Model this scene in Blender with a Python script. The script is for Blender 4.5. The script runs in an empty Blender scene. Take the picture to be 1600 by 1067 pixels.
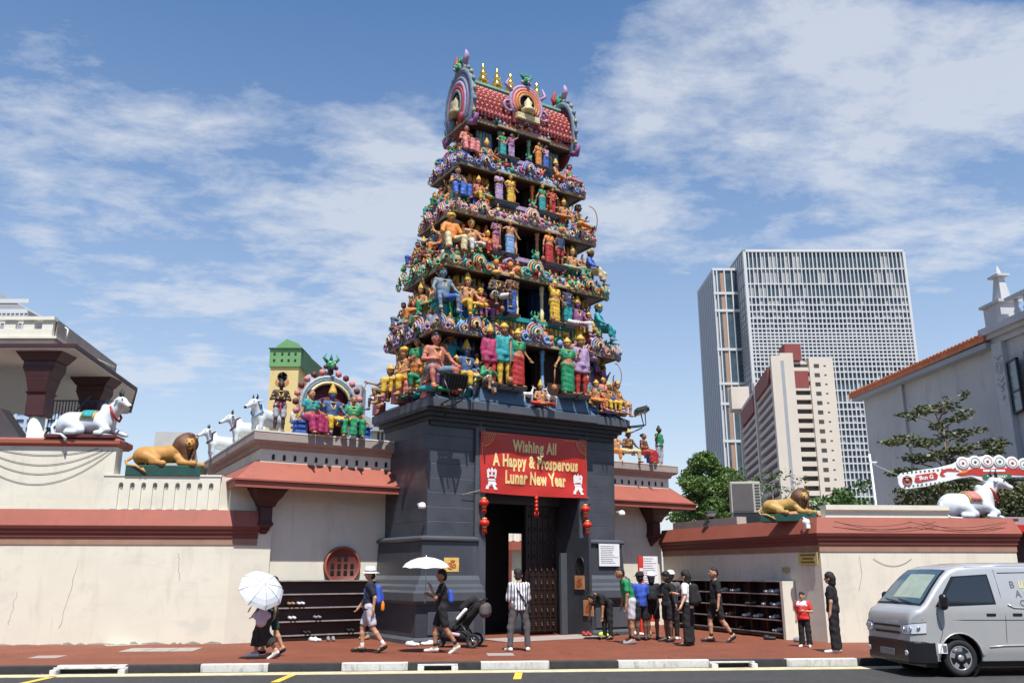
import bpy, bmesh, math, random
import numpy as np
from mathutils import Vector, Matrix
random.seed(7); np.random.seed(7)
R = math.radians; PI = math.pi
SC = bpy.context.scene
COL = SC.collection

# ------------------------------------------------------------ camera
PSI = R(5.2); PITCH = math.atan((893-533.5)/1350.)
cam_d = bpy.data.cameras.new("camera"); cam = bpy.data.objects.new("camera", cam_d); COL.objects.link(cam)
cam.location = (0, 0, 1.65); cam.rotation_euler = (PI/2+PITCH, 0, -PSI)
cam_d.sensor_width = 36; cam_d.lens = 36*1350./1600; cam_d.clip_end = 3000; cam_d.clip_start = 0.1
SC.camera = cam

# ------------------------------------------------------------ sun and sky
SUNV = Vector((0.10, -1.0, 1.98)).normalized()
sl = bpy.data.lights.new("sun", 'SUN'); sun = bpy.data.objects.new("sun", sl); COL.objects.link(sun)
sl.energy = 5.0; sl.angle = R(0.5); sl.color = (1.0, 0.965, 0.91)
sun.rotation_euler = SUNV.to_track_quat('Z', 'Y').to_euler(); sun.location = (0, -20, 60)
SUN_EL = math.asin(SUNV.z); SUN_AZ = math.atan2(SUNV.x, SUNV.y)
W = bpy.data.worlds.new("World"); SC.world = W; W.use_nodes = True
nt = W.node_tree; N = nt.nodes; L = nt.links
for n in list(N): N.remove(n)
def nd(t, **k):
    n = N.new(t)
    for a, b in k.items(): setattr(n, a, b)
    return n
sky = nd('ShaderNodeTexSky', sky_type='NISHITA', sun_disc=False)
sky.sun_elevation = SUN_EL; sky.sun_rotation = SUN_AZ; sky.altitude = 20; sky.air_density = 1.0; sky.dust_density = 0.4; sky.ozone_density = 2.2
tc = nd('ShaderNodeTexCoord')
sepd = nd('ShaderNodeSeparateXYZ'); L.new(tc.outputs['Generated'], sepd.inputs[0])
# project the view direction on a cloud layer overhead
mz = nd('ShaderNodeMath', operation='MAXIMUM'); mz.inputs[1].default_value = 0.02; L.new(sepd.outputs[2], mz.inputs[0])
mz2 = nd('ShaderNodeMath', operation='ADD'); mz2.inputs[1].default_value = 0.12; L.new(mz.outputs[0], mz2.inputs[0])
cx = nd('ShaderNodeMath', operation='DIVIDE'); L.new(sepd.outputs[0], cx.inputs[0]); L.new(mz2.outputs[0], cx.inputs[1])
cy = nd('ShaderNodeMath', operation='DIVIDE'); L.new(sepd.outputs[1], cy.inputs[0]); L.new(mz2.outputs[0], cy.inputs[1])
cmb = nd('ShaderNodeCombineXYZ'); L.new(cx.outputs[0], cmb.inputs[0]); L.new(cy.outputs[0], cmb.inputs[1])
def noise(vec, scale, detail, rough, dist=0.0):
    n = nd('ShaderNodeTexNoise'); n.inputs['Scale'].default_value = scale; n.inputs['Detail'].default_value = detail
    n.inputs['Roughness'].default_value = rough; n.inputs['Distortion'].default_value = dist; L.new(vec, n.inputs['Vector']); return n.outputs[0]
mp = nd('ShaderNodeMapping'); mp.inputs['Scale'].default_value = (0.8, 1.0, 1); mp.inputs['Rotation'].default_value = (0, 0, R(-25)); L.new(cmb.outputs[0], mp.inputs[0])
n1 = noise(mp.outputs[0], 1.9, 12, 0.58, 0.15)
mp2 = nd('ShaderNodeMapping'); mp2.inputs['Location'].default_value = (3.1, 1.7, 0); mp2.inputs['Scale'].default_value = (0.9, 1.3, 1); L.new(cmb.outputs[0], mp2.inputs[0])
n2 = noise(mp2.outputs[0], 6.5, 12, 0.66, 0.2)
def M_(op, a, b=None, clamp=False):
    n = nd('ShaderNodeMath', operation=op); n.use_clamp = clamp
    for i, v in enumerate((a, b)):
        if v is None: continue
        if isinstance(v, (int, float)): n.inputs[i].default_value = v
        else: L.new(v, n.inputs[i])
    return n.outputs[0]
def blob(d, rad, w):
    v = Vector(d).normalized()
    dn = nd('ShaderNodeVectorMath', operation='DISTANCE'); L.new(tc.outputs['Generated'], dn.inputs[0]); dn.inputs[1].default_value = v
    return M_('MULTIPLY', M_('SUBTRACT', 1.0, M_('DIVIDE', dn.outputs[1], rad), True), w)
mask = None
for d, r, w in [((.212, .803, .557), .17, .6), ((.315, .80, .508), .24, 1.0), ((.412, .791, .453), .22, 1.0), ((.53, .71, .47), .20, .6), ((.39, .83, .397), .2, .95),
                ((.523, .752, .402), .18, .6), ((-.16, .90, .40), .17, .95), ((-.08, .91, .36), .16, .8), ((-.05, .897, .44), .12, .7), ((-.26, .91, .30), .2, .5),
                ((.229, .909, .347), .14, .5), ((.232, .936, .264), .2, .5), ((-.38, .86, .33), .2, .25), ((-.1, .95, .25), .3, .45), ((.45, .86, .25), .2, .3), ((-.3, .85, .45), .2, .15), ((.62, .68, .38), .25, .7), ((.16, .9, .42), .14, .35), ((-.2, .95, .18), .35, .5), ((.05, .97, .2), .3, .4), ((-.45, .74, .5), .22, .35), ((-.42, .78, .42), .2, .3), ((-.25, .9, .3), .35, .7), ((-.02, .93, .36), .25, .6)]:
    b_ = blob(d, r, w)
    mask = b_ if mask is None else M_('ADD', mask, b_)
mask = M_('MINIMUM', mask, 1.02)
dens = M_('ADD', M_('MULTIPLY', n1, 0.66), M_('MULTIPLY', n2, 0.34))
lo = M_('SUBTRACT', 0.665, M_('MULTIPLY', mask, 0.27))
cl = M_('MULTIPLY', M_('SUBTRACT', dens, lo), 4.6, False)
cl = M_('MAXIMUM', M_('MINIMUM', cl, 0.76), 0.0)
hz = M_('POWER', M_('SUBTRACT', 1.0, M_('MAXIMUM', sepd.outputs[2], 0.0)), 2.6)
cl = M_('MAXIMUM', cl, M_('MULTIPLY', hz, 0.82))
hs = nd('ShaderNodeHueSaturation'); hs.inputs['Saturation'].default_value = 1.30; hs.inputs['Value'].default_value = 1.18; L.new(sky.outputs[0], hs.inputs['Color'])
mix = nd('ShaderNodeMixRGB'); L.new(cl, mix.inputs[0]); L.new(hs.outputs[0], mix.inputs[1]); mix.inputs[2].default_value = (5.6, 5.9, 6.4, 1)
bg = nd('ShaderNodeBackground'); bg.inputs[1].default_value = 0.10; L.new(mix.outputs[0], bg.inputs[0])
wo = nd('ShaderNodeOutputWorld'); L.new(bg.outputs[0], wo.inputs[0])
SC.view_settings.view_transform = 'Standard'; SC.view_settings.look = 'None'; SC.view_settings.gamma = 1.0; SC.view_settings.exposure = 0.42

# ------------------------------------------------------------ materials
_mats = {}
def mat(name, col, rough=0.7, var=0.12, scale=3.0, metal=0.0, bump=0.0, bscale=30.0, spec=0.5, stain=0.0, coords='Object', stretch=(1, 1, 1), stain_col=None, emit=0.0, trans=0.0, coat=0.0, sscale=1.1, streak=0.0):
    if name in _mats: return _mats[name]
    m = bpy.data.materials.new(name); m.use_nodes = True
    t = m.node_tree; n = t.nodes; l = t.links; b = n['Principled BSDF']
    b.inputs['Roughness'].default_value = rough; b.inputs['Metallic'].default_value = metal
    b.inputs['Specular IOR Level'].default_value = spec
    b.inputs['Coat Weight'].default_value = coat
    if trans: b.inputs['Transmission Weight'].default_value = trans
    c4 = (col[0], col[1], col[2], 1)
    b.inputs['Base Color'].default_value = c4
    tcn = n.new('ShaderNodeTexCoord')
    mp = n.new('ShaderNodeMapping'); mp.inputs['Scale'].default_value = stretch; l.new(tcn.outputs[coords], mp.inputs[0])
    src = None
    if var:
        no = n.new('ShaderNodeTexNoise'); no.inputs['Scale'].default_value = scale; no.inputs['Detail'].default_value = 6; no.inputs['Roughness'].default_value = 0.6
        l.new(mp.outputs[0], no.inputs['Vector'])
        rp = n.new('ShaderNodeValToRGB'); l.new(no.outputs[0], rp.inputs[0])
        rp.color_ramp.elements[0].position = 0.3; rp.color_ramp.elements[1].position = 0.7
        rp.color_ramp.elements[0].color = tuple(x*(1-var) for x in col)+(1,); rp.color_ramp.elements[1].color = tuple(min(1, x*(1+var*0.7)) for x in col)+(1,)
        src = rp.outputs[0]
    if stain and src:
        no2 = n.new('ShaderNodeTexNoise'); no2.inputs['Scale'].default_value = sscale; no2.inputs['Detail'].default_value = 9; no2.inputs['Roughness'].default_value = 0.7
        mp2 = n.new('ShaderNodeMapping'); mp2.inputs['Scale'].default_value = (1.6, 1.6, 0.45); l.new(tcn.outputs[coords], mp2.inputs[0]); l.new(mp2.outputs[0], no2.inputs['Vector'])
        rp2 = n.new('ShaderNodeValToRGB'); rp2.color_ramp.elements[0].position = 0.52; rp2.color_ramp.elements[1].position = 0.74; l.new(no2.outputs[0], rp2.inputs[0])
        mu = n.new('ShaderNodeMath'); mu.operation = 'MULTIPLY'; mu.inputs[1].default_value = stain; l.new(rp2.outputs[0], mu.inputs[0])
        mx = n.new('ShaderNodeMixRGB'); l.new(mu.outputs[0], mx.inputs[0]); l.new(src, mx.inputs[1]); sc_ = stain_col or tuple(x*0.45 for x in col); mx.inputs[2].default_value = tuple(sc_)+(1,)
        src = mx.outputs[0]
    if streak and src:
        for (sx, sz, p0, p1, amt, cc) in ((3.2, .35, .60, .80, streak*.55, (.36, .33, .28)), (1.1, 1.6, .56, .68, streak*.55, (.50, .48, .43)), (9.0, .4, .66, .78, streak*.8, (.24, .21, .18)), (.35, 2.6, .55, .75, streak*.6, (.46, .44, .40))):
            ns = n.new('ShaderNodeTexNoise'); ns.inputs['Scale'].default_value = 1.0; ns.inputs['Detail'].default_value = 8; ns.inputs['Roughness'].default_value = .65
            ms = n.new('ShaderNodeMapping'); ms.inputs['Scale'].default_value = (sx, sx, sz); ms.inputs['Location'].default_value = (sx*3.1, 1.3, sx); l.new(tcn.outputs[coords], ms.inputs[0]); l.new(ms.outputs[0], ns.inputs['Vector'])
            rs = n.new('ShaderNodeValToRGB'); rs.color_ramp.elements[0].position = p0; rs.color_ramp.elements[1].position = p1; l.new(ns.outputs[0], rs.inputs[0])
            m1 = n.new('ShaderNodeMath'); m1.operation = 'MULTIPLY'; m1.inputs[1].default_value = amt; l.new(rs.outputs[0], m1.inputs[0])
            x1 = n.new('ShaderNodeMixRGB'); l.new(m1.outputs[0], x1.inputs[0]); l.new(src, x1.inputs[1]); x1.inputs[2].default_value = cc+(1,); src = x1.outputs[0]
    if src: l.new(src, b.inputs['Base Color'])
    if bump:
        nb = n.new('ShaderNodeTexNoise'); nb.inputs['Scale'].default_value = bscale; nb.inputs['Detail'].default_value = 4; l.new(mp.outputs[0], nb.inputs['Vector'])
        bn = n.new('ShaderNodeBump'); bn.inputs['Strength'].default_value = bump; bn.inputs['Distance'].default_value = 0.02; l.new(nb.outputs[0], bn.inputs['Height']); l.new(bn.outputs[0], b.inputs['Normal'])
    if emit:
        b.inputs['Emission Color'].default_value = c4; b.inputs['Emission Strength'].default_value = emit
    _mats[name] = m
    return m
def brickmat(name, c1, c2, mortar, sx, bw=0.5, rh=0.25, ms=0.015, rough=0.8, rot=0, bump=0.3, stain=0.0):
    if name in _mats: return _mats[name]
    m = bpy.data.materials.new(name); m.use_nodes = True
    t = m.node_tree; n = t.nodes; l = t.links; b = n['Principled BSDF']; b.inputs['Roughness'].default_value = rough
    tcn = n.new('ShaderNodeTexCoord'); mp = n.new('ShaderNodeMapping'); mp.inputs['Rotation'].default_value = (0, 0, rot); l.new(tcn.outputs['Object'], mp.inputs[0])
    br = n.new('ShaderNodeTexBrick'); l.new(mp.outputs[0], br.inputs[0]); br.inputs['Scale'].default_value = sx
    br.inputs['Brick Width'].default_value = bw; br.inputs['Row Height'].default_value = rh; br.inputs['Mortar Size'].default_value = ms
    br.inputs['Color1'].default_value = tuple(c1)+(1,); br.inputs['Color2'].default_value = tuple(c2)+(1,); br.inputs['Mortar'].default_value = tuple(mortar)+(1,)
    no = n.new('ShaderNodeTexNoise'); no.inputs['Scale'].default_value = 0.9; no.inputs['Detail'].default_value = 10; no.inputs['Roughness'].default_value = 0.7; l.new(tcn.outputs['Object'], no.inputs['Vector'])
    rp = n.new('ShaderNodeValToRGB'); rp.color_ramp.elements[0].position = .3; rp.color_ramp.elements[1].position = .75; rp.color_ramp.elements[0].color = (.68, .68, .68, 1); rp.color_ramp.elements[1].color = (1.12, 1.1, 1.08, 1); l.new(no.outputs[0], rp.inputs[0])
    mx = n.new('ShaderNodeMixRGB'); mx.blend_type = 'MULTIPLY'; mx.inputs[0].default_value = 1; l.new(br.outputs[0], mx.inputs[1]); l.new(rp.outputs[0], mx.inputs[2]); l.new(mx.outputs[0], b.inputs['Base Color'])
    bn = n.new('ShaderNodeBump'); bn.inputs['Strength'].default_value = bump; bn.inputs['Distance'].default_value = 0.01; l.new(br.outputs['Fac'], bn.inputs['Height']); bn.invert = True; l.new(bn.outputs[0], b.inputs['Normal'])
    _mats[name] = m
    return m
M = {}
def P_(k, *a, **kw): M[k] = mat(k, *a, **kw)
P_('cream', (.69, .66, .54), .8, .05, 1.2, bump=.12, bscale=40, stain=.45, stain_col=(.40, .36, .29), streak=.65)
P_('cream2', (.70, .67, .56), .75, .05, 2, bump=.1, stain=.25, stain_col=(.4, .37, .3), streak=.5)
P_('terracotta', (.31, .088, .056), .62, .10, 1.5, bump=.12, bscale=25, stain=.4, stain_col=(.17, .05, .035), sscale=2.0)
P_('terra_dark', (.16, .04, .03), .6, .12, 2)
P_('brownband', (.33, .19, .13), .8, .15, 3)
P_('mauvegrey', (.34, .28, .25), .8, .1, 2, bump=.15, stain=.3)
P_('slate', (.046, .050, .060), .42, .16, 1.1, bump=.15, bscale=12, stain=.45, stain_col=(.10, .105, .115), spec=.45)
P_('slate_dark', (.02, .023, .03), .5, .2, 2, bump=.1)
P_('slate_light', (.075, .082, .095), .42, .14, 1.3, bump=.12, bscale=15, stain=.3, stain_col=(.05, .05, .055))
P_('slab_blue', (.065, .105, .16), .4, .2, 1.5, bump=.1, stain=.4, stain_col=(.12, .14, .15))
P_('maroon', (.055, .014, .014), .55, .2, 3)
P_('wood_dark', (.02, .008, .006), .5, .3, 2, stretch=(1, 1, .2), bump=.2)
P_('shelf_wood', (.045, .020, .016), .55, .3, 2.5, stretch=(.3, 1, 1))
P_('shelf_edge', (.30, .26, .25), .45, .3, 6)
P_('black', (.008, .008, .009), .5, .1, 4)
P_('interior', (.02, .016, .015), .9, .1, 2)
P_('rubber', (.015, .015, .016), .85, .15, 10, bump=.1)
P_('metal', (.45, .45, .47), .35, .1, 5, metal=.9)
P_('metal_dark', (.06, .06, .065), .4, .1, 5, metal=.7)
P_('white', (.78, .78, .77), .55, .05, 4)
P_('whitecloth', (.80, .80, .80), .6, .03, 6)
P_('silvercloth', (.62, .64, .68), .38, .05, 6)
P_('gold', (.85, .50, .10), .22, .1, 6, metal=.9)
P_('goldpaint', (.75, .45, .09), .4, .15, 8, metal=.25)
P_('paper', (.80, .80, .80), .6, .04, 6)
P_('ink', (.12, .12, .13), .8, .1, 9)
# ------------------------------------------------------------ statue paint palette
PAL = dict(blue=(.05, .14, .50), ltblue=(.22, .42, .68), teal=(.03, .34, .36), green=(.02, .28, .12), ltgreen=(.25, .50, .33), yellow=(.80, .50, .07), cream=(.78, .66, .38), orange=(.78, .27, .06),
           red=(.50, .035, .03), pink=(.75, .25, .24), magenta=(.45, .04, .14), purple=(.28, .10, .26), lilac=(.48, .33, .52), white=(.76, .74, .70), brown=(.16, .06, .035), darkbrown=(.06, .028, .02),
           skin=(.54, .25, .13), pinkskin=(.55, .18, .13), tan=(.38, .17, .075), blueskin=(.06, .13, .30), greenskin=(.03, .25, .12), greyblue=(.17, .25, .32), black=(.012, .012, .014), gold=(.74, .46, .09), navy=(.02, .04, .12), peach=(.62, .30, .15),
           grey=(.25, .25, .27), ltgrey=(.5, .5, .52), maroon=(.18, .025, .03), olive=(.2, .2, .08), olivecream=(.42, .36, .20), rosetile=(.78, .38, .22))
def paint(k):
    c = PAL[k]; g_ = .3*c[0]+.55*c[1]+.15*c[2]; c = tuple(max(.004, (x*1.05-g_*.05)*.78) for x in c)
    return mat('paint_'+k, c, .62, .38, 16, bump=.35, bscale=38, stain=.55, coords='Object', sscale=7)

# ------------------------------------------------------------ mesh builder
class MB:
    def __init__(s): s.v = []; s.f = []; s.m = []; s.sm = []
    def add(s, vs, fs, mi=0, smooth=False):
        o = len(s.v); s.v += [tuple(v) for v in vs]
        for f in fs: s.f.append(tuple(i+o for i in f)); s.m.append(mi); s.sm.append(smooth)
        return s
    def box(s, x0, x1, y0, y1, z0, z1, mi=0, T=None):
        vs = [(x0, y0, z0), (x1, y0, z0), (x1, y1, z0), (x0, y1, z0), (x0, y0, z1), (x1, y0, z1), (x1, y1, z1), (x0, y1, z1)]
        if T is not None: vs = [T @ Vector(v) for v in vs]
        return s.add(vs, [(0, 3, 2, 1), (4, 5, 6, 7), (0, 1, 5, 4), (1, 2, 6, 5), (2, 3, 7, 6), (3, 0, 4, 7)], mi)
    def frustum(s, a, b, z0, z1, mi=0):
        """a, b = (x0,x1,y0,y1) rectangles at z0, z1"""
        vs = [(a[0], a[2], z0), (a[1], a[2], z0), (a[1], a[3], z0), (a[0], a[3], z0), (b[0], b[2], z1), (b[1], b[2], z1), (b[1], b[3], z1), (b[0], b[3], z1)]
        return s.add(vs, [(0, 3, 2, 1), (4, 5, 6, 7), (0, 1, 5, 4), (1, 2, 6, 5), (2, 3, 7, 6), (3, 0, 4, 7)], mi)
    def prism(s, poly, d0, d1, axis='y', mi=0, T=None):
        """poly in the plane normal to axis"""
        def p(a, b, d):
            return {'y': (a, d, b), 'z': (a, b, d), 'x': (d, a, b)}[axis]
        n = len(poly); vs = [p(a, b, d0) for a, b in poly]+[p(a, b, d1) for a, b in poly]
        if T is not None: vs = [T @ Vector(v) for v in vs]
        fs = [tuple(range(n)), tuple(range(2*n-1, n-1, -1))]+[((i+1) % n, i, i+n, (i+1) % n+n) for i in range(n)]
        return s.add(vs, fs, mi)
    def tube(s, pts, rad, n=8, mi=0, caps=True, flat=None):
        pts = [Vector(p) for p in pts]; k = len(pts)
        rs = rad if isinstance(rad, (list, tuple)) else [rad]*k
        up = Vector((0, 0, 1)); vs = []; prev = None
        for i, p in enumerate(pts):
            d = (pts[min(i+1, k-1)]-pts[max(i-1, 0)]).normalized()
            if prev is None:
                a = d.cross(up)
                if a.length < .05: a = d.cross(Vector((1, 0, 0)))
            else:
                a = prev-d*prev.dot(d)
                if a.length < 1e-4: a = d.cross(up)
            a.normalize(); prev = a; b = d.cross(a)
            for j in range(n):
                t = 2*PI*j/n; vs.append(p+a*math.cos(t)*rs[i]+b*math.sin(t)*rs[i]*(flat or 1))
        fs = [(i*n+j, i*n+(j+1) % n, (i+1)*n+(j+1) % n, (i+1)*n+j) for i in range(k-1) for j in range(n)]
        s.add(vs, fs, mi, True)
        if caps:
            s.add(vs[:n], [tuple(range(n-1, -1, -1))], mi); s.add(vs[-n:], [tuple(range(n))], mi)
        return s
    def lathe(s, prof, c=(0, 0, 0), n=16, mi=0, T=None, sx=1, sy=1, smooth=True, a0=0, cap=True):
        vs = []
        for r, z in prof:
            for j in range(n):
                t = 2*PI*j/n+a0; vs.append(Vector((c[0]+r*math.cos(t)*sx, c[1]+r*math.sin(t)*sy, c[2]+z)))
        if T is not None: vs = [T @ v for v in vs]
        k = len(prof)
        fs = [(i*n+j, i*n+(j+1) % n, (i+1)*n+(j+1) % n, (i+1)*n+j) for i in range(k-1) for j in range(n)]
        if cap and prof[0][0] > 1e-4: fs.append(tuple(range(n-1, -1, -1)))
        if cap and prof[-1][0] > 1e-4: fs.append(tuple((k-1)*n+j for j in range(n)))
        return s.add(vs, fs, mi, smooth)
    def ball(s, c, r, mi=0, n=10, T=None):
        if isinstance(r, (int, float)): r = (r, r, r)
        m = n//2+1
        vs = []
        for i in range(m):
            ph = PI*i/(m-1)
            for j in range(n):
                t = 2*PI*j/n; vs.append(Vector((c[0]+r[0]*math.sin(ph)*math.cos(t), c[1]+r[1]*math.sin(ph)*math.sin(t), c[2]-r[2]*math.cos(ph))))
        if T is not None: vs = [T @ v for v in vs]
        return s.add(vs, [(i*n+j, i*n+(j+1) % n, (i+1)*n+(j+1) % n, (i+1)*n+j) for i in range(m-1) for j in range(n)], mi, True)
    def sweep(s, path, prof, mi=0, caps=True, closed=False, mis=None):
        """path: xy points (outward side = right of travel); prof: (offset outward, z) list, closed loop; mitred"""
        k = len(path); P = [Vector((p[0], p[1])) for p in path]; offs = []
        for i in range(k):
            if closed: d0 = (P[i]-P[i-1]).normalized(); d1 = (P[(i+1) % k]-P[i]).normalized()
            else:
                d0 = (P[i]-P[i-1]).normalized() if i else (P[1]-P[0]).normalized()
                d1 = (P[i+1]-P[i]).normalized() if i < k-1 else d0
            n0 = Vector((d0.y, -d0.x)); n1 = Vector((d1.y, -d1.x)); b = (n0+n1).normalized(); offs.append(b/max(.3, b.dot(n0)))
        n = len(prof); vs = [(P[i].x+offs[i].x*o, P[i].y+offs[i].y*o, z) for i in range(k) for o, z in prof]
        for i in range(k if closed else k-1):
            i2 = (i+1) % k
            for j in range(n):
                s_ = mis[j] if mis else mi
                s.add([vs[i*n+j], vs[i*n+(j+1) % n], vs[i2*n+(j+1) % n], vs[i2*n+j]], [(0, 3, 2, 1)], s_)
        if caps and not closed:
            s.add(vs[:n], [tuple(range(n))], mi); s.add(vs[-n:], [tuple(range(n-1, -1, -1))], mi)
        return s
    def mesh(s, name):
        me = bpy.data.meshes.new(name); me.from_pydata(s.v, [], s.f)
        me.polygons.foreach_set('material_index', s.m); me.polygons.foreach_set('use_smooth', s.sm); me.update(); return me
    def build(s, name, mats, parent=None, bevel=0, loc=None, fixn=True):
        me = s.mesh(name)
        if fixn:
            b = bmesh.new(); b.from_mesh(me)
            bmesh.ops.remove_doubles(b, verts=b.verts, dist=1e-5)
            bmesh.ops.recalc_face_normals(b, faces=b.faces); b.to_mesh(me); b.free()
        for m in (mats if isinstance(mats, (list, tuple)) else [mats]): me.materials.append(M[m] if isinstance(m, str) else m)
        o = bpy.data.objects.new(name, me); COL.objects.link(o)
        if parent: o.parent = parent
        if loc: o.location = loc
        if bevel:
            bv = o.modifiers.new('b', 'BEVEL'); bv.width = bevel; bv.segments = 2; bv.limit_method = 'ANGLE'; bv.angle_limit = R(40)
        return o
def tag(o, label, cat, group=None, kind=None):
    o['label'] = label; o['category'] = cat
    if group: o['group'] = group
    if kind: o['kind'] = kind
    return o
def thing(name, label, cat, loc=(0, 0, 0), rz=0, group=None, sc=1):
    o = bpy.data.objects.new(name, None); o.empty_display_size = .2; COL.objects.link(o); o.location = loc; o.rotation_euler = (0, 0, rz); o.scale = (sc, sc, sc)
    return tag(o, label, cat, group)
def struct(o): o['kind'] = 'structure'; return o
def text(s, size, bold=0.0, xs=1.0, ext=0.004, align='CENTER', spacing=1.0):
    cu = bpy.data.curves.new('t', 'FONT'); cu.body = s; cu.size = size; cu.align_x = align; cu.offset = bold; cu.extrude = ext; cu.space_character = spacing; cu.resolution_u = 3
    o = bpy.data.objects.new('t', cu); COL.objects.link(o); dg = bpy.context.evaluated_depsgraph_get()
    me = bpy.data.meshes.new_from_object(o.evaluated_get(dg)); vs = [tuple(v.co) for v in me.vertices]; fs = [tuple(p.vertices) for p in me.polygons]
    bpy.data.objects.remove(o); bpy.data.curves.remove(cu); bpy.data.meshes.remove(me)
    # upright in the xz plane facing -y
    return [(x*xs, -z, y) for x, y, z in vs], fs
TA = R(27.5); TO = Vector((-.387, 21.305, 0))
def TP(s, t, z=0): return (TO.x+s*math.cos(TA)-t*math.sin(TA), TO.y+s*math.sin(TA)+t*math.cos(TA), z)
def frame(o, loc, rz=0): o.location = loc; o.rotation_euler = (0, 0, rz); return o

# ------------------------------------------------------------ organic shapes: smooth-blended round cones meshed with surface nets
def sdf_mesh(prims, h=.024, k=.03, name='m'):
    """prims: (a, b, ra, rb, w) with w the per-axis weights"""
    A = np.array([p[0] for p in prims], float); B = np.array([p[1] for p in prims], float)
    rmax = np.array([max(p[2], p[3])/min(p[4]) for p in prims])+.05
    lo = np.minimum(A, B).T-rmax; hi = np.maximum(A, B).T+rmax
    lo = lo.min(axis=1); hi = hi.max(axis=1)
    n = np.ceil((hi-lo)/h).astype(int)+2
    ax = [lo[i]+h*np.arange(n[i]) for i in range(3)]
    D = np.full(n, 1e3)
    for pp, rm in zip(prims, rmax):
        a, b, ra, rb, w = pp[:5]
        a = np.array(a, float); b = np.array(b, float)
        l0 = np.minimum(a, b)-rm-k; h0 = np.maximum(a, b)+rm+k
        i0 = np.maximum(((l0-lo)/h).astype(int), 0); i1 = np.minimum(((h0-lo)/h).astype(int)+2, n)
        sl = tuple(slice(i0[i], i1[i]) for i in range(3))
        X, Y, Z = np.meshgrid(*[ax[i][sl[i]] for i in range(3)], indexing='ij')
        ab = b-a; L2 = (ab*ab).sum()+1e-9
        t = np.clip(((X-a[0])*ab[0]+(Y-a[1])*ab[1]+(Z-a[2])*ab[2])/L2, 0, 1)
        d = np.sqrt(((X-a[0]-t*ab[0])*w[0])**2+((Y-a[1]-t*ab[1])*w[1])**2+((Z-a[2]-t*ab[2])*w[2])**2)-(ra+(rb-ra)*t)
        for (cp, cn_) in (pp[5] if len(pp) > 5 else ()):
            d = np.maximum(d, (X-cp[0])*cn_[0]+(Y-cp[1])*cn_[1]+(Z-cp[2])*cn_[2])
        o = D[sl]; hh = np.maximum(k-np.abs(o-d), 0)/k
        D[sl] = np.minimum(o, d)-hh*hh*k*.25
    ins = D < 0
    c = np.zeros([m-1 for m in n], int); S = np.zeros(list(c.shape)+[3]); C = np.zeros(c.shape)
    idx = [(0, 0, 0), (1, 0, 0), (0, 1, 0), (1, 1, 0), (0, 0, 1), (1, 0, 1), (0, 1, 1), (1, 1, 1)]
    def sub(arr, o): return arr[o[0]:o[0]+c.shape[0], o[1]:o[1]+c.shape[1], o[2]:o[2]+c.shape[2]]
    for i in range(8):
        for j in range(i+1, 8):
            a, b = idx[i], idx[j]
            if sum(abs(a[q]-b[q]) for q in range(3)) != 1: continue
            va, vb = sub(D, a), sub(D, b); m = (va < 0) != (vb < 0)
            t = np.where(m, va/np.where(m, va-vb, 1), 0)
            for q in range(3): S[..., q] += np.where(m, a[q]+(b[q]-a[q])*t, 0)
            C += m
    act = C > 0
    vid = np.full(c.shape, -1); vid[act] = np.arange(act.sum())
    pos = np.argwhere(act)+S[act]/C[act][:, None]; pos = lo+pos*h
    faces = []
    for axis in range(3):
        sh = [slice(0, m-1) for m in n]; sh2 = list(sh)
        a = [slice(None)]*3; b = [slice(None)]*3; a[axis] = slice(0, -1); b[axis] = slice(1, None)
        ia, ib = ins[tuple(a)], ins[tuple(b)]; E = np.argwhere(ia != ib)
        u, v = (axis+1) % 3, (axis+2) % 3
        ok = (E[:, u] > 0) & (E[:, v] > 0) & (E[:, u] < n[u]-1) & (E[:, v] < n[v]-1); E = E[ok]
        if not len(E): continue
        def g(du, dv):
            e = E.copy(); e[:, u] += du; e[:, v] += dv; return vid[e[:, 0], e[:, 1], e[:, 2]]
        q = np.stack([g(-1, -1), g(0, -1), g(0, 0), g(-1, 0)], 1)
        fl = ~ia[E[:, 0], E[:, 1], E[:, 2]]; q[fl] = q[fl][:, ::-1]; faces.append(q)
    F = np.concatenate(faces); F = F[(F >= 0).all(1)]
    return pos, F
def organic(name, prims, mats, parent=None, h=.024, k=.03, extra=None, wr=0.0):
    """extra: MB whose geometry joins the mesh (material index kept)"""
    pos, F = sdf_mesh(prims, h, k)
    if wr:
        x, y, z = pos[:, 0], pos[:, 1], pos[:, 2]
        q = np.sin(x*31+np.sin(z*9)*1.7)*np.cos(y*27+z*4)*.5+np.sin(z*38+x*9+np.sin(y*13)*2)*.35+np.sin(x*61+z*17)*np.sin(y*55)*.3
        cc = pos.mean(0); d_ = pos-cc; d_[:, 2] = 0; d_ /= (np.linalg.norm(d_, axis=1)[:, None]+1e-6); pos = pos+d_*(q*wr)[:, None]
    vs = pos.tolist(); fs = F.tolist(); mi = [0]*len(fs)
    if extra is not None and extra.v:
        o = len(vs); vs += [list(v) for v in extra.v]; fs += [[i+o for i in f] for f in extra.f]; mi += extra.m
    me = bpy.data.meshes.new(name); me.from_pydata(vs, [], fs); me.polygons.foreach_set('material_index', mi)
    me.polygons.foreach_set('use_smooth', [True]*len(fs)); me.update()
    for m in (mats if isinstance(mats, (list, tuple)) else [mats]): me.materials.append(M[m] if isinstance(m, str) else m)
    o = bpy.data.objects.new(name, me); COL.objects.link(o)
    if parent: o.parent = parent
    return o
W1 = (1, 1, 1)
def pr(a, b, ra, rb=None, w=W1): return (tuple(a), tuple(b), ra, ra if rb is None else rb, w)
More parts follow.
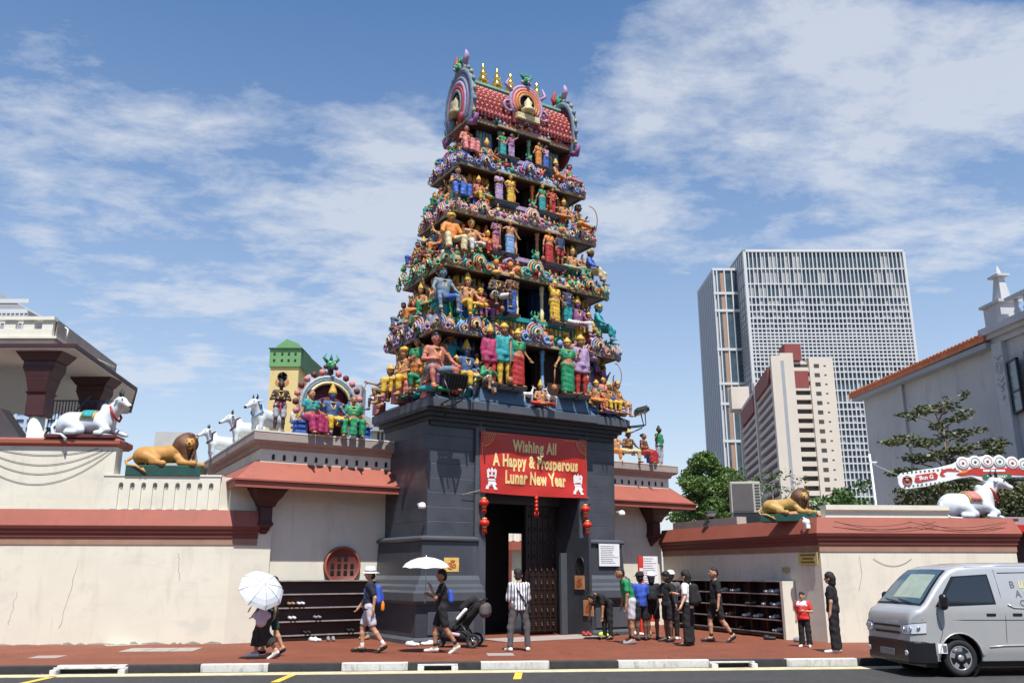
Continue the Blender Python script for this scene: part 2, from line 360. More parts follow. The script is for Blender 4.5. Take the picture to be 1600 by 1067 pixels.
# ------------------------------------------------------------ people and statues
def V(*a): return Vector(a)
LEG = dict(stand=dict(R=((-.03, 0, -1), (0, .03, -1)), L=((.05, -.02, -1), (.02, .03, -1))),
           wide=dict(R=((-.2, -.05, -1), (-.05, .05, -1)), L=((.2, -.05, -1), (.05, .05, -1))),
           sit=dict(R=((-.35, -.9, -.1), (.05, -.12, -1)), L=((.35, -.9, -.1), (-.02, .02, -1))),
           lalita=dict(R=((-.15, -.95, -.12), (.02, -.05, -1)), L=((.9, -.45, -.05), (-.85, -.5, -.18))),
           lalitaR=dict(L=((.15, -.95, -.12), (-.02, -.05, -1)), R=((-.9, -.45, -.05), (.85, -.5, -.18))),
           cross=dict(R=((-.85, -.5, -.12), (.8, -.55, -.1)), L=((.85, -.5, -.12), (-.8, -.5, .02))),
           kneel=dict(R=((-.15, -.95, .15), (0, .1, -1)), L=((.2, -.35, -.9), (.05, .95, -.1))),
           squat=dict(R=((-.4, -.85, .3), (.1, .25, -1)), L=((.4, -.85, .3), (-.1, .25, -1))),
           walk=dict(R=((-.02, -.34, -1), (0, .02, -1)), L=((.02, .22, -1), (0, .62, -.85))),
           walk2=dict(L=((.02, -.34, -1), (0, -.02, -1)), R=((-.02, .25, -1), (0, .45, -.95))),
           lunge=dict(R=((-.1, -.6, -.8), (0, .15, -1)), L=((.15, .45, -.9), (.05, .35, -.95))))
ARM = dict(down=((.18, .02, -1), (.05, -.15, -1)), akimbo=((.75, .15, -.75), (-.75, -.45, -.35)), namaste=((.3, -.25, -.9), (-.75, -.45, .55)), fold=((.35, -.15, -.9), (-.95, -.35, .1)),
           lap=((.35, -.25, -.9), (-.15, -.85, -.35)), knee=((.4, -.35, -.85), (.15, -.75, -.55)), bless=((.4, -.1, -.85), (.1, -.45, .9)), out=((.8, -.3, -.5), (.55, -.6, .2)),
           up=((.75, -.1, .6), (.15, -.15, 1)), up2=((.9, .1, -.1), (.25, .0, 1)), overhead=((.4, -.1, .9), (-.55, -.1, .75)), mace=((.45, -.05, -.9), (.35, -.35, -.85)), phone=((.15, -.2, -.95), (-.3, -.85, .35)),
           side=((.3, .1, -.95), (.5, -.2, -.7)), fwd=((.2, -.5, -.8), (.05, -.95, .2)), back=((.15, .4, -.9), (.0, -.1, -1)), swing=((.1, -.35, -.9), (0, -.55, -.8)), holdup=((.2, -.45, -.75), (0, -.45, .95)), reach=((.1, -.75, -.65), (0, -.8, -.6)))
def joints(legs, arms, lean=(0, 0, 1), hk=1.0, headdir=None, fem=0):
    J = {}; H = V(0, 0, 0); U = V(*lean).normalized()
    bk = V(0, 1, 0) - U*U.y; bk.normalize()
    J['H'] = H; J['U'] = U
    J['chest'] = H+U*.27; J['neck'] = H+U*.50
    Hd = (U+V(0, -.12, .5)).normalized() if headdir is None else V(*headdir).normalized()
    J['head'] = J['neck']+Hd*.165+V(0, -.015, 0); J['Hd'] = Hd
    lg = LEG[legs] if isinstance(legs, str) else legs
    for s, sx in (('R', -1), ('L', 1)):
        th, sh = lg[s]; hp = H+V(sx*.095, 0, -.01)
        kn = hp+V(*th).normalized()*.43; an = kn+V(*sh).normalized()*.42
        J['hip'+s], J['knee'+s], J['ank'+s] = hp, kn, an
        fd = V(sx*.25, -1, 0)
        shn = V(*sh).normalized()
        if shn.z > -.5:
            fd = shn.copy() if shn.y < .3 else V(0, .3, -.9)
        elif shn.y > .35: fd = V(0, -.75, -.75)
        J['toe'+s] = an+fd.normalized()*.19+V(0, 0, -.045 if shn.z < -.5 and shn.y <= .35 else 0)
    J['arms'] = []
    for i, (side, a) in enumerate(arms):
        sx = -1 if side == 'R' else 1
        up, fo = ARM[a] if isinstance(a, str) else a
        sh = H+U*.455+V(sx*(.165 if fem else .18), .0 if i < 2 else .05, 0)
        el = sh+V(sx*up[0], up[1], up[2]).normalized()*.29
        wr = el+V(sx*fo[0], fo[1], fo[2]).normalized()*.25
        J['arms'].append((sh, el, wr, sx))
    zs = [J['toe'+s].z-.03 for s in 'RL']+[J['ank'+s].z-.055 for s in 'RL']+[J['knee'+s].z-.07 for s in 'RL']+[-.12]
    J['dz'] = -min(zs)
    for k_, v in J.items():
        if isinstance(v, Vector) and k_ not in ('U', 'Hd'): v.z += J['dz']
    J['arms'] = [(a+V(0, 0, J['dz']), b+V(0, 0, J['dz']), c+V(0, 0, J['dz']), s) for a, b, c, s in J['arms']]
    return J
def body_prims(J, fem=0, thick=1.0, cut_legs=False):
    H, U = J['H'], J['U']; X = V(1, 0, 0); p = []; t = thick
    p.append(pr(H-X*.06, H+X*.06, .105*t, None, (.95, 1.1, 1))); p.append(pr(H+U*.03, H+U*.2, .115*t, .108*t, (.82, 1.05, 1)))
    for s in (-1, 1): p.append(pr(H+U*.24+X*s*.055, H+U*.40+X*s*.08, .10*t, .085*t, (1, 1.0, 1)))
    if fem:
        for s in (-1, 1): p.append(pr(H+U*.33+V(s*.07, -.075, 0), H+U*.34+V(s*.07, -.085, 0), .058))
    p.append(pr(H+U*.45-X*.14, H+U*.45+X*.14, .055*t)); p.append(pr(H+U*.44, J['neck']+U*.04, .055, .048))
    hd = J['head']; p.append(pr(hd+V(0, .012, .02), hd+V(0, .012, .035), .102, None, (1.10, 1, .95))); p.append(pr(hd+V(0, -.03, -.045), hd+V(0, -.02, .0), .062, .075, (1.1, 1, 1)))
    for s in 'RL':
        a, b, c, d = J['hip'+s], J['knee'+s], J['ank'+s], J['toe'+s]
        p.append(pr(a, b, .088*t, .056)); m = b.lerp(c, .3); p.append(pr(b, m, .052, .056)); p.append(pr(m, c, .056, .036)); p.append(pr(c, d, .04, .028)); p.append(pr(c+(c-d)*.1, c.lerp(d, .3), .036, .036))
    for a, b, c, sx in J['arms']:
        p.append(pr(a, b, .052*t, .038)); p.append(pr(b, c, .04, .026)); d = (c-b).normalized(); p.append(pr(c, c+d*.055, .026, .03))
    return p
def extras(J, eyes=True):
    mb = MB(); hd = J['head']
    mb.tube([hd+V(0, -.088, .025), hd+V(0, -.112, -.008), hd+V(0, -.09, -.02)], [.01, .017, .01], 6, 0)
    for s in (-1, 1):
        mb.ball(hd+V(s*.036, -.083, .022), (.016, .008, .009), 1, 6); mb.ball(hd+V(s*.092, .01, 0), (.012, .022, .03), 0, 6)
        mb.tube([hd+V(s*.018, -.092, .042), hd+V(s*.055, -.082, .045)], .005, 4, 1)
    mb.ball(hd+V(0, -.088, -.045), (.024, .008, .008), 2, 6)
    for a, b, c, sx in J['arms']:
        d = (c-b).normalized(); u = d.cross(V(0, -1, .15)).normalized()
        if u.length < .5: u = V(1, 0, 0)
        n = d.cross(u).normalized()
        if n.y > 0 and abs(d.z) > .5: pass
        root = c+d*.06
        for i, ln in enumerate((.062, .072, .066, .052)):
            o = root+u*(i-1.5)*.019
            mb.tube([o, o+d*ln*.5-n*.004, o+d*ln*.85-n*.02, o+d*ln-n*.036], [.0095, .009, .0085, .006], 5, 0)
        o = c+d*.02+u*.028*(1 if sx > 0 else -1)
        mb.tube([o, o+d*.03+u*.022*(1 if sx > 0 else -1), o+d*.06+u*.022*(1 if sx > 0 else -1)-n*.008], [.012, .01, .007], 5, 0)
    return mb
def limbcloth(a, b, f0, f1, ra, rb, flat=True):
    p, q = a.lerp(b, f0), a.lerp(b, f1)
    if not flat: return pr(p, q, ra, rb)
    n = (b-a).normalized(); return (tuple(p), tuple(q+n*.03), ra, rb, W1, [(tuple(q), tuple(n))])
def cloth(kind, J, fem=0, t=1.0):
    """prims of a piece of clothing"""
    H, U = J['H'], J['U']; X = V(1, 0, 0); p = []
    if kind in ('tee', 'polo', 'long', 'coat', 'blouse', 'vest'):
        hem = [(tuple(H-U*.06), tuple(-U))]
        if kind != 'blouse':
            p.append((tuple(H-U*.06-X*.05), tuple(H-U*.06+X*.05), .125*t, .125*t, (.92, 1.02, 1), hem)); p.append((tuple(H), tuple(H+U*.2), .132*t, .125*t, (.82, 1.0, 1), hem))
        else:
            h2 = [(tuple(H+U*.22), tuple(-U))]; p.append((tuple(H+U*.26-X*.05), tuple(H+U*.26+X*.05), .115*t, .115*t, W1, h2))
        for s in (-1, 1): p.append(pr(H+U*.24+X*s*.06, H+U*.39+X*s*.085, .112*t, .10*t, (1, .98, 1)))
        if fem:
            for s in (-1, 1): p.append(pr(H+U*.33+V(s*.07, -.075, 0), H+U*.34+V(s*.07, -.08, 0), .062))
        p.append(pr(H+U*.445-X*.15, H+U*.445+X*.15, .07*t))
        f = {'tee': .78, 'polo': .85, 'blouse': .6, 'vest': .15}.get(kind, 1.0)
        for a, b, c, sx in J['arms']:
            p.append(limbcloth(a, b, 0, f, .068*t, .066, f < 1))
            if kind in ('long', 'coat'): p.append(limbcloth(b, c, 0, .92, .055, .042))
        if kind == 'coat':
            for s in 'RL': p.append(limbcloth(J['hip'+s], J['knee'+s], -.1, .55, .115, .135))
    elif kind in ('shorts', 'trousers', 'wide', 'dhoti'):
        p.append(pr(H-X*.06+V(0, 0, .01), H+X*.06+V(0, 0, .01), .122, None, (.92, 1.02, 1)))
        for s in 'RL':
            a, b, c = J['hip'+s], J['knee'+s], J['ank'+s]
            if kind == 'shorts': p.append(limbcloth(a, b, 0, .9, .105, .088))
            elif kind == 'trousers': p += [limbcloth(a, b, 0, 1, .104, .074, False), limbcloth(b, c, 0, .96, .074, .058)]
            elif kind == 'wide': p += [limbcloth(a, b, 0, 1, .106, .088, False), limbcloth(b, c, 0, 1.0, .088, .098)]
            else: p += [limbcloth(a, b, 0, 1, .108, .085, False), limbcloth(b, c, 0, .78, .082, .062)]
        if kind == 'dhoti':
            k = (J['kneeR']+J['kneeL'])/2; an = (J['ankR']+J['ankL'])/2
            p.append(pr(H+V(0, -.03, -.02), k, .085, .05)); p.append(limbcloth(k, an, 0, .85, .05, .035))
    elif kind in ('skirt', 'sari', 'midi'):
        p.append(pr(H-X*.06+V(0, 0, .02), H+X*.06+V(0, 0, .02), .122, None, (.92, 1.02, 1)))
        k = (J['kneeR']+J['kneeL'])/2; an = (J['ankR']+J['ankL'])/2; f = {'midi': .62}.get(kind, .97); r1 = .14 if kind == 'midi' else .095
        for s in 'RL':
            a, b, c = J['hip'+s], J['knee'+s], J['ank'+s]
            p += [limbcloth(a, b, 0, 1, .11, .09, False), limbcloth(b, c, 0, f, .09, r1)]
        p += [pr(H, k, .12, .09), limbcloth(k, an, 0, f, .09, r1)]
        for j in range(5):   # pleats down the front
            x = (j-2)*.035; p.append((tuple(k+V(x, -.085, .1)), tuple(k.lerp(an, f)+V(x*1.35, -r1+.005, 0)), .016, .022, W1, [(tuple(k.lerp(an, f)), tuple((an-k).normalized()))]))
        if kind == 'sari' and fem:
            p.append(pr(H+U*.12+X*.09+V(0, -.06, 0), H+U*.46-X*.1+V(0, -.03, 0), .045, .05)); p.append(pr(H+U*.46-X*.1+V(0, .05, 0), H+V(-.12, .12, -.1), .05, .07))
    elif kind == 'sash':
        p.append(pr(H+U*.06-X*.08+V(0, -.05, 0), H+U*.06+X*.08+V(0, -.05, 0), .075)); p.append(pr(H+V(0, -.12, .02), H+V(0, -.13, -.22) if J['kneeR'].y > -.2 else H+V(0, -.2, -.03), .03, .035))
    elif kind == 'shawl':
        p.append(pr(H+U*.44-X*.17+V(0, .02, 0), H+U*.44+X*.17+V(0, .02, 0), .075))
        for s in (-1, 1): p.append(pr(H+U*.43+V(s*.19, .04, 0), H+V(s*.26, .08, -.12), .045, .06, (1, 1.1, 1)))
    return p
def hairprims(kind, J):
    hd = J['head']; p = []
    if kind == 'short': p = [pr(hd+V(0, .022, .058), hd+V(0, .018, .068), .102, None, (1.07, 1, 1)), pr(hd+V(0, .06, -.02), hd+V(0, .05, 0), .075), pr(hd+V(-.04, -.05, .10), hd+V(.04, -.05, .10), .035)]
    elif kind == 'buzz': p = [pr(hd+V(0, .022, .05), hd+V(0, .018, .058), .10, None, (1.08, 1, 1)), pr(hd+V(0, .055, -.01), hd+V(0, .05, 0), .07)]
    elif kind == 'bun': p = [pr(hd+V(0, .035, .045), hd+V(0, .03, .055), .102, None, (1.05, 1, 1)), pr(hd+V(0, .12, .07), hd+V(0, .13, .08), .055)]
    elif kind == 'topknot': p = [pr(hd+V(0, .035, .045), hd+V(0, .03, .055), .104, None, (1.05, 1, 1)), pr(hd+V(0, .03, .15), hd+V(0, .03, .19), .05)]
    elif kind == 'long': p = [pr(hd+V(0, .035, .045), hd+V(0, .03, .055), .104, None, (1.02, 1, 1)), pr(hd+V(0, .07, 0), hd+V(0, .09, -.28), .09, .08)]
    elif kind == 'bob': p = [pr(hd+V(0, .022, .05), hd+V(0, .018, .065), .110, None, (1.0, 1, 1)), pr(hd+V(-.05, -.06, .08), hd+V(.05, -.055, .085), .035), pr(hd+V(0, .06, 0), hd+V(0, .06, -.09), .095, .085)]
    return p
def crown_mb(kind, J):
    hd = J['head']; mb = MB(); c = hd+V(0, .02, .07)
    if kind == 'tall': mb.lathe([(.115, -.02), (.12, .02), (.1, .05), (.105, .09), (.08, .12), (.085, .15), (.06, .19), (.062, .21), (.03, .26), (0, .31)], c, 10)
    elif kind == 'low': mb.lathe([(.112, -.02), (.125, .03), (.1, .05), (.09, .09), (.05, .13), (.035, .16), (0, .19)], c, 10)
    elif kind == 'turban': mb.lathe([(.1, -.04), (.135, .0), (.145, .04), (.12, .09), (.06, .12), (0, .13)], c, 10); mb.ball(c+V(0, -.13, .04), (.025, .02, .04), 0, 6)
    elif kind == 'hat': mb.lathe([(.11, -.01), (.13, .05), (.12, .08), (.05, .17), (0, .2)], c, 8)
    return mb
def jewel_mb(J, arms=True):
    mb = MB(); U = J['U']
    mb.lathe([(.075, -.015), (.105, -.03), (.11, -.05), (.07, -.02)], J['neck']+V(0, -.012, -.01), 12)
    mb.tube([J['H']+U*.40+V(-.07, -.095, 0), J['H']+U*.27+V(-.03, -.128, 0), J['H']+U*.25+V(0, -.132, 0), J['H']+U*.27+V(.03, -.128, 0), J['H']+U*.40+V(.07, -.095, 0)], .014, 5)
    mb.lathe([(.13, -.02), (.142, 0), (.13, .02)], J['H']+U*.05, 12, sy=.92)
    for a, b, c, sx in J['arms']:
        for p, q, f, r in ((a, b, .45, .055), (b, c, .88, .04)):
            m = p.lerp(q, f); d = (q-p).normalized()*.014; mb.tube([m-d, m+d], r, 8)
    for s in 'RL':
        m = J['knee'+s].lerp(J['ank'+s], .9); d = (J['ank'+s]-J['knee'+s]).normalized()*.015; mb.tube([m-d, m+d], .05, 8)
    return mb
_tpl = {}
def statue_template(legs, arms, dress, top, head, fem, weapon):
    key = (legs, arms, dress, top, head, fem, weapon)
    if key in _tpl: return _tpl[key]
    al = []
    for i, a in enumerate(arms.split(',')): al.append(('R' if i % 2 == 0 else 'L', a))
    J = joints(legs, al, fem=fem); parts = []
    h, k = .031, .035
    def store(o, role, mats_extra=()):
        parts.append((o.name.split('.')[0], o.data, role)); bpy.data.objects.remove(o)
    store(organic('body', body_prims(J, fem, 1.2), ['white', 'black', 'maroon'], None, h, k, extras(J)), 'skin')
    if dress != 'none': store(organic('robe', cloth(dress, J, fem), 'white', None, h, .045, wr=.013), 'c1')
    if top != 'none': store(organic('tunic' if top != 'shawl' and top != 'sash' else 'shawl', cloth(top, J, fem, 1.14), 'white', None, h, .03, wr=.008), 'c2')
    hk = 'bun' if fem and head in ('low', 'tall') else ('short' if head not in ('topknot', 'long', 'bun') else head)
    store(organic('hair', hairprims(hk, J), 'black', None, h, .03), 'hair')
    if head in ('low', 'tall', 'turban', 'hat'): store(crown_mb(head, J).build('crown', 'gold'), 'crown')
    if top not in ('coat', 'long', 'tee'): store(jewel_mb(J).build('jewellery', 'gold'), 'gold')
    if weapon:
        sh, el, wr, sx = J['arms'][0]; mb = MB(); g = wr+(wr-el).normalized()*.07; z0 = 0.02
        if weapon == 'mace': mb.tube([g, V(g.x-.04, g.y-.02, z0+.22)], .022, 6); mb.ball((g.x-.04, g.y-.02, z0+.13), (.1, .1, .13), 0, 8)
        elif weapon == 'spear': mb.tube([V(g.x-.35, g.y-.12, g.z-.5), g, V(g.x+.42, g.y+.12, g.z+.62)], .02, 6)
        elif weapon == 'staff': mb.tube([V(g.x-.05, g.y-.05, z0), V(g.x+.03, g.y, g.z+.35)], .02, 6)
        elif weapon == 'veena': mb.tube([V(-.42, -.32, J['H'].z+.02), V(.3, -.25, J['H'].z+.38)], [.025, .02], 6); mb.ball((-.42, -.32, J['H'].z), .1, 0, 8)
        elif weapon == 'bow': mb.tube([V(g.x, g.y-.05, g.z)+V(.0, -.25*math.cos(a), .5*math.sin(a)) for a in [x*.25-1.5 for x in range(13)]], .016, 5)
        elif weapon == 'sword': mb.tube([g, g+V(-.05, -.1, -.42)], [.022, .008], 5)
        store(mb.build('weapon', 'gold'), 'wep')
    _tpl[key] = (parts, J); return _tpl[key]
def statue(label, cat, loc, rz, height, legs, arms, dress, top, head, skin, c1, c2, fem=0, weapon='', crown='gold', group='painted statues on the gateway tower', name='painted_statue', hairc='black', wc='tan', sy=1.0):
    parts, J = statue_template(legs, arms, dress, top, head, fem, weapon)
    hs = J['head'].z+.12+{'tall': .22, 'low': .1, 'turban': .08, 'hat': .12}.get(head, .0)
    sc = height/hs
    t = thing(name, label, cat, loc, rz, group, sc); t.scale = (sc*1.1, sc*1.08*sy, sc)
    cols = dict(skin=skin, c1=c1, c2=c2, hair=hairc, crown=crown, gold='gold', wep=wc)
    for nm, me, role in parts:
        o = bpy.data.objects.new(nm, me); COL.objects.link(o); o.parent = t
        o.material_slots[0].link = 'OBJECT'; o.material_slots[0].material = paint(cols[role])
    return t
def person(label, loc, rz, height, legs='stand', arms=('down', 'down'), lean=(0, 0, 1), top=('tee', 'black'), bottom=('trousers', 'black'), hair=('short', 'hair'), skin='skin', shoes=('shoe_white',), fem=0, thick=1.0, headdir=None, socks=None, hat=None, kid=0, h=.021):
    al = [('R', arms[0]), ('L', arms[1])]
    J = joints(legs, al, lean=lean, fem=fem, headdir=headdir)
    HT = 1.75
    t = thing('person', label, 'person', loc, rz, 'pedestrians outside the temple', height/HT)
    organic('body', body_prims(J, fem, thick), [skin, 'hair', 'lips'], t, h, .03, extras(J))
    if hair: organic('hair', hairprims(hair[0], J), hair[1], t, h*.8, .03, wr=.007)
    if top: organic({'tee': 'shirt', 'polo': 'shirt', 'long': 'shirt', 'coat': 'coat', 'vest': 'vest', 'blouse': 'blouse'}[top[0]], cloth(top[0], J, fem, thick*1.06), top[1], t, h, .035, wr=.011)
    if bottom: organic({'shorts': 'shorts', 'trousers': 'trousers', 'wide': 'trousers', 'skirt': 'skirt', 'midi': 'skirt'}[bottom[0]], cloth(bottom[0], J, fem), bottom[1], t, h, .04, wr=.011)
    for s in 'RL':
        a, d = J['ank'+s], J['toe'+s]; f = (d-a); f.normalize()
        heel = a-V(f.x, f.y, 0)*.04+V(0, 0, -.03)
        o = organic('shoe', [pr(heel, d+f*.035+V(0, 0, -.0), .048, .036), pr(a+V(0, 0, -.01), a.lerp(d, .4), .046, .04)], shoes[0], t, .018, .02)
        if socks: organic('sock', [pr(a+V(0, 0, .0), a.lerp(J['knee'+s], .22), .042, .046)], socks, t, .018, .02)
    return t, J
# ------------------------------------------------------------ ground, road, pavement
P_('asphalt', (.045, .043, .041), .85, .25, 6, bump=.4, bscale=120, stain=.3, stain_col=(.045, .044, .043))
P_('groundm', (.16, .14, .12), .9, .2, .5)
P_('yellowline', (.58, .50, .30), .8, .25, 5, stain=.5, stain_col=(.25, .22, .15))
P_('yellowpaint', (.75, .50, .06), .7, .2, 6, stain=.4)
P_('kerb_white', (.60, .59, .55), .8, .15, 5, bump=.3, stain=.95, stain_col=(.10, .095, .085), sscale=4)
P_('kerb_black', (.035, .035, .036), .8, .3, 5, bump=.3)
P_('concrete', (.34, .31, .27), .85, .15, 3, bump=.2, stain=.4)
M['pave'] = brickmat('pave', (.25, .066, .027), (.205, .052, .022), (.15, .06, .035), 5, bw=.5, rh=.25, ms=.02, rough=.75)
struct(MB().box(-400, 500, -60, 900, -.55, -.5).build('ground', 'groundm'))
RY0, KY = -9.0, 17.33
struct(MB().box(-60, 70, RY0, KY, -.3, -.13).build('road', 'asphalt'))
mb = MB(); mb.box(-60, 70, KY+.16, 24.5, -.3, 0)
mb.box(-60, 30, 24.5, 36, -.3, -.003)
struct(mb.build('pavement', 'pave'))
# kerb: alternating painted stones with drain inlets
kerb = MB(); x = -30.1; i = 0
seg = [-9.45, -8.05, -6.72, -5.5, -4.18, -2.95, -1.62, -.38, .98, 2.30, 3.62, 5.42, 6.95, 8.4, 9.8, 11.2, 12.6, 14, 15.4, 16.8, 18.2]
pre = [-9.45-1.4*k for k in range(15, 0, -1)]; seg = pre+seg
for a, b in zip(seg[:-1], seg[1:]):
    w = i % 2 == (0 if True else 1); i += 1
    kerb.box(a+.006, b-.006, KY, KY+.16, -.3, .008, 0 if (i % 2 == 0) else 1)
struct(kerb.build('kerb', ['kerb_white', 'kerb_black'], bevel=.012))
for (a, b) in ((-6.75, -5.45), (-.2, .55), (5.4, 6.3)):
    g = MB(); g.box(a+.12, b-.12, KY-.012, KY-.002, -.12, -.05, 0); g.box(a, b, KY-.05, KY, -.05, -.02, 1); g.box(a, a+.12, KY-.2, KY-.002, -.128, -.05, 1); g.box(b-.12, b, KY-.2, KY-.002, -.128, -.05, 1)
    tag(g.build('drain_inlet', ['black', 'kerb_white'], bevel=.01), {-6.75: 'kerb drain inlet in the white kerb stone left of the umbrella walkers', -.2: 'kerb drain inlet in front of the tower gateway', 5.4: 'kerb drain inlet by the queue at the right shelf'}[a], 'drain inlet', 'drain inlets along the kerb')
mb = MB(); mb.box(-60, 70, 16.78, 17.2, -.13, -.126); struct(mb.build('road_edge_line', 'yellowline'))
mk = MB()
for x0, y0, dx in ((-6.75, 16.45, .3), (-2.62, 16.35, .32), (1.45, 16.4, .35), (-9.0, 15.9, .5)):
    mk.add([(x0, y0-.65, -.126), (x0+.14, y0-.65, -.126), (x0+.14+dx*.4, y0+.42, -.126), (x0+dx*.4, y0+.42, -.126)], [(0, 1, 2, 3)])
struct(mk.build('road_marking', 'yellowpaint'))
gr = MB()
for k in range(3): gr.box(-6.6+k*.52, -6.6+k*.52+.5, 20.2, 21.1, .001, .008)
struct(gr.build('manhole_slab', 'concrete'))
mb = MB(); mb.box(2.25, 5.3, -.55, .6, .001, .03); o = mb.build('threshold_slab', 'mauvegrey', bevel=.01); frame(o, TP(0, 0), TA); struct(o)

# ------------------------------------------------------------ boundary wall on the left
CORN = [(0, 2.285), (.02, 2.285), (.02, 2.44), (.05, 2.46), (.05, 2.54), (.09, 2.57), (.09, 2.63), (.13, 2.66), (.15, 2.73), (.01, 3.12), (0, 3.12)]
CM = [1, 1, 2, 2, 2, 2, 2, 2, 0, 0, 0]  # dark terracotta on the stepped underside carries its shade
YA = 22.2; BL = TP(-3.42, 2.98); BL2 = TP(-3.0, 3.0)
wl = thing('boundary_wall', 'long cream boundary wall with terracotta band and pierced balustrade under the golden lion', 'wall', (0, 0, 0))
body = MB()
body.prism([(-24, YA), (-4.86, YA), (-4.0, YA+.45), (-4.6, YA+.45), (-24, YA+.45)], -.02, 3.10, 'z')
body.box(-24, -7.83, YA+.003, YA+.45, 3.10, 4.66)
body.build('wall_panel', 'cream', wl)
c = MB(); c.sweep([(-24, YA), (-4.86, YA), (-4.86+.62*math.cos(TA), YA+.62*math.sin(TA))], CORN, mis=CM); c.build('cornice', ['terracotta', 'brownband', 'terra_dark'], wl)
c = MB(); c.sweep([(-24, YA), (-7.83, YA), (-7.83, YA+.9)], [(0, 4.64), (.03, 4.66), (.09, 4.70), (.09, 4.80), (.05, 4.84), (-.5, 4.84), (-.5, 4.64)]); c.build('coping', 'terracotta', wl, bevel=.01)
# balustrade with slots
b = MB(); x0, x1 = -8.05, -5.23
b.prism([(x0, YA+.06), (x1, YA+.06), (x1+.3, YA+.3), (x1+.55, YA+.4), (x0, YA+.4)], 3.10, 3.93, 'z')
nsl = 10; wS = (x1-x0-.12)/nsl
for k in range(nsl+1):
    xx = x0+.02+k*wS; b.box(xx-(.08 if k else .02), xx+.08, YA-.0, YA+.06, 3.13, 3.93)
for k in range(nsl):
    xa = x0+.10+k*wS; xb = xa+wS-.16; pts = [(xa, 3.93), (xb, 3.93)]
    arc = [((xa+xb)/2+(xb-xa)/2*math.cos(t), 3.72+(xb-xa)/2*math.sin(t)) for t in [PI*j/8 for j in range(9)]]
    b.prism([(xb, 3.93)]+arc[::1]+[(xa, 3.93)], YA-.0, YA+.06)
b.box(x0, x1, YA-.02, YA+.4, 3.93, 3.975)
b.build('balustrade', 'cream2', wl)
sl_ = MB()
for k in range(nsl):
    xa = x0+.10+k*wS; xb = xa+wS-.16
    sl_.prism([(xa+.03, 3.62), (xb-.03, 3.62)]+[((xa+xb)/2+(xb-xa-.06)/2*math.cos(t), 3.70+(xb-xa-.06)/2*math.sin(t)) for t in [PI*j/6 for j in range(7)]], YA+.052, YA+.058)
sl_.build('slot_shadow_gap', 'mauvegrey', wl)
# drooping wires on the wall
for k, (xa, xb, dz, sag) in enumerate(((-10.8, -8.25, 0, .18), (-11, -8.15, -.02, .38), (-11.2, -8.0, 0, .6), (-11.4, -7.9, .02, .85))):
    w = MB(); w.tube([(xa+(xb-xa)*u, YA-.012, 4.60+dz-sag*4*u*(1-u)*(1 if True else 1)-.02*k) for u in [j/16 for j in range(17)]], .006, 4)
    w.build('cable', 'metal_dark', wl)
P_('grime', (.34, .31, .26), .85, .25, 4)
rc = random.Random(21)
for (x, z, ln, dx_) in ((-8.4, 1.95, 1.7, .25), (-6.1, 2.1, .7, -.1), (-9.7, 1.2, .8, .12), (-7.1, 4.3, .5, .1)):
    w = MB(); pts = []; n_ = 14
    for j in range(n_): pts.append((x+dx_*j/n_*-1+rc.uniform(-.025, .025), YA-.001, z-ln*j/n_))
    w.tube(pts, [.004+.002*rc.random() for _ in pts], 4); w.build('wall_crack', 'grime', wl)
w = MB(); xx = -24
while xx < -4.95:
    l_ = rc.uniform(.15, .7); hh_ = rc.uniform(.01, .07); x2 = min(xx+l_, -4.9); w.add([(xx, YA-.003, 0), (x2, YA-.003, 0), (x2-.03, YA-.003, hh_*rc.random()), ((xx+x2)/2, YA-.003, hh_), (xx+.03, YA-.003, hh_*rc.random())], [(0, 1, 2, 3, 4)]); xx = x2
o = w.build('foot_grime', 'grime', wl); o['kind'] = 'stuff'

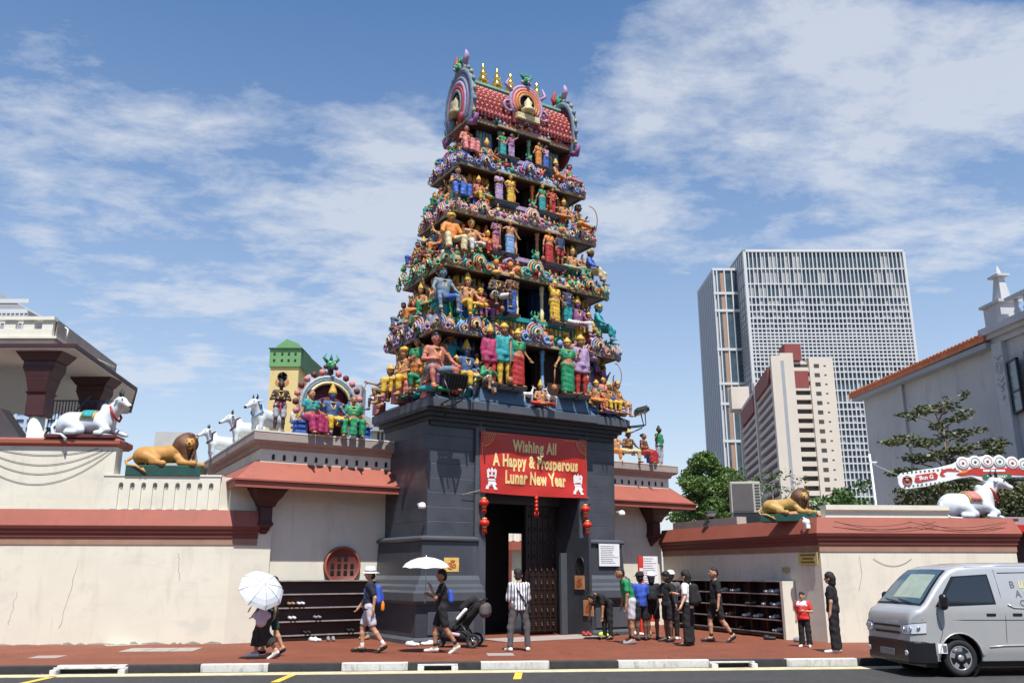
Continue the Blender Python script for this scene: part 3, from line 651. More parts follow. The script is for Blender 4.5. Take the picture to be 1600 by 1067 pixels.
# ------------------------------------------------------------ gate wings (walls with a red canopy, either side of the tower)
def wing(name, s0, s1, left, label):
    w = thing(name, label, 'wall', TP(0, 0), TA)
    t0 = 3.0
    b = MB(); b.box(s0-(.22 if left else 0), s1, t0, t0+.4, -.02, 3.72); b.build('wall_panel', 'cream', w)
    fx0 = -3.05 if left else 6.9; fx1 = .8 if left else 10.75
    # frieze with small arched holes, cap slab
    f = MB(); f.prism([(fx0, 2.72), (fx1, 2.72), (fx1, 10), (fx0+(.58 if left else 0), 10)], 4.3, 4.72, 'z'); f.build('frieze', 'cream2', w)
    f = MB(); pth = [(fx0+.6, 10.2), (fx0, 2.72), (fx1, 2.72)] if left else [(fx0, 2.72), (fx1, 2.72), (fx1, 6.5)]
    f.sweep(pth, [(0, 4.66), (.06, 4.68), (.09, 4.76), (.20, 4.80), (.24, 4.86), (.24, 5.06), (-.3, 5.06), (-.3, 4.66)]); f.prism([(fx0-.05, 2.68), (fx1+.05, 2.68), (fx1+.05, 10), (fx0+(.53 if left else -.05), 10)], 5.0, 5.055, 'z')
    f.build('cap_slab', 'mauvegrey', w)
    f = MB(); f.sweep(pth, [(.22, 5.062), (.25, 5.062), (.25, 5.10), (-.3, 5.10), (-.3, 5.062)]); f.build('cap_rim', 'cream2', w)
    hl = MB(); n = 13
    a, bb = (fx0+.33, fx1-.12) if left else (fx0+.1, fx1-.3)
    for k in range(n):
        xx = a+(bb-a)*k/(n-1)
        hl.prism([(xx-.035, 4.40), (xx+.035, 4.40)]+[(xx+.035*math.cos(q), 4.50+.045*math.sin(q)) for q in [PI*j/6 for j in range(7)]], 2.705, 2.719)
    hl.build('vent_hole', 'black', w); 
    # canopy
    ex0 = -3.95 if left else 6.7; ex1 = .9 if left else 11.55
    cp = MB(); pth = [(fx0+.4, 9.5), (fx0-.1, 2.75), (ex1, 2.75)] if left else [(ex0, 2.75), (fx1+.1, 2.75), (fx1+.1, 4.9)]
    prof = [(0, 4.36), (.55, 3.84), (.62, 3.84), (.62, 3.80), (.57, 3.78), (.57, 3.64), (.52, 3.64), (.45, 3.70), (0, 3.70)]
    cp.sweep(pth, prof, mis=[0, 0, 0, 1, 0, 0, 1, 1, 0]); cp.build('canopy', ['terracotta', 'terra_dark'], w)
    # carved bracket under the canopy
    bs = -2.80 if left else 10.1
    br = MB()
    br.frustum((bs-.18, bs+.18, 2.62, 3.01), (bs-.24, bs+.24, 2.55, 3.01), 3.22, 3.36)
    br.frustum((bs-.24, bs+.24, 2.55, 3.01), (bs-.30, bs+.30, 2.48, 3.01), 3.36, 3.44); br.frustum((bs-.30, bs+.30, 2.48, 3.01), (bs-.42, bs+.42, 2.38, 3.01), 3.44, 3.64); br.box(bs-.44, bs+.44, 2.36, 3.01, 3.64, 3.70)
    br.box(bs-.15, bs+.15, 2.68, 3.01, 2.86, 3.22)
    br.frustum((bs-.19, bs+.19, 2.66, 3.01), (bs-.15, bs+.15, 2.7, 3.01), 2.80, 2.90); br.frustum((bs-.12, bs+.12, 2.76, 3.01), (bs-.20, bs+.20, 2.64, 3.01), 2.68, 2.80)
    br.frustum((bs-.07, bs+.07, 2.84, 3.01), (bs-.14, bs+.14, 2.74, 3.01), 2.56, 2.68); br.frustum((bs-.02, bs+.02, 2.94, 3.01), (bs-.07, bs+.07, 2.86, 3.01), 2.46, 2.56)
    br.build('bracket', 'maroon', w, bevel=.012)
    return w
wg = wing('gate_wing', -3.42, .9, True, 'cream recessed wall with terracotta canopy below the round shrine arch and cows')
wr = wing('gate_wing', 6.5, 10.55, False, 'cream recessed wall with terracotta canopy between the dark tower and green tree')
def roundel(w, s, z, r):
    b = MB(); T = Matrix.Translation((s, 2.96, z)) @ Matrix.Rotation(PI/2, 4, 'X')
    b.lathe([(r, -.05), (r, .03), (r*.9, .05), (r*.86, .02), (0, .02)], n=36, T=T)
    b.build('round_grille', 'terra_dark', w)
    h = MB()
    for (dy, xs) in ((.19, (-.09, .09)), (-.0, (-.27, -.09, .09, .27)), (-.17, (-.27, -.09, .09, .27)), (.19, (-.22,))):
        for dx in xs[:4 if dy < .1 else 2]:
            if abs(dx) == .22: continue
            h.prism([(s+dx-.05, z+dy-.055), (s+dx+.05, z+dy-.055)]+[(s+dx+.05*math.cos(q), z+dy+.01+.055*math.sin(q)) for q in [PI*j/6 for j in range(7)]], 2.925, 2.935)
    h.build('grille_hole', 'black', w)
    rr = MB(); rr.lathe([(r*.88, .0), (r, .0), (r, .055), (r*.93, .075), (r*.88, .055), (r*.88, 0)], n=36, T=T, cap=False); rr.build('rim', 'terracotta', w)
roundel(wg, -.63, 1.80, .50)
roundel(wr, 7.75, 1.80, .50)
# ------------------------------------------------------------ boundary wall on the right
DP = [(7.6, 28.7), (9.6, 21.25), (14.75, 21.25), (15.1, 25.5)]
we = thing('boundary_wall', 'cream boundary wall with terracotta coping turning the corner, behind the silver van', 'wall', (0, 0, 0))
b = MB(); b.sweep(DP, [(0, -.02), (0, 2.93), (-.4, 2.93), (-.4, -.02)]); b.build('wall_panel', 'cream', we)
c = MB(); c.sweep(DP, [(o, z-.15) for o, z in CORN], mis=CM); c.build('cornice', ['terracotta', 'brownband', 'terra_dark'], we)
c = MB(); c.sweep([(9.85, 21.32), (13.1, 21.32)], [(.02, 2.93), (.02, 3.12), (.09, 3.16), (.09, 3.28), (-.25, 3.28), (-.25, 2.93)]); c.build('parapet', 'cream2', we)
c = MB(); c.sweep([(7.8, 28.0), (8.72, 24.55)], [(.02, 2.93), (.02, 3.18), (-.3, 3.18), (-.3, 2.93)]); c.build('upstand', 'mauvegrey', we)
for k, (xa, xb, sag) in enumerate(((9.95, 12.0, .3), (10.0, 12.6, .5), (11.9, 14.4, .35), (12.3, 14.5, .5))):
    w = MB(); w.tube([(xa+(xb-xa)*u, 21.09, 2.86-sag*1.6*u*(1-u)) for u in [j/14 for j in range(15)]], .006, 4)
    w.build('cable', 'metal_dark', we)
w = MB(); w.tube([(10.95+1.0*u+.0, 21.235, 1.98-.18*4*u*(1-u)) for u in [j/12 for j in range(13)]], .005, 4); w.tube([(10.6, 21.235, 2.05), (10.62, 21.235, 1.6), (10.5, 21.235, 1.2)], .004, 4); w.build('cable', 'mauvegrey', we)

# ------------------------------------------------------------ gateway tower
def slatemat():
    m = bpy.data.materials.new('slate_courses'); m.use_nodes = True; n = m.node_tree.nodes; l = m.node_tree.links; b = n['Principled BSDF']; b.inputs['Roughness'].default_value = .42
    tcn = n.new('ShaderNodeTexCoord'); mp = n.new('ShaderNodeMapping'); mp.inputs['Rotation'].default_value = (R(90), 0, 0); l.new(tcn.outputs['Object'], mp.inputs[0])
    br = n.new('ShaderNodeTexBrick'); l.new(mp.outputs[0], br.inputs[0]); br.inputs['Scale'].default_value = 1; br.inputs['Brick Width'].default_value = 40; br.inputs['Row Height'].default_value = .36; br.inputs['Mortar Size'].default_value = .008
    br.inputs['Color1'].default_value = (.047, .052, .063, 1); br.inputs['Color2'].default_value = (.056, .061, .073, 1); br.inputs['Mortar'].default_value = (.025, .027, .033, 1)
    no = n.new('ShaderNodeTexNoise'); no.inputs['Scale'].default_value = 1.6; no.inputs['Detail'].default_value = 8; l.new(tcn.outputs['Object'], no.inputs['Vector'])
    rp = n.new('ShaderNodeValToRGB'); rp.color_ramp.elements[0].color = (.75, .75, .75, 1); rp.color_ramp.elements[1].color = (1.3, 1.3, 1.3, 1); rp.color_ramp.elements[0].position = .3; rp.color_ramp.elements[1].position = .7; l.new(no.outputs[0], rp.inputs[0])
    mx = n.new('ShaderNodeMixRGB'); mx.blend_type = 'MULTIPLY'; mx.inputs[0].default_value = 1; l.new(br.outputs[0], mx.inputs[1]); l.new(rp.outputs[0], mx.inputs[2]); l.new(mx.outputs[0], b.inputs['Base Color'])
    bn = n.new('ShaderNodeBump'); bn.invert = True; bn.inputs['Strength'].default_value = .5; bn.inputs['Distance'].default_value = .01; l.new(br.outputs['Fac'], bn.inputs['Height']); l.new(bn.outputs[0], b.inputs['Normal'])
    return m
M['slatec'] = slatemat()
tw = thing('gateway_tower', 'tall ornate temple gateway tower with dark slate base and tiered painted cornices', 'temple tower', TP(0, 0), TA)
def plinth(a, b_, left):
    """a..b_ = s extent; the door side keeps vertical faces"""
    q = MB(); D = 3.45
    def ring(i0, i1, z0, z1, mi=0):
        A = (a+(i0 if left else .0), b_-(0 if left else i0), i0, D-i0); B = (a+(i1 if left else .0), b_-(0 if left else i1), i1, D-i1); q.frustum(A, B, z0, z1, mi)
    ring(.02, .02, -.02, .09, 1); ring(.02, .10, .09, .15, 1); ring(.14, .14, .15, .93); ring(.10, .0, .90, .98, 1); ring(.0, .0, .98, 1.17, 1); ring(.02, .10, 1.17, 1.22, 1); ring(.10, .12, 1.22, 1.30, 1); ring(.12, .24, 1.30, 1.36, 1); ring(.24, .26, 1.36, 1.46, 1); ring(.26, .36, 1.46, 1.56, 1); ring(.36, .40, 1.56, 2.38); ring(.37, .33, 2.38, 2.42, 1); ring(.33, .33, 2.42, 2.46, 1); ring(.33, .46, 2.46, 2.52, 1)
    q.build('plinth', ['slate', 'slate_light'], tw, bevel=.01)
    pn = MB()
    if left: pn.box(.45, 1.72, .11, .15, .2, .72)
    else: pn.box(5.5, 6.6, .11, .15, .2, .72)
    pn.build('plinth_panel', 'slate_light', tw, bevel=.008)
plinth(0, 1.98, True); plinth(5.27, 7.1, False)
sh = MB()
sh.frustum((.58, 2.16, .52, 3.1), (.52, 2.16, .5, 3.12), 2.52, 5.4); sh.frustum((5.30, 6.56, .52, 3.1), (5.30, 6.62, .5, 3.12), 2.52, 5.4)
sh.box(2.155, 5.305, .5, 3.1, 3.86, 5.38)
sh.build('shaft', 'slatec', tw)
for bx in ((1.90, 2.2, .42, .5, 2.5, 5.36), (1.98, 2.2, .38, .6, 0, 2.5), (5.27, 5.55, .42, .5, 2.5, 5.36)):
    st = MB(); st.box(*bx); st.build('door_pilaster', 'slate_light', tw, bevel=.01)
# corbels and slab
sb = MB()
for i, (ins, z0, z1) in enumerate(((.42, 5.28, 5.40), (.34, 5.40, 5.50), (.24, 5.50, 5.60), (.12, 5.60, 5.68))):
    sb.box(.27+ins-.12, 6.83-ins+.12, ins, 3.5-ins, z0, z1)
sb.build('corbel', 'slate_dark', tw, bevel=.015)
sb = MB(); sb.box(.27, 6.83, 0, 3.5, 5.68, 5.90); sb.box(1.52, 5.58, -.10, .0, 5.68, 5.90); sb.build('slab_fascia', 'slate_light', tw, bevel=.012)
sb = MB(); sb.frustum((.29, 6.81, .02, 3.48), (.62, 6.48, .35, 3.1), 5.902, 6.10); sb.frustum((1.56, 5.54, -.08, .3), (1.66, 5.44, .12, .4), 5.902, 6.10)
sb.frustum((1.72, 3.22, -.06, .4), (1.78, 3.14, .04, .4), 5.95, 6.34); sb.frustum((4.16, 5.36, -.06, .4), (4.24, 5.3, .04, .4), 5.95, 6.34)
for k in range(15):
    s = .5+k*.43
    if s < 6.6: sb.add([(s, .0+.0, 5.905), (s+.05, 0, 5.905), (s+.05, .35, 6.13), (s, .35, 6.13), (s, .0, 5.93), (s+.05, 0, 5.93), (s+.05, .35, 6.14), (s, .35, 6.14)], [(0, 3, 2, 1), (4, 5, 6, 7), (0, 1, 5, 4), (1, 2, 6, 5), (2, 3, 7, 6), (3, 0, 4, 7)])
sb.build('slab_roof', 'slab_blue', tw)
# door passage
ps = MB(); ps.box(2.16, 2.2, .45, 3.1, 0, 3.86); ps.box(5.22, 5.30, .0, 3.1, 0, 2.55); ps.box(5.24, 5.30, .45, 3.1, 2.55, 3.86); ps.box(2.2, 5.24, .5, 3.1, 3.80, 3.86)
ps.box(2.2, 5.2, 1.24, 1.42, 3.45, 3.80)
ps.build('jamb', 'slate', tw)
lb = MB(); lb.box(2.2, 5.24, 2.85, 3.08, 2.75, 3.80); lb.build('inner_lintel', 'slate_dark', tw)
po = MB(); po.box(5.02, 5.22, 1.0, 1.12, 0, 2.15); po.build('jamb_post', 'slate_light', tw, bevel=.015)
iw = MB(); iw.box(2.2, 4.50, 2.9, 3.05, 0, 2.76); iw.box(5.04, 5.24, 2.9, 3.05, 0, 2.76); iw.build('passage_shade_panel', 'interior', tw)  # near-black panels added to give the passage interior its darkness
for (a, b_, nm) in ((2.22, 3.44, 'L'), (4.0, 5.05, 'R')):
    d = MB(); d.box(a, b_, 1.28, 1.38, .06, 3.45)
    for i in range(4):
        for j in range(9): pass
    leaf = d.build('gate_leaf', 'wood_dark', tw, bevel=.01)
    fr = MB()
    for j in range(10):
        z = .10+j*.36; fr.box(a+.02, b_-.02, 1.262, 1.282, z, z+.05)
    nn = 5
    for i in range(nn+1):
        x = a+.02+(b_-a-.09)*i/nn; fr.box(x, x+.045, 1.258, 1.284, .08, 3.42)
    fr.build('gate_rail', 'wood_dark', leaf)
    if nm == 'L': leaf.matrix_local = Matrix.Translation((2.22, 1.33, 0)) @ Matrix.Rotation(R(78), 4, 'Z') @ Matrix.Translation((-2.22, -1.33, 0))
    for j in range(9):
        for i in range(nn):
            x = a+.04+(b_-a-.09)*(i+.5)/nn; z = .10+j*.36+.2
            bl = MB(); bl.ball((x, 1.255, z), (.026, .03, .026), 0, 6)
            bl.tube([(x, 1.25, z-.03), (x, 1.24, z-.06)], [.02, .035], 6); bl.build('gate_bell', mat('bell', (.09, .055, .04), .5, .2, 5, metal=.2), leaf)
# plaques and boards
P_('plaque', (.70, .46, .13), .4, .2, 8)
P_('plaque2', (.52, .27, .13), .5, .2, 8)
def plaque(pos, rz, w, h, name, label, ch, m='plaque'):
    t = thing(name, label, 'plaque', pos, rz, 'engraved plaques at the temple gate')
    b = MB(); b.box(-w/2, w/2, -.02, 0, -h/2, h/2); b.build('plate', m, t, bevel=.004)
    vs, fs = text(ch, h*.9, .006, 1.0, .003)
    xs = [v[0] for v in vs]; zs = [v[2] for v in vs]; cx_ = (min(xs)+max(xs))/2; cz_ = (min(zs)+max(zs))/2; k = min(w*.6/(max(xs)-min(xs)), h*.7/(max(zs)-min(zs)))
    b = MB(); b.add([((v[0]-cx_)*k, v[1]-.024, (v[2]-cz_)*k) for v in vs], fs); b.build('symbol', mat('plaque_ink', (.42, .10, .02), .6, .1), t, fixn=False)
plaque(TP(1.20, .375, 1.82), TA, .42, .34, 'wall_plaque', 'brass plaque with an orange symbol on the left plinth above the stroller', 'ॐ')
plaque(TP(5.21, .42, 1.37), TA-PI/2, .42, .36, 'wall_plaque', 'upper square copper plaque on the right door jamb', 'ॐ', 'plaque2')
plaque(TP(5.21, .05, .72), TA-PI/2, .42, .40, 'wall_plaque', 'lower square copper plaque on the right jamb beside the stooping figure', 'ॐ', 'plaque2')
nb = MB(); T = Matrix.Translation((5.212, .40, 1.80)) @ Matrix.Rotation(-PI/2, 4, 'Y'); nb.lathe([(.20, 0), (.17, .015), (.16, 0), (0, .005)], n=20, T=T, sx=1.3); nb.build('oval_niche', 'black', tw)
def notice(pos, rz, w, h, label, rows, name='notice_board', red=False, post=0):
    t = thing(name, label, 'notice', pos, rz, None)
    b = MB(); b.box(-w/2, w/2, -.02, .01, -h/2, h/2); b.build('board', 'paper', t, bevel=.003)
    k = MB(); rnd = random.Random(5)
    z = h/2-.06
    while z > -h/2+.05:
        x = -w/2+.05; end = w/2-.05-rnd.random()*w*.3
        while x < end:
            l_ = .02+rnd.random()*.05; k.box(x, min(x+l_, end), -.024, -.021, z-.008, z+.006); x += l_+.012
        z -= h/rows
    k.build('printed_lines', 'ink', t)
    return t
notice(TP(6.18, .33, 2.10), TA, .72, .60, 'white notice of printed rules fixed on the right plinth of the tower', 12)
nt2 = notice(TP(7.3, -.05, 1.62), TA, .62, .9, 'white and red freestanding notice stand behind the man in green', 14, 'sign_stand')
b = MB(); b.box(-.40, -.24, -.03, .02, -1.6, .45); b.build('red_strip', mat('signred', (.62, .05, .03), .5, .1), nt2)
b = MB()
for k in range(6): b.box(-.385, -.255, -.036, -.031, -.95+k*.2, -.87+k*.2)
b.build('pictogram', 'paper', nt2)
b = MB(); b.box(-.24, .3, -.02, .01, -1.3, -.45); b.build('lower_panel', 'signred', nt2) if False else b.build('lower_panel', _mats['signred'], nt2)
# ------------------------------------------------------------ tiers
LIP = [5.80, 7.80, 9.66, 11.34, 12.90, 14.44]; HW = [3.28, 3.06, 2.77, 2.47, 2.22, 1.92]; TF = [0, .10, .21, .36, .50, .60]; TB = [3.5, 3.1, 2.85, 2.6, 2.35, 2.1]; CS = 3.55
BW = [0, 1.60, 1.38, 1.20, 1.05, .95]; BT = [0, .14, .08, .22, .38, .50]; LEDGE = [6.08, 8.18, 10.02, 11.68, 13.22]
WALLC = ['darkbrown', 'navy', 'black', 'darkbrown', 'black']  # dark tones put the deep shade behind the statues into the walls
CORC = [None, ('lilac', 'green', 'cream'), ('pink', 'olive', 'cream'), ('lilac', 'purple', 'cream'), ('ltblue', 'lilac', 'cream'), ('pink', 'cream', 'cream')]
PILC = [('ltblue', 'blue'), ('cream', 'yellow'), ('peach', 'red'), ('orange', 'peach'), ('ltgreen', 'ltblue')]
def pm(k): return paint(k)
for k in range(1, 6):
    z0 = LEDGE[k-1]; z1 = LIP[k]; hw = HW[k]; tf, tb = TF[k], TB[k]; ih = .52 if k < 4 else .42
    a, b_ = CS-hw+ih, CS+hw-ih; c0, c1 = tf+ih+.05, tb-ih+.1
    w = MB(); bw = BW[k]; dw = [0, .42, .38, .33, .28, .24][k]
    # core wall left and right of the central opening, leaving the doorway open to a dark room
    w.box(a, CS-dw, c0, c0+.2, z0-.1, z1-.05); w.box(CS+dw, b_, c0, c0+.2, z0-.1, z1-.05); w.box(a, a+.2, c0, c1, z0-.1, z1-.05); w.box(b_-.2, b_, c0, c1, z0-.1, z1-.05); w.box(a, b_, c1-.15, c1, z0-.1, z1-.05)
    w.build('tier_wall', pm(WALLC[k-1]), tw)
    # plain floor of the room
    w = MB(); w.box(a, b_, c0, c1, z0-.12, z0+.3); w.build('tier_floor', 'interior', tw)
    # bay: pedestal, side panels, pillars, lintel
    zb = z0+.30; bt = BT[k]
    pmn = MB(); pmn.box(CS-bw+.1, CS+bw-.1, bt+.22, c0+.02, z0-.08, zb-.12); pmn.box(CS-bw+.02, CS+bw-.02, bt+.12, c0, zb-.12, zb-.0)
    for j in range(int(bw*2/.14) if k > 1 else 0): pmn.box(CS-bw+.12+j*.14, CS-bw+.2+j*.14, bt+.195, bt+.222, z0-.04, zb-.14, 1)
    pmn.build('bay_pedestal', [pm({1: 'greyblue', 2: 'teal'}.get(k, 'lilac')), pm(PILC[k-1][1])], tw)
    bp = MB(); bp.box(CS-bw+.25, CS-dw-.06, bt+.42, c0, zb, z1-.05); bp.box(CS+dw+.06, CS+bw-.25, bt+.42, c0, zb, z1-.05); bp.build('bay_wall', pm(WALLC[k-1]), tw)
    for sx in (-1, 1):
        for j, (off, r_) in enumerate(((dw+.05, .055), (bw-.2, .05))):
            p = MB(); x = CS+sx*off; zz = z1-.05
            p.box(x-r_*1.5, x+r_*1.5, bt+.26-r_*1.5, bt+.26+r_*1.5, zb, zb+.08, 1); p.lathe([(r_*1.1, .08), (r_, .12), (r_*1.25, .3), (r_*.9, .34), (r_*.9, (zz-zb)*.72), (r_*1.4, (zz-zb)*.76), (r_, (zz-zb)*.82), (r_*1.5, (zz-zb)*.9), (r_*1.5, (zz-zb))], (x, bt+.26, zb), 8)
            p.build('pillar', [pm(PILC[k-1][0]), pm(PILC[k-1][1])], tw)
    # side pilasters on front and flank walls
    n = 5
    for sx in (0, 1):
        p = MB()
        for j in range(n):
            s_ = (a+.1+j*(CS-bw-a)/n) if sx == 0 else (CS+bw+.1+j*(b_-CS-bw)/n)
            p.box(s_, s_+.09, c0-.05, c0, z0, z1-.1, j % 2)
        p.build('pilaster', [pm(PILC[k-1][1]), pm(PILC[k-1][0])], tw)
    p = MB()
    for j in range(7): t_ = c0+.1+j*(c1-c0)/7; p.box(a-.05, a, t_, t_+.1, z0, z1-.1, j % 2)
    p.build('pilaster', [pm('red'), pm(PILC[k-1][0])], tw)
    # cornice: lip, curved band, upper moulding
    c = MB(); s0, s1 = CS-hw, CS+hw
    loop = [(s0, tf), (CS-bw, tf), (CS-bw, bt), (CS+bw, bt), (CS+bw, tf), (s1, tf), (s1, tb), (s0, tb)]
    hb = [0, .42, .40, .36, .34, .22][k]
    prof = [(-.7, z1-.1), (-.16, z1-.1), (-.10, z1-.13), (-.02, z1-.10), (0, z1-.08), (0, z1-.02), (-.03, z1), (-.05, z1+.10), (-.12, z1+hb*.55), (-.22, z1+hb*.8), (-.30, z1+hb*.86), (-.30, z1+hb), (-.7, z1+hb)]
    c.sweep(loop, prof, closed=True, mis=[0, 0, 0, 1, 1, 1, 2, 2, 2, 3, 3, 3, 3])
    c.build('cornice', [pm('darkbrown'), pm('olivecream'), pm(CORC[k][0]), pm('green' if k % 2 else 'teal')], tw)  # dark brown underside has the shade below the lip painted in
    # small repeated leaf pattern along the band
    lp = MB()
    def leafrow(p0, p1, n_):
        d = (Vector(p1)-Vector(p0)); L_ = d.length; d.normalize(); nn = Vector((d.y, -d.x)); m_ = max(2, int(L_/.12))
        for j in range(m_):
            q = Vector(p0)+d*(L_*(j+.5)/m_); e = L_/m_*.42
            for side in (-1, 1):
                A_ = q+nn*(-.035)+d*e*side*.9; B_ = q+nn*(-.115)
                lp.tube([(A_.x, A_.y, z1+.05), (B_.x, B_.y, z1+hb*.5)], [.017, .012], 4, (j+k) % 2 if side > 0 else 0, caps=False)
    for i in range(len(loop)-2): leafrow(loop[i], loop[i+1], 0)
    leafrow(loop[-1], loop[0], 0)
    lp.build('cornice_leaf_pattern', [pm(CORC[k][1]), pm('cream')], tw)
    # row of little moulded busts, peacocks and lion heads crowding the lip
    br_ = random.Random(40+k); bz = [0, .13, .12, .105, .095, .08][k]
    for (p0, p1) in ((loop[7], loop[0]), (loop[0], loop[1]), (loop[2], loop[3]), (loop[4], loop[5]), (loop[5], loop[6])):
        d = Vector(p1)-Vector(p0); L_ = d.length; d.normalize(); nn = Vector((d.y, -d.x)); m_ = int(L_/(bz*1.9)); bm_ = MB()
        for j in range(m_):
            q = Vector(p0)+d*(L_*(j+br_.uniform(.3, .7))/m_)-nn*br_.uniform(.0, .09); zz = z1+br_.uniform(.0, hb*.55); r_ = bz*br_.uniform(.75, 1.2); ty = br_.random(); ci = br_.randrange(6)
            bm_.ball((q.x, q.y, zz+r_*.6), (r_*.75, r_*.75, r_*.95), ci, 7)
            if ty < .6:
                bm_.ball((q.x, q.y, zz+r_*1.85), r_*.46, 6, 7); bm_.tube([(q.x, q.y, zz+r_*2.1), (q.x, q.y, zz+r_*2.9)], [r_*.38, .004], 6, 7)
                for e_ in (-1, 1): bm_.tube([(q.x+d.x*e_*r_*.6, q.y+d.y*e_*r_*.6, zz+r_*1.1), (q.x+d.x*e_*r_*1.1, q.y+d.y*e_*r_*1.1, zz+r_*br_.uniform(.4, 2.0))], [r_*.22, r_*.14], 5, 6)
            elif ty < .8:
                for e_ in (-1, 0, 1): bm_.tube([(q.x, q.y, zz+r_), (q.x+d.x*e_*r_*1.2, q.y+d.y*e_*r_*1.2, zz+r_*2.3)], [r_*.35, r_*.12], 5, (ci+2) % 6)
            else: bm_.tube([(q.x-d.x*r_, q.y-d.y*r_, zz+r_*.4), (q.x-d.x*r_*1.2, q.y-d.y*r_*1.2, zz+r_*1.5), (q.x, q.y, zz+r_*2.1), (q.x+d.x*r_*1.1, q.y+d.y*r_*1.1, zz+r_*1.4)], [r_*.4, r_*.34, r_*.28, r_*.1], 5, (ci+3) % 6)
        o = bm_.build('cornice_bust_frieze', [pm(c_) for c_ in ('green', 'lilac', 'red', 'ltblue', 'orange', 'cream')]+[pm('tan'), pm('gold')], tw); o['kind'] = 'stuff'
def arc(c, r, a0, a1, n, ax=(1, 0, 0), sy=1.0):
    ax = Vector(ax)
    return [Vector(c)+ax*(r*math.cos(R(a0+(a1-a0)*i/n)))+Vector((0, 0, r*sy*math.sin(R(a0+(a1-a0)*i/n)))) for i in range(n+1)]
def lionface(mb, c, s, f, i0, i1, i2, ax=(1, 0, 0)):
    """f: outward direction; green head with horns, eyes, open mouth"""
    c = Vector(c); f = Vector(f); ax = Vector(ax)
    mb.ball(c, s*.55, i0, 8); mb.ball(c+f*s*.4-Vector((0, 0, s*.15)), s*.33, i0, 8)
    for q in (-1, 1):
        mb.ball(c+f*s*.42+ax*q*s*.25+Vector((0, 0, s*.2)), s*.14, i1, 6)
        mb.tube([c+ax*q*s*.35+Vector((0, 0, s*.3)), c+ax*q*s*.75+Vector((0, 0, s*.7)), c+ax*q*s*.5+Vector((0, 0, s*1.15))], [s*.2, s*.15, s*.03], 5, i0)
        mb.ball(c+ax*q*s*.55-Vector((0, 0, s*.2)), s*.25, i2, 6)
    mb.tube([c+Vector((0, 0, s*.45)), c+Vector((0, 0, s*1.2))], [s*.22, s*.04], 5, i0)
    mb.ball(c+f*s*.55-Vector((0, 0, s*.38)), s*.2, i2, 6)
def kudu(s, t, z, sz, f=(0, -1, 0), ax=(1, 0, 0), c1='lilac', c2='ltgreen', c3='pink', head=True):
    mb = MB(); c = Vector((s, t, z)); ax_ = Vector(ax); F_ = Vector(f)*.04*sz/.3
    for i, (r_, m_) in enumerate(((.46, 0), (.36, 1), (.26, 2), (.16, 3))): mb.tube(arc(c+F_*(1+i*.6), r_*sz, -25, 205, 14, ax, 1.15), .052*sz, 5, m_)
    for q in (-1, 1):
        for i, (r_, m_) in enumerate(((.26, 0), (.15, 2))):
            cc = c+ax_*q*.58*sz+Vector((0, 0, -.22*sz))+F_*(1+i*.8); mb.tube(arc(cc, r_*sz, 0, 340, 12, ax), .055*sz, 5, m_)
        mb.tube([c+ax_*q*.8*sz+Vector((0, 0, -.38*sz)), c+ax_*q*1.05*sz+Vector((0, 0, -.2*sz)), c+ax_*q*1.1*sz+Vector((0, 0, .02*sz))], [.07*sz, .06*sz, .03*sz], 5, 1)
    mb.ball(c+F_, .12*sz, 3, 6)
    if head: lionface(mb, c+Vector((0, 0, .72*sz))+F_, .3*sz, f, 4, 3, 2, ax)
    mb.build('cornice_ornament', [pm(c1), pm(c2), pm(c3), pm('cream'), pm('green')], tw)
kc = [None, ('lilac', 'peach', 'ltblue'), ('ltgreen', 'orange', 'teal'), ('lilac', 'cream', 'pink'), ('lilac', 'ltblue', 'purple'), ('cream', 'ltgreen', 'ltblue')]
for k in range(1, 6):
    z1 = LIP[k]; sz = [0, .54, .50, .45, .42, .24][k]; tf, bt, hw = TF[k], BT[k], HW[k]; a_, b2, c2_ = kc[k]
    kudu(CS, bt+.0, z1+.22, sz*1.15, c1=a_, c2=b2, c3=c2_)
    if k == 5: continue
    for q_, u_ in enumerate((-.88, -.42 if k > 3 else -.46, .5, .9)): kudu(CS+hw*u_, tf+.03, z1+.12, sz*.6, c1=c2_ if q_ % 2 else b2, c2=a_, c3='cream', head=False)
    for q_, u_ in enumerate((.45, 1.3, 2.15)): kudu(CS-hw+.03, u_+.1, z1+.13, sz*.62, f=(-1, 0, 0), ax=(0, -1, 0), c1=b2, c2=c2_, c3='cream', head=False)
    kudu(CS-hw*.64, tf+.02, z1+.16, sz, c1=c2_, c2=a_, c3=b2); kudu(CS+hw*.72, tf+.02, z1+.16, sz, c1=a_, c2=c2_, c3=b2)
    kudu(CS-hw+.10, tf+.05, z1+.10, sz*.9, f=(-.7, -.7, 0), ax=(.7, -.7, 0), c1=b2, c2=c2_, c3=a_, head=k < 3)
    kudu(CS+hw-.10, tf+.05, z1+.10, sz*.8, f=(.7, -.7, 0), ax=(.7, .7, 0), c1=a_, c2=b2, c3=c2_, head=False)
    for j, t_ in enumerate((.9, 1.75, 2.6)):
        if t_ < TB[k]-.2: kudu(CS-hw+.02, t_+.1, z1+.16, sz, f=(-1, 0, 0), ax=(0, -1, 0), c1=c2_ if j % 2 else a_, c2=b2, c3=a_)
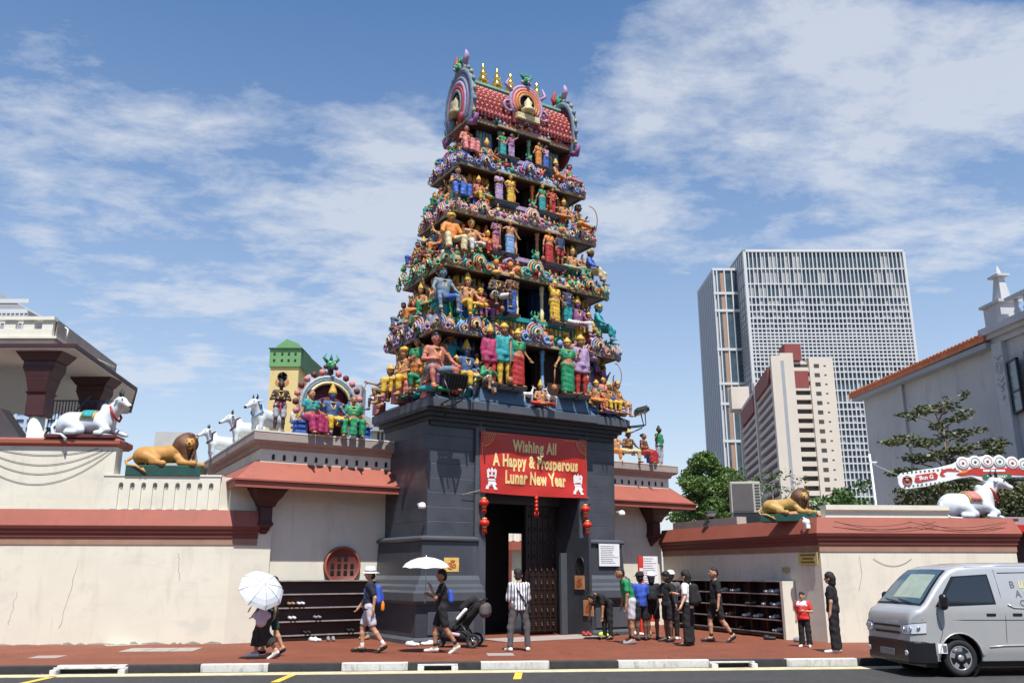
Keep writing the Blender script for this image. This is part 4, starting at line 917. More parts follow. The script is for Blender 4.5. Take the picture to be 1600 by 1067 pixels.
# ------------------------------------------------------------ barrel roof
RT = 1.34; RS0, RS1 = 1.78, 5.32; RZ = 14.58; RH = 1.30; RW = .76
def bar(u, off=0.0):
    """u in 0..1 front base to back base over the ridge"""
    a = PI*u; x = -math.cos(a); y = abs(math.sin(a))**.8
    return RT+x*(RW+off)*(1+.12*math.sin(PI*min(1, y*1.0))*(1-y)), RZ+y*(RH+off)
b = MB(); n = 20; vs = []; fs = []
for i, s in enumerate((RS0, RS1)):
    for j in range(n+1): t_, z_ = bar(j/n); vs.append((s, t_, z_))
fs = [(j, j+1, n+2+j, n+1+j) for j in range(n)]+[tuple(range(n+1)), tuple(range(2*n+1, n, -1))]
b.add(vs, fs); b.box(RS0-.10, RS1+.10, RT-RW-.06, RT+RW+.06, 14.56, 14.68, 1)
vt = b.build('vault', [pm('maroon'), pm('maroon')], tw)
lat = MB(); ns = 22
for i in range(-8, ns+1):
    for sg in (0, 1):
        pts = []
        for j in range(13):
            u = j/12*.5; s = RS0+(RS1-RS0)*(i+(j*.62 if sg == 0 else 7.44-j*.62))/ns
            if RS0 <= s <= RS1:
                t_, z_ = bar(u, .008); pts.append((s, t_, z_))
        if len(pts) > 1: lat.tube(pts, .014, 4, 0, caps=False)
lat.build('lattice_ridge', [pm('red')], vt)
sc_ = MB()
for i in range(ns*1):
    for j in range(12):
        u = (j+.5)/12*.5; s = RS0+(RS1-RS0)*(i+.5)/ns+(.04 if j % 2 else 0)
        t_, z_ = bar(u, .0); sc_.ball((s, t_, z_), (.045, .03, .05), (i+j) % 2, 6)
sc_.build('scale_tile', [pm('pink'), pm('rosetile')], vt)['kind'] = 'stuff'
rd = MB(); rd.box(RS0-.02, RS1+.02, RT-.22, RT+.22, RZ+RH-.06, RZ+RH+.06); rd.box(RS0, RS1, RT-.27, RT+.27, RZ+RH+.06, RZ+RH+.14, 1); rd.build('ridge', [pm('ltblue'), pm('ltgreen')], vt, bevel=.01)
dn = MB()
for j in range(30): s = RS0-.1+j*(RS1-RS0+.2)/30; dn.box(s, s+.06, RT-RW-.16, RT-RW-.06, 14.66, 14.74)
dn.build('dentil', pm('pink'), vt)
# big horseshoe gables
def gable(s, side):
    mb = MB(); ax = (0, -.72, 0); c = Vector((s, RT-.08, 15.02)); f = Vector((side, 0, 0))
    for i, (r_, m_, w) in enumerate(((1.08, 0, .10), (.94, 1, .06), (.83, 2, .07), (.70, 3, .07), (.56, 4, .06), (.45, 0, .05))):
        mb.tube(arc(c+f*(.03*i), r_, -42, 222, 26, ax, 1.12), w, 6, m_)
    for j in range(17):
        q = -35+j*250/16; p = c+Vector((0, -math.cos(R(q))*.86, math.sin(R(q))*1.12*1.19)); mb.ball(p, (.07, .10, .10), 5 if j % 2 else 0, 7)
    T = Matrix.Translation(c) @ Matrix.Rotation(PI/2, 4, 'Y'); mb.lathe([(.98, -.05), (.98, .05), (0, .05)], n=24, T=T, mi=6, sy=.72, sx=1.1)
    mb.lathe([(.24, -.3), (.26, -.2), (.14, -.05), (.19, .1), (.09, .22), (.04, .34), (0, .44)], c+f*.12, 8, 5)
    for e_ in (-1, 1): mb.ball(c+f*.1+Vector((0, e_*.3, -.45)), (.12, .14, .2), 2 if e_ > 0 else 4, 8); mb.ball(c+f*.12+Vector((0, e_*.3, -.22)), .08, 5, 7)
    lionface(mb, c+Vector((0, 0, 1.34))+f*.05, .30, f, 7, 5, 3, ax)
    mb.tube([c+Vector((0, -.22, 1.4)), c+Vector((0, -.38, 1.6)), c+Vector((0, -.3, 1.82))], [.11, .09, .03], 6, 3); mb.tube([c+Vector((0, .2, 1.4)), c+Vector((0, .34, 1.65)), c+Vector((0, .2, 1.85))], [.11, .08, .03], 6, 4)
    for q in (-1, 1):
        mb.tube([c+Vector((0, q*.62, -.72)), c+Vector((0, q*.88, -.88)), c+Vector((0, q*.98, -.65)), c+Vector((0, q*.84, -.55))], [.10, .09, .08, .04], 6, 1)
    mb.build('horseshoe_gable', [pm('greyblue'), pm('purple'), pm('greyblue'), pm('lilac'), pm('red'), pm('olivecream'), pm('maroon'), pm('green')], tw)
gable(RS0-.06, -1); gable(RS1+.06, 1)
# small front dormer arch
mb = MB(); c = Vector((CS, .46, 15.32))
for i, (r_, m_, w) in enumerate(((.56, 0, .06), (.46, 1, .06), (.37, 2, .05), (.29, 3, .04))): mb.tube(arc(c+Vector((0, -.02*i, 0)), r_, -40, 220, 18, (1, 0, 0), 1.05), w, 6, m_)
mb.box(CS-.5, CS+.5, .42, 1.2, 14.6, 15.0, 4); mb.lathe([(.3, 0), (.3, .6), (0, .6)], c+Vector((0, .35, -.3)), 10, 4)
T = Matrix.Translation(c+Vector((0, .04, 0))) @ Matrix.Rotation(PI/2, 4, 'X'); mb.lathe([(.5, -.3), (.5, .02), (0, .02)], n=20, T=T, mi=5)
mb.lathe([(.22, -.32), (.24, -.25), (.1, -.12), (.13, 0), (.05, .12), (0, .2)], c+Vector((0, -.12, 0)), 8, 6); mb.box(CS-.4, CS+.4, .30, .42, 14.74, 14.92, 6)
lionface(mb, c+Vector((0, -.02, .78)), .25, (0, -1, 0), 7, 6, 0)
for q in (-1, 1):
    mb.tube(arc(c+Vector((q*.62, 0, -.2)), .17, 0, 330, 10), .045, 5, 0); mb.tube([c+Vector((q*.5, 0, .3)), c+Vector((q*.72, 0, .5)), c+Vector((q*.6, 0, .72))], [.06, .06, .02], 5, 0)
mb.build('dormer_arch', [pm('lilac'), pm('pink'), pm('orange'), pm('peach'), pm('maroon'), pm('black'), pm('cream'), pm('green')], tw)
for i in range(5):
    g = MB(); g.lathe([(r_*1.15, z_*1.12) for r_, z_ in [(.11, 0), (.12, .03), (.06, .07), (.05, .10), (.13, .17), (.15, .24), (.12, .31), (.05, .36), (.09, .41), (.10, .46), (.05, .52), (.03, .56), (.06, .61), (.05, .66), (.02, .74), (0, .86)]], (2.55+i*.5, RT, RZ+RH+.13), 14)
    g.build('finial', 'goldm' if 'goldm' in M else 'gold', tw)

# ------------------------------------------------------------ statues on the tower
TN = {1: 'lowest', 2: 'second', 3: 'third', 4: 'fourth', 5: 'topmost'}
ROWS = [
 # tier, s, t, z, h, legs, arms, dress, top, head, skin, c1, c2, fem, weapon, description
 (1, .55, .22, 6.0, 1.62, 'sit', 'fold,knee', 'shorts', 'none', 'short', 'pinkskin', 'greyblue', 'red', 0, '', 'large pink seated statue with moustache, feet hanging, front left corner'),
 (1, .98, .30, 6.1, .66, 'cross', 'namaste,namaste', 'dhoti', 'sash', 'topknot', 'greenskin', 'green', 'green', 0, '', 'small green cross-legged statue behind the left floodlight'),
 (1, 1.20, .62, 6.35, 1.55, 'stand', 'bless,out', 'dhoti', 'long', 'tall', 'tan', 'cream', 'teal', 0, 'spear', 'teal-sleeved standing statue holding a long spear'),
 (1, 1.50, .30, 6.12, 1.5, 'lalita', 'mace,knee', 'dhoti', 'sash', 'tall', 'blueskin', 'yellow', 'ltblue', 0, 'staff', 'blue-skinned crowned statue in yellow, one leg folded'),
 (1, 1.90, .45, 6.15, 1.20, 'stand', 'fold,fold', 'shorts', 'none', 'short', 'skin', 'peach', 'red', 0, '', 'bare-chested boy statue right of the blue-skinned one'),
 (1, 2.02, -.05, 6.40, 1.66, 'stand', 'down,down', 'trousers', 'coat', 'tall', 'brown', 'red', 'magenta', 0, '', 'standing statue in magenta tunic with tall crown'),
 (1, 1.98, -.02, 6.02, 1.14, 'kneel', 'namaste,namaste', 'shorts', 'long', 'low', 'peach', 'white', 'green', 0, '', 'kneeling statue in green with hands joined at the ledge edge'),
 (1, 2.42, -.12, 6.38, 1.74, 'stand', 'down,down', 'trousers', 'coat', 'hat', 'tan', 'yellow', 'teal', 0, '', 'tall guard statue in teal coat and yellow trousers, left of doorway'),
 (1, 2.84, -.14, 6.38, 1.62, 'stand', 'bless,side', 'sari', 'blouse', 'low', 'skin', 'red', 'green', 1, 'mace', 'woman statue in red sari and green blouse beside the doorway'),
 (1, 3.66, -.02, 5.98, .74, 'cross', 'lap,lap', 'dhoti', 'sash', 'tall', 'skin', 'red', 'orange', 0, '', 'small red seated statue between two white deer'),
 (1, 4.50, -.14, 6.38, 1.62, 'stand', 'side,bless', 'sari', 'blouse', 'low', 'skin', 'green', 'green', 1, 'mace', 'woman statue in green sari right of the doorway'),
 (1, 4.98, -.12, 6.38, 1.78, 'stand', 'down,down', 'trousers', 'coat', 'hat', 'tan', 'red', 'lilac', 0, '', 'tall guard statue in lilac tunic and red trousers, right of doorway'),
 (1, 5.40, .20, 6.05, 1.12, 'kneel', 'lap,out', 'shorts', 'long', 'tall', 'peach', 'green', 'teal', 0, 'veena', 'seated teal-clad statue resting a long staff on the ledge'),
 (1, 5.80, .55, 6.45, 1.25, 'stand', 'fold,bless', 'dhoti', 'shawl', 'topknot', 'blueskin', 'purple', 'magenta', 0, '', 'dark blue-faced statue in purple under a lilac parasol'),
 (1, 6.30, .55, 6.40, 1.35, 'stand', 'out,bless,up2,up2', 'dhoti', 'coat', 'tall', 'brown', 'magenta', 'purple', 0, '', 'four-armed purple statue near the right corner'),
 (1, 5.75, .18, 6.05, .95, 'lalitaR', 'bless,lap', 'dhoti', 'shawl', 'low', 'peach', 'orange', 'yellow', 1, '', 'golden-shawled seated statue right of the teal one'),
 (1, 6.22, .20, 6.02, .98, 'sit', 'lap,knee', 'dhoti', 'sash', 'low', 'tan', 'yellow', 'green', 0, '', 'brown seated statue in green wrap at right front edge'),
 (1, 6.66, .35, 6.02, 1.1, 'sit', 'up,knee', 'shorts', 'shawl', 'low', 'skin', 'yellow', 'white', 0, 'bow', 'rightmost seated archer statue on one raised knee'),
 (1, 6.55, 1.1, 6.1, 1.15, 'wide', 'up,up', 'dhoti', 'sash', 'topknot', 'brown', 'yellow', 'red', 0, 'sword', 'brown statue with arms raised round the right corner'),
 # left flank, lowest
 (1, .5, 1.15, 6.1, 1.60, 'stand', 'fold,bless', 'sari', 'blouse', 'topknot', 'skin', 'orange', 'green', 1, '', 'standing woman statue in orange and green, first behind the left corner'),
 (1, .42, 1.75, 6.1, 1.50, 'sit', 'fold,lap', 'dhoti', 'none', 'turban', 'skin', 'yellow', 'green', 0, '', 'seated statue in green turban and yellow cloth on left flank'),
 (1, .55, 2.25, 6.25, 1.60, 'stand', 'overhead,up', 'dhoti', 'sash', 'short', 'tan', 'brown', 'green', 0, 'sword', 'brown statue lifting one arm high on left flank'),
 (1, .40, 2.62, 6.1, 1.15, 'squat', 'out,knee', 'shorts', 'none', 'low', 'tan', 'olive', 'green', 0, 'sword', 'crouching statue thrusting out a dagger on left flank'),
 (1, .38, 3.05, 5.98, .95, 'sit', 'lap,knee', 'shorts', 'none', 'short', 'darkbrown', 'white', 'green', 0, '', 'dark seated statue in white cloth at the back end of left flank'),
 (1, .85, 1.45, 6.5, 1.45, 'stand', 'bless,bless,up2,up2', 'dhoti', 'sash', 'tall', 'brown', 'red', 'gold', 0, '', 'crowned brown four-armed statue in the second rank of left flank'),
 (1, .85, 2.45, 6.5, 1.35, 'stand', 'bless,side', 'sari', 'blouse', 'bun', 'tan', 'purple', 'red', 1, '', 'woman statue in purple sari at the rear of left flank'),
 # tier 2
 (2, .76, .30, 8.14, 1.32, 'sit', 'knee,knee', 'shorts', 'vest', 'short', 'greyblue', 'blue', 'greyblue', 0, '', 'blue-grey seated man statue with blue cloth at left corner'),
 (2, 1.52, .32, 8.14, 1.38, 'lalita', 'bless,knee,up2,up2', 'dhoti', 'sash', 'tall', 'peach', 'yellow', 'gold', 0, '', 'golden-yellow four-armed seated statue with one leg folded'),
 (2, 1.98, .40, 8.15, 1.05, 'sit', 'out,lap,up2,up2', 'dhoti', 'none', 'low', 'brown', 'purple', 'red', 0, '', 'small brown statue in purple with raised rear arms'),
 (2, 2.32, .10, 8.46, 1.22, 'sit', 'fold,lap', 'shorts', 'none', 'turban', 'darkbrown', 'white', 'white', 0, '', 'dark brown seated man statue in white cloth and white turban'),
 (2, 2.80, .12, 8.46, 1.28, 'stand', 'mace,fold', 'sari', 'none', 'low', 'brown', 'blue', 'blue', 1, 'mace', 'brown statue in blue lower cloth left of the doorway'),
 (2, 4.28, .12, 8.46, 1.28, 'stand', 'overhead,side', 'sari', 'blouse', 'low', 'skin', 'yellow', 'yellow', 1, 'mace', 'woman statue in yellow sari right of the doorway'),
 (2, 4.75, .14, 8.46, 1.26, 'stand', 'down,akimbo', 'dhoti', 'vest', 'hat', 'brown', 'teal', 'navy', 0, '', 'dark statue in navy and teal right of the yellow woman'),
 (2, 5.25, .34, 8.16, 1.35, 'lalitaR', 'bless,lap,up2,up2', 'dhoti', 'sash', 'tall', 'purple', 'white', 'pink', 0, '', 'purple four-armed seated statue with white lap'),
 (2, 5.72, .42, 8.16, .95, 'sit', 'lap,bless', 'dhoti', 'shawl', 'low', 'skin', 'orange', 'orange', 0, '', 'small orange seated statue near the right corner'),
 (2, 6.05, .36, 8.14, 1.25, 'sit', 'knee,knee', 'dhoti', 'long', 'turban', 'greyblue', 'teal', 'teal', 0, '', 'teal seated man statue with legs over the right corner'),
 (2, .86, .95, 8.2, 1.2, 'lalita', 'up,overhead', 'dhoti', 'none', 'short', 'peach', 'green', 'green', 0, '', 'statue with green leg cloth and arm over its head'),
 (2, .74, 1.5, 8.16, 1.30, 'lalita', 'bless,knee', 'dhoti', 'sash', 'tall', 'skin', 'orange', 'gold', 0, '', 'orange seated statue with gold crown on left flank'),
 (2, .84, 2.05, 8.16, 1.2, 'stand', 'namaste,namaste', 'sari', 'blouse', 'bun', 'tan', 'purple', 'pink', 1, '', 'woman statue in purple with hands joined on left flank'),
 (2, .70, 2.55, 8.14, .95, 'kneel', 'lap,up', 'dhoti', 'shawl', 'short', 'brown', 'greyblue', 'greyblue', 0, '', 'grey-shawled kneeling statue on left flank'),
 (2, 1.15, 1.2, 8.6, 1.1, 'stand', 'bless,bless,up2,up2', 'dhoti', 'sash', 'tall', 'tan', 'red', 'gold', 0, '', 'red-clad standing statue high behind the left corner'),
 # tier 3
 (3, 1.05, .45, 9.97, 1.24, 'sit', 'knee,lap', 'wide', 'long', 'turban', 'tan', 'cream', 'orange', 0, '', 'turbaned seated statue in orange coat and cream trousers at left corner'),
 (3, 1.70, .48, 9.97, 1.22, 'lalita', 'bless,knee,up2,up2', 'dhoti', 'shawl', 'low', 'peach', 'white', 'pink', 0, '', 'pink four-armed seated statue with white leg cloth'),
 (3, 2.20, .40, 9.97, .95, 'kneel', 'namaste,namaste', 'dhoti', 'none', 'low', 'orange', 'red', 'red', 0, '', 'small kneeling statue in red beside the bay'),
 (3, 2.42, .30, 10.28, 1.02, 'stand', 'fold,fold', 'dhoti', 'vest', 'short', 'brown', 'pink', 'purple', 0, '', 'purple-clad standing statue with folded arms'),
 (3, 2.86, .28, 10.28, 1.08, 'stand', 'out,mace', 'sari', 'none', 'low', 'skin', 'ltblue', 'blue', 1, 'mace', 'woman statue in light blue sari left of the opening'),
 (3, 4.22, .28, 10.28, 1.10, 'stand', 'mace,bless', 'sari', 'blouse', 'low', 'skin', 'red', 'orange', 1, 'mace', 'woman statue in red and gold right of the opening'),
 (3, 4.62, .30, 10.28, 1.06, 'stand', 'down,down', 'shorts', 'tee', 'short', 'tan', 'red', 'navy', 0, '', 'standing statue in navy tunic and red shorts'),
 (3, 5.20, .48, 9.97, 1.15, 'lalitaR', 'bless,lap,up2,up2', 'dhoti', 'shawl', 'tall', 'peach', 'ltgreen', 'white', 0, '', 'pale green four-armed seated statue, right side'),
 (3, 5.60, .40, 9.97, .72, 'stand', 'fold,fold', 'sari', 'blouse', 'low', 'peach', 'lilac', 'yellow', 1, '', 'small statue in yellow top and lilac skirt'),
 (3, 5.88, .46, 9.97, 1.15, 'sit', 'knee,knee', 'dhoti', 'long', 'turban', 'brown', 'cream', 'blue', 0, '', 'blue-clad seated statue with orange turban at right corner'),
 (3, 1.12, 1.0, 10.0, 1.1, 'lalita', 'up,knee', 'dhoti', 'shawl', 'short', 'peach', 'orange', 'orange', 0, '', 'orange statue stretching an arm behind the left corner'),
 (3, 1.05, 1.5, 10.0, 1.12, 'stand', 'out,out', 'dhoti', 'shawl', 'low', 'greyblue', 'purple', 'lilac', 0, '', 'winged lilac standing statue on left flank'),
 (3, .98, 1.95, 9.98, 1.02, 'sit', 'bless,lap', 'dhoti', 'sash', 'tall', 'brown', 'maroon', 'red', 0, '', 'maroon seated statue on left flank'),
 (3, 1.02, 2.4, 9.98, .98, 'kneel', 'lap,bless', 'dhoti', 'shawl', 'short', 'tan', 'blue', 'ltblue', 0, '', 'blue-shawled kneeling statue at the rear of left flank'),
 (3, 1.4, 1.3, 10.3, .98, 'stand', 'bless,bless,up2,up2', 'dhoti', 'sash', 'tall', 'tan', 'green', 'gold', 0, '', 'green-clad standing statue in the second rank of left flank'),
 # tier 4
 (4, 1.32, .60, 11.64, 1.05, 'sit', 'namaste,namaste', 'skirt', 'vest', 'short', 'skin', 'blue', 'navy', 0, '', 'seated statue in bright blue skirt with joined hands at left corner'),
 (4, 1.98, .58, 11.66, .98, 'lalita', 'bless,lap,up2,up2', 'dhoti', 'shawl', 'tall', 'pinkskin', 'yellow', 'pink', 0, '', 'round pink four-armed seated statue with yellow lap'),
 (4, 2.60, .46, 11.92, .92, 'stand', 'fold,mace', 'sari', 'blouse', 'short', 'brown', 'lilac', 'lilac', 1, '', 'standing statue in lilac beside the bay'),
 (4, 2.98, .44, 11.92, .92, 'stand', 'akimbo,side', 'sari', 'blouse', 'low', 'skin', 'yellow', 'yellow', 1, '', 'woman statue in yellow left of the opening'),
 (4, 4.10, .44, 11.92, .92, 'stand', 'side,bless', 'sari', 'blouse', 'low', 'peach', 'teal', 'green', 1, 'mace', 'woman statue in green right of the opening'),
 (4, 4.48, .46, 11.92, .92, 'stand', 'akimbo,akimbo', 'dhoti', 'vest', 'low', 'skin', 'red', 'red', 0, 'mace', 'standing statue in red with hands on hips'),
 (4, 5.00, .60, 11.66, 1.02, 'lalitaR', 'bless,knee,up2,up2', 'dhoti', 'sash', 'tall', 'skin', 'orange', 'gold', 0, '', 'orange four-armed seated statue with one leg folded'),
 (4, 5.55, .62, 11.66, .90, 'cross', 'lap,bless', 'dhoti', 'shawl', 'short', 'brown', 'orange', 'blue', 0, 'bow', 'cross-legged statue in blue and orange at right corner'),
 (4, 1.40, 1.15, 11.68, .92, 'stand', 'up,lap', 'sari', 'blouse', 'low', 'tan', 'green', 'olive', 1, '', 'olive-clad standing statue behind the left corner'),
 (4, 1.32, 1.6, 11.66, .82, 'kneel', 'bless,up', 'dhoti', 'shawl', 'short', 'pinkskin', 'green', 'brown', 0, '', 'pinkish kneeling statue on left flank'),
 (4, 1.34, 2.05, 11.66, .86, 'sit', 'lap,lap', 'dhoti', 'sash', 'tall', 'brown', 'teal', 'gold', 0, '', 'teal-clad seated statue at the rear of left flank'),
 # tier 5
 (5, 1.66, .74, 13.18, .98, 'sit', 'fold,fold', 'skirt', 'none', 'topknot', 'pinkskin', 'pink', 'pink', 0, '', 'pink seated statue with folded arms at left corner'),
 (5, 2.34, .74, 13.20, .78, 'cross', 'lap,bless', 'dhoti', 'shawl', 'tall', 'skin', 'orange', 'orange', 0, '', 'orange cross-legged statue with pointed crown, left side'),
 (5, 2.82, .60, 13.44, .80, 'stand', 'akimbo,side', 'sari', 'blouse', 'short', 'peach', 'teal', 'green', 1, '', 'statue in green sari beside the bay'),
 (5, 3.10, .58, 13.44, .82, 'stand', 'side,up', 'dhoti', 'vest', 'short', 'pinkskin', 'lilac', 'purple', 0, '', 'lilac-clad standing statue left of the opening'),
 (5, 4.08, .58, 13.44, .82, 'stand', 'side,bless', 'sari', 'blouse', 'short', 'peach', 'orange', 'orange', 1, '', 'woman statue in orange right of the opening'),
 (5, 4.36, .60, 13.44, .80, 'stand', 'akimbo,side', 'sari', 'vest', 'short', 'brown', 'blue', 'lilac', 0, '', 'standing statue in bright blue beside the opening'),
 (5, 4.82, .74, 13.20, .80, 'cross', 'lap,knee', 'dhoti', 'sash', 'tall', 'skin', 'orange', 'gold', 0, '', 'orange cross-legged statue with pointed crown, right side'),
 (5, 5.35, .76, 13.20, .72, 'cross', 'lap,lap', 'dhoti', 'shawl', 'short', 'pinkskin', 'pink', 'pink', 0, '', 'pale pink cross-legged statue at right corner'),
 (5, 1.72, 1.25, 13.2, .86, 'stand', 'up,lap', 'dhoti', 'shawl', 'topknot', 'brown', 'green', 'pink', 0, '', 'pink-shawled statue behind the left corner'),
 (5, 1.62, 1.7, 13.2, .74, 'sit', 'knee,knee', 'dhoti', 'long', 'turban', 'tan', 'blue', 'red', 0, '', 'red and blue seated statue on left flank'),
]
ORD = ['lowest', 'second', 'third', 'fourth', 'topmost']
for (k, s, t, z, h, legs, arms, dress, top, head, skin, c1, c2, fem, wep, desc) in ROWS:
    flank = s < 1.8 and t > TF[k]+.55
    rz = TA + (-PI/2*.8 if flank else (R(35) if s > CS+HW[k]-.75 and t > .3 else 0)) + random.uniform(-.12, .12)
    tn = TN[k]+' tier'
    statue((desc if 'tier' in desc else desc+', '+tn), 'statue', TP(s, t, z), rz, h, legs, arms, dress, top, head, skin, c1, c2, fem, wep)
    # plinth stone under the raised figures
    if legs in ('sit', 'lalita', 'lalitaR'):
        hh = .40*h/1.3
        sb = MB(); sb.box(s-.17*h/1.3, s+.17*h/1.3, t+.04, t+.42, z-.05, z+hh); o = sb.build('seat_block', pm(random.choice(['teal', 'pink', 'ltgreen', 'blue', 'maroon'])), tw, bevel=.01)
    elif flank is False and legs == 'stand':
        sb = MB(); sb.box(s-.19, s+.19, t-.14, t+.2, z-.07, z-.03, 1); sb.box(s-.21, s+.21, t-.17, t+.21, z-.04, z+.02); sb.build('footing', [pm('darkbrown'), pm('greyblue')], tw, bevel=.008)
# filler small figures: attendants in the second rank, and makara heads on corners
rnd = random.Random(11)
fill = []
for k in range(1, 6):
    hw = HW[k]
    for j in range(9 if k < 4 else 7):
        fill.append((k, CS-hw+.55+j*(hw*2-1.0)/(8 if k < 4 else 6), TF[k]+.50 if k < 4 else TF[k]+.42, LEDGE[k-1]+.32, (1.12, 1.02, .90, .76, .66)[k-1], 0))
    if k < 5:
        for s_ in ([-.90, -.78, -.66, -.57, -.5, .54, .62, .72, .82, .92] if k < 3 else [-.84, -.7, -.56, .58, .7, .86]): fill.append((k, CS+s_*hw, TF[k]+.10+.16*(s_*10 % 2), LEDGE[k-1]-.04, (.95, .84, .74, .64, .56)[k-1], 3))
    for j in range(6 if k < 3 else 4):
        fill.append((k, CS-HW[k-1]+.38, TF[k]+.45+j*(TB[k]-TF[k]-.6)/(6 if k < 3 else 4), LEDGE[k-1]-.04, (1.22, 1.14, 1.0, .88, .74)[k-1], 1))
        if j % 2: fill.append((k, CS-HW[k-1]+.62, TF[k]+.65+j*(TB[k]-TF[k]-.6)/(6 if k < 3 else 4), LEDGE[k-1]+.30, (1.15, 1.05, .9, .8, .66)[k-1], 4))
    for j in range(3): fill.append((k, CS+HW[k-1]-.42-.04*j, TF[k]+.3+j*.45, LEDGE[k-1]-.04, (1.0, .95, .85, .72, .6)[k-1], 2))
gar = ['red', 'green', 'yellow', 'pink', 'lilac', 'teal', 'blue', 'orange', 'white', 'purple']; skn = ['skin', 'tan', 'brown', 'pinkskin', 'greenskin', 'blueskin']
pos_ = [('stand', 'fold,fold', 'sari', 'blouse', 'low', 1), ('stand', 'bless,side', 'dhoti', 'sash', 'tall', 0), ('cross', 'lap,lap', 'dhoti', 'sash', 'tall', 0), ('kneel', 'namaste,namaste', 'dhoti', 'shawl', 'short', 0), ('sit', 'knee,knee', 'dhoti', 'long', 'turban', 0)]
seen = {}
for i, (k, s, t, z, h, fl) in enumerate(fill):
    if not fl and abs(s-CS) < BW[k]: continue
    legs, arms, dress, top, head, fem = pos_[rnd.choice((0, 1, 2, 3)) if fl == 3 else (rnd.randrange(5) if fl else rnd.randrange(3))]
    if fl == 3 and legs == 'stand': h *= 1.15
    if fl == 3 and legs == 'cross': h *= .8
    c1, c2, sk = rnd.choice(gar), rnd.choice(gar), rnd.choice(skn)
    kk = (k, fl); seen[kk] = seen.get(kk, 0)+1; n_ = ['first', 'second', 'third', 'fourth', 'fifth', 'sixth', 'seventh', 'eighth', 'ninth', 'tenth'][seen[kk]-1]
    if fl == 2:
        statue('small attendant statue in %s, %s back along the right cornice corner, %s tier' % (c1.replace('lt', 'light '), n_, TN[k]), 'statue', TP(s, t, z), TA+.5+rnd.uniform(-.3, .3), h, legs, arms, dress, top, head, sk, c1, c2, fem); continue
    if fl == 4:
        statue('attendant statue in %s, %s in the raised second row of the left flank, %s tier' % (c1.replace('lt', 'light '), n_, TN[k]), 'statue', TP(s, t, z), TA-PI/2+rnd.uniform(-.3, .3), h, legs, arms, dress, top, head, sk, c1, c2, fem); continue
    if fl == 3:
        statue('small front-rank attendant statue in %s, %s along the front edge from the arch side, %s tier' % (c1.replace('lt', 'light '), n_, TN[k]) if False else 'small front-rank attendant statue in %s, %s of those between larger figures, %s tier' % (c1.replace('lt', 'light '), n_, TN[k]), 'statue', TP(s, t, z), TA+rnd.uniform(-.4, .4), h, legs, arms, dress, top, head, sk, c1, c2, fem); continue
    lab = ('small %s attendant statue in %s, %s from front along left cornice edge, %s tier' if fl else 'small %s attendant statue in %s, %s from left in back rank, %s tier') % ({'stand': 'standing', 'cross': 'cross-legged', 'kneel': 'kneeling', 'sit': 'seated'}[legs], c1.replace('lt', 'light '), n_, TN[k])
    statue(lab, 'statue', TP(s, t, z), TA+(-PI/2 if fl else 0)+rnd.uniform(-.3, .3), h, legs, arms, dress, top, head, sk, c1, c2, fem)
# parasols held over figures
def parasol(s, t, z, r_, c_, label):
    p = MB(); p.lathe([(r_, 0), (r_*.8, r_*.22), (r_*.4, r_*.45), (0, r_*.55)], (s, t, z), 12); p.tube([(s, t, z-.75), (s, t, z+r_*.5)], .015, 5); o = p.build('painted_parasol', pm(c_), None); frame(o, TP(0, 0), TA); tag(o, label, 'parasol', 'painted parasols among the statues')
parasol(1.62, .55, 7.72, .40, 'black', 'black painted parasol over the blue-skinned statue, lowest tier')
parasol(5.62, .30, 7.60, .30, 'lilac', 'lilac painted parasol near the right corner, lowest tier')
parasol(1.35, .9, 11.1, .28, 'white', 'white painted parasol behind the turbaned statue, third tier')
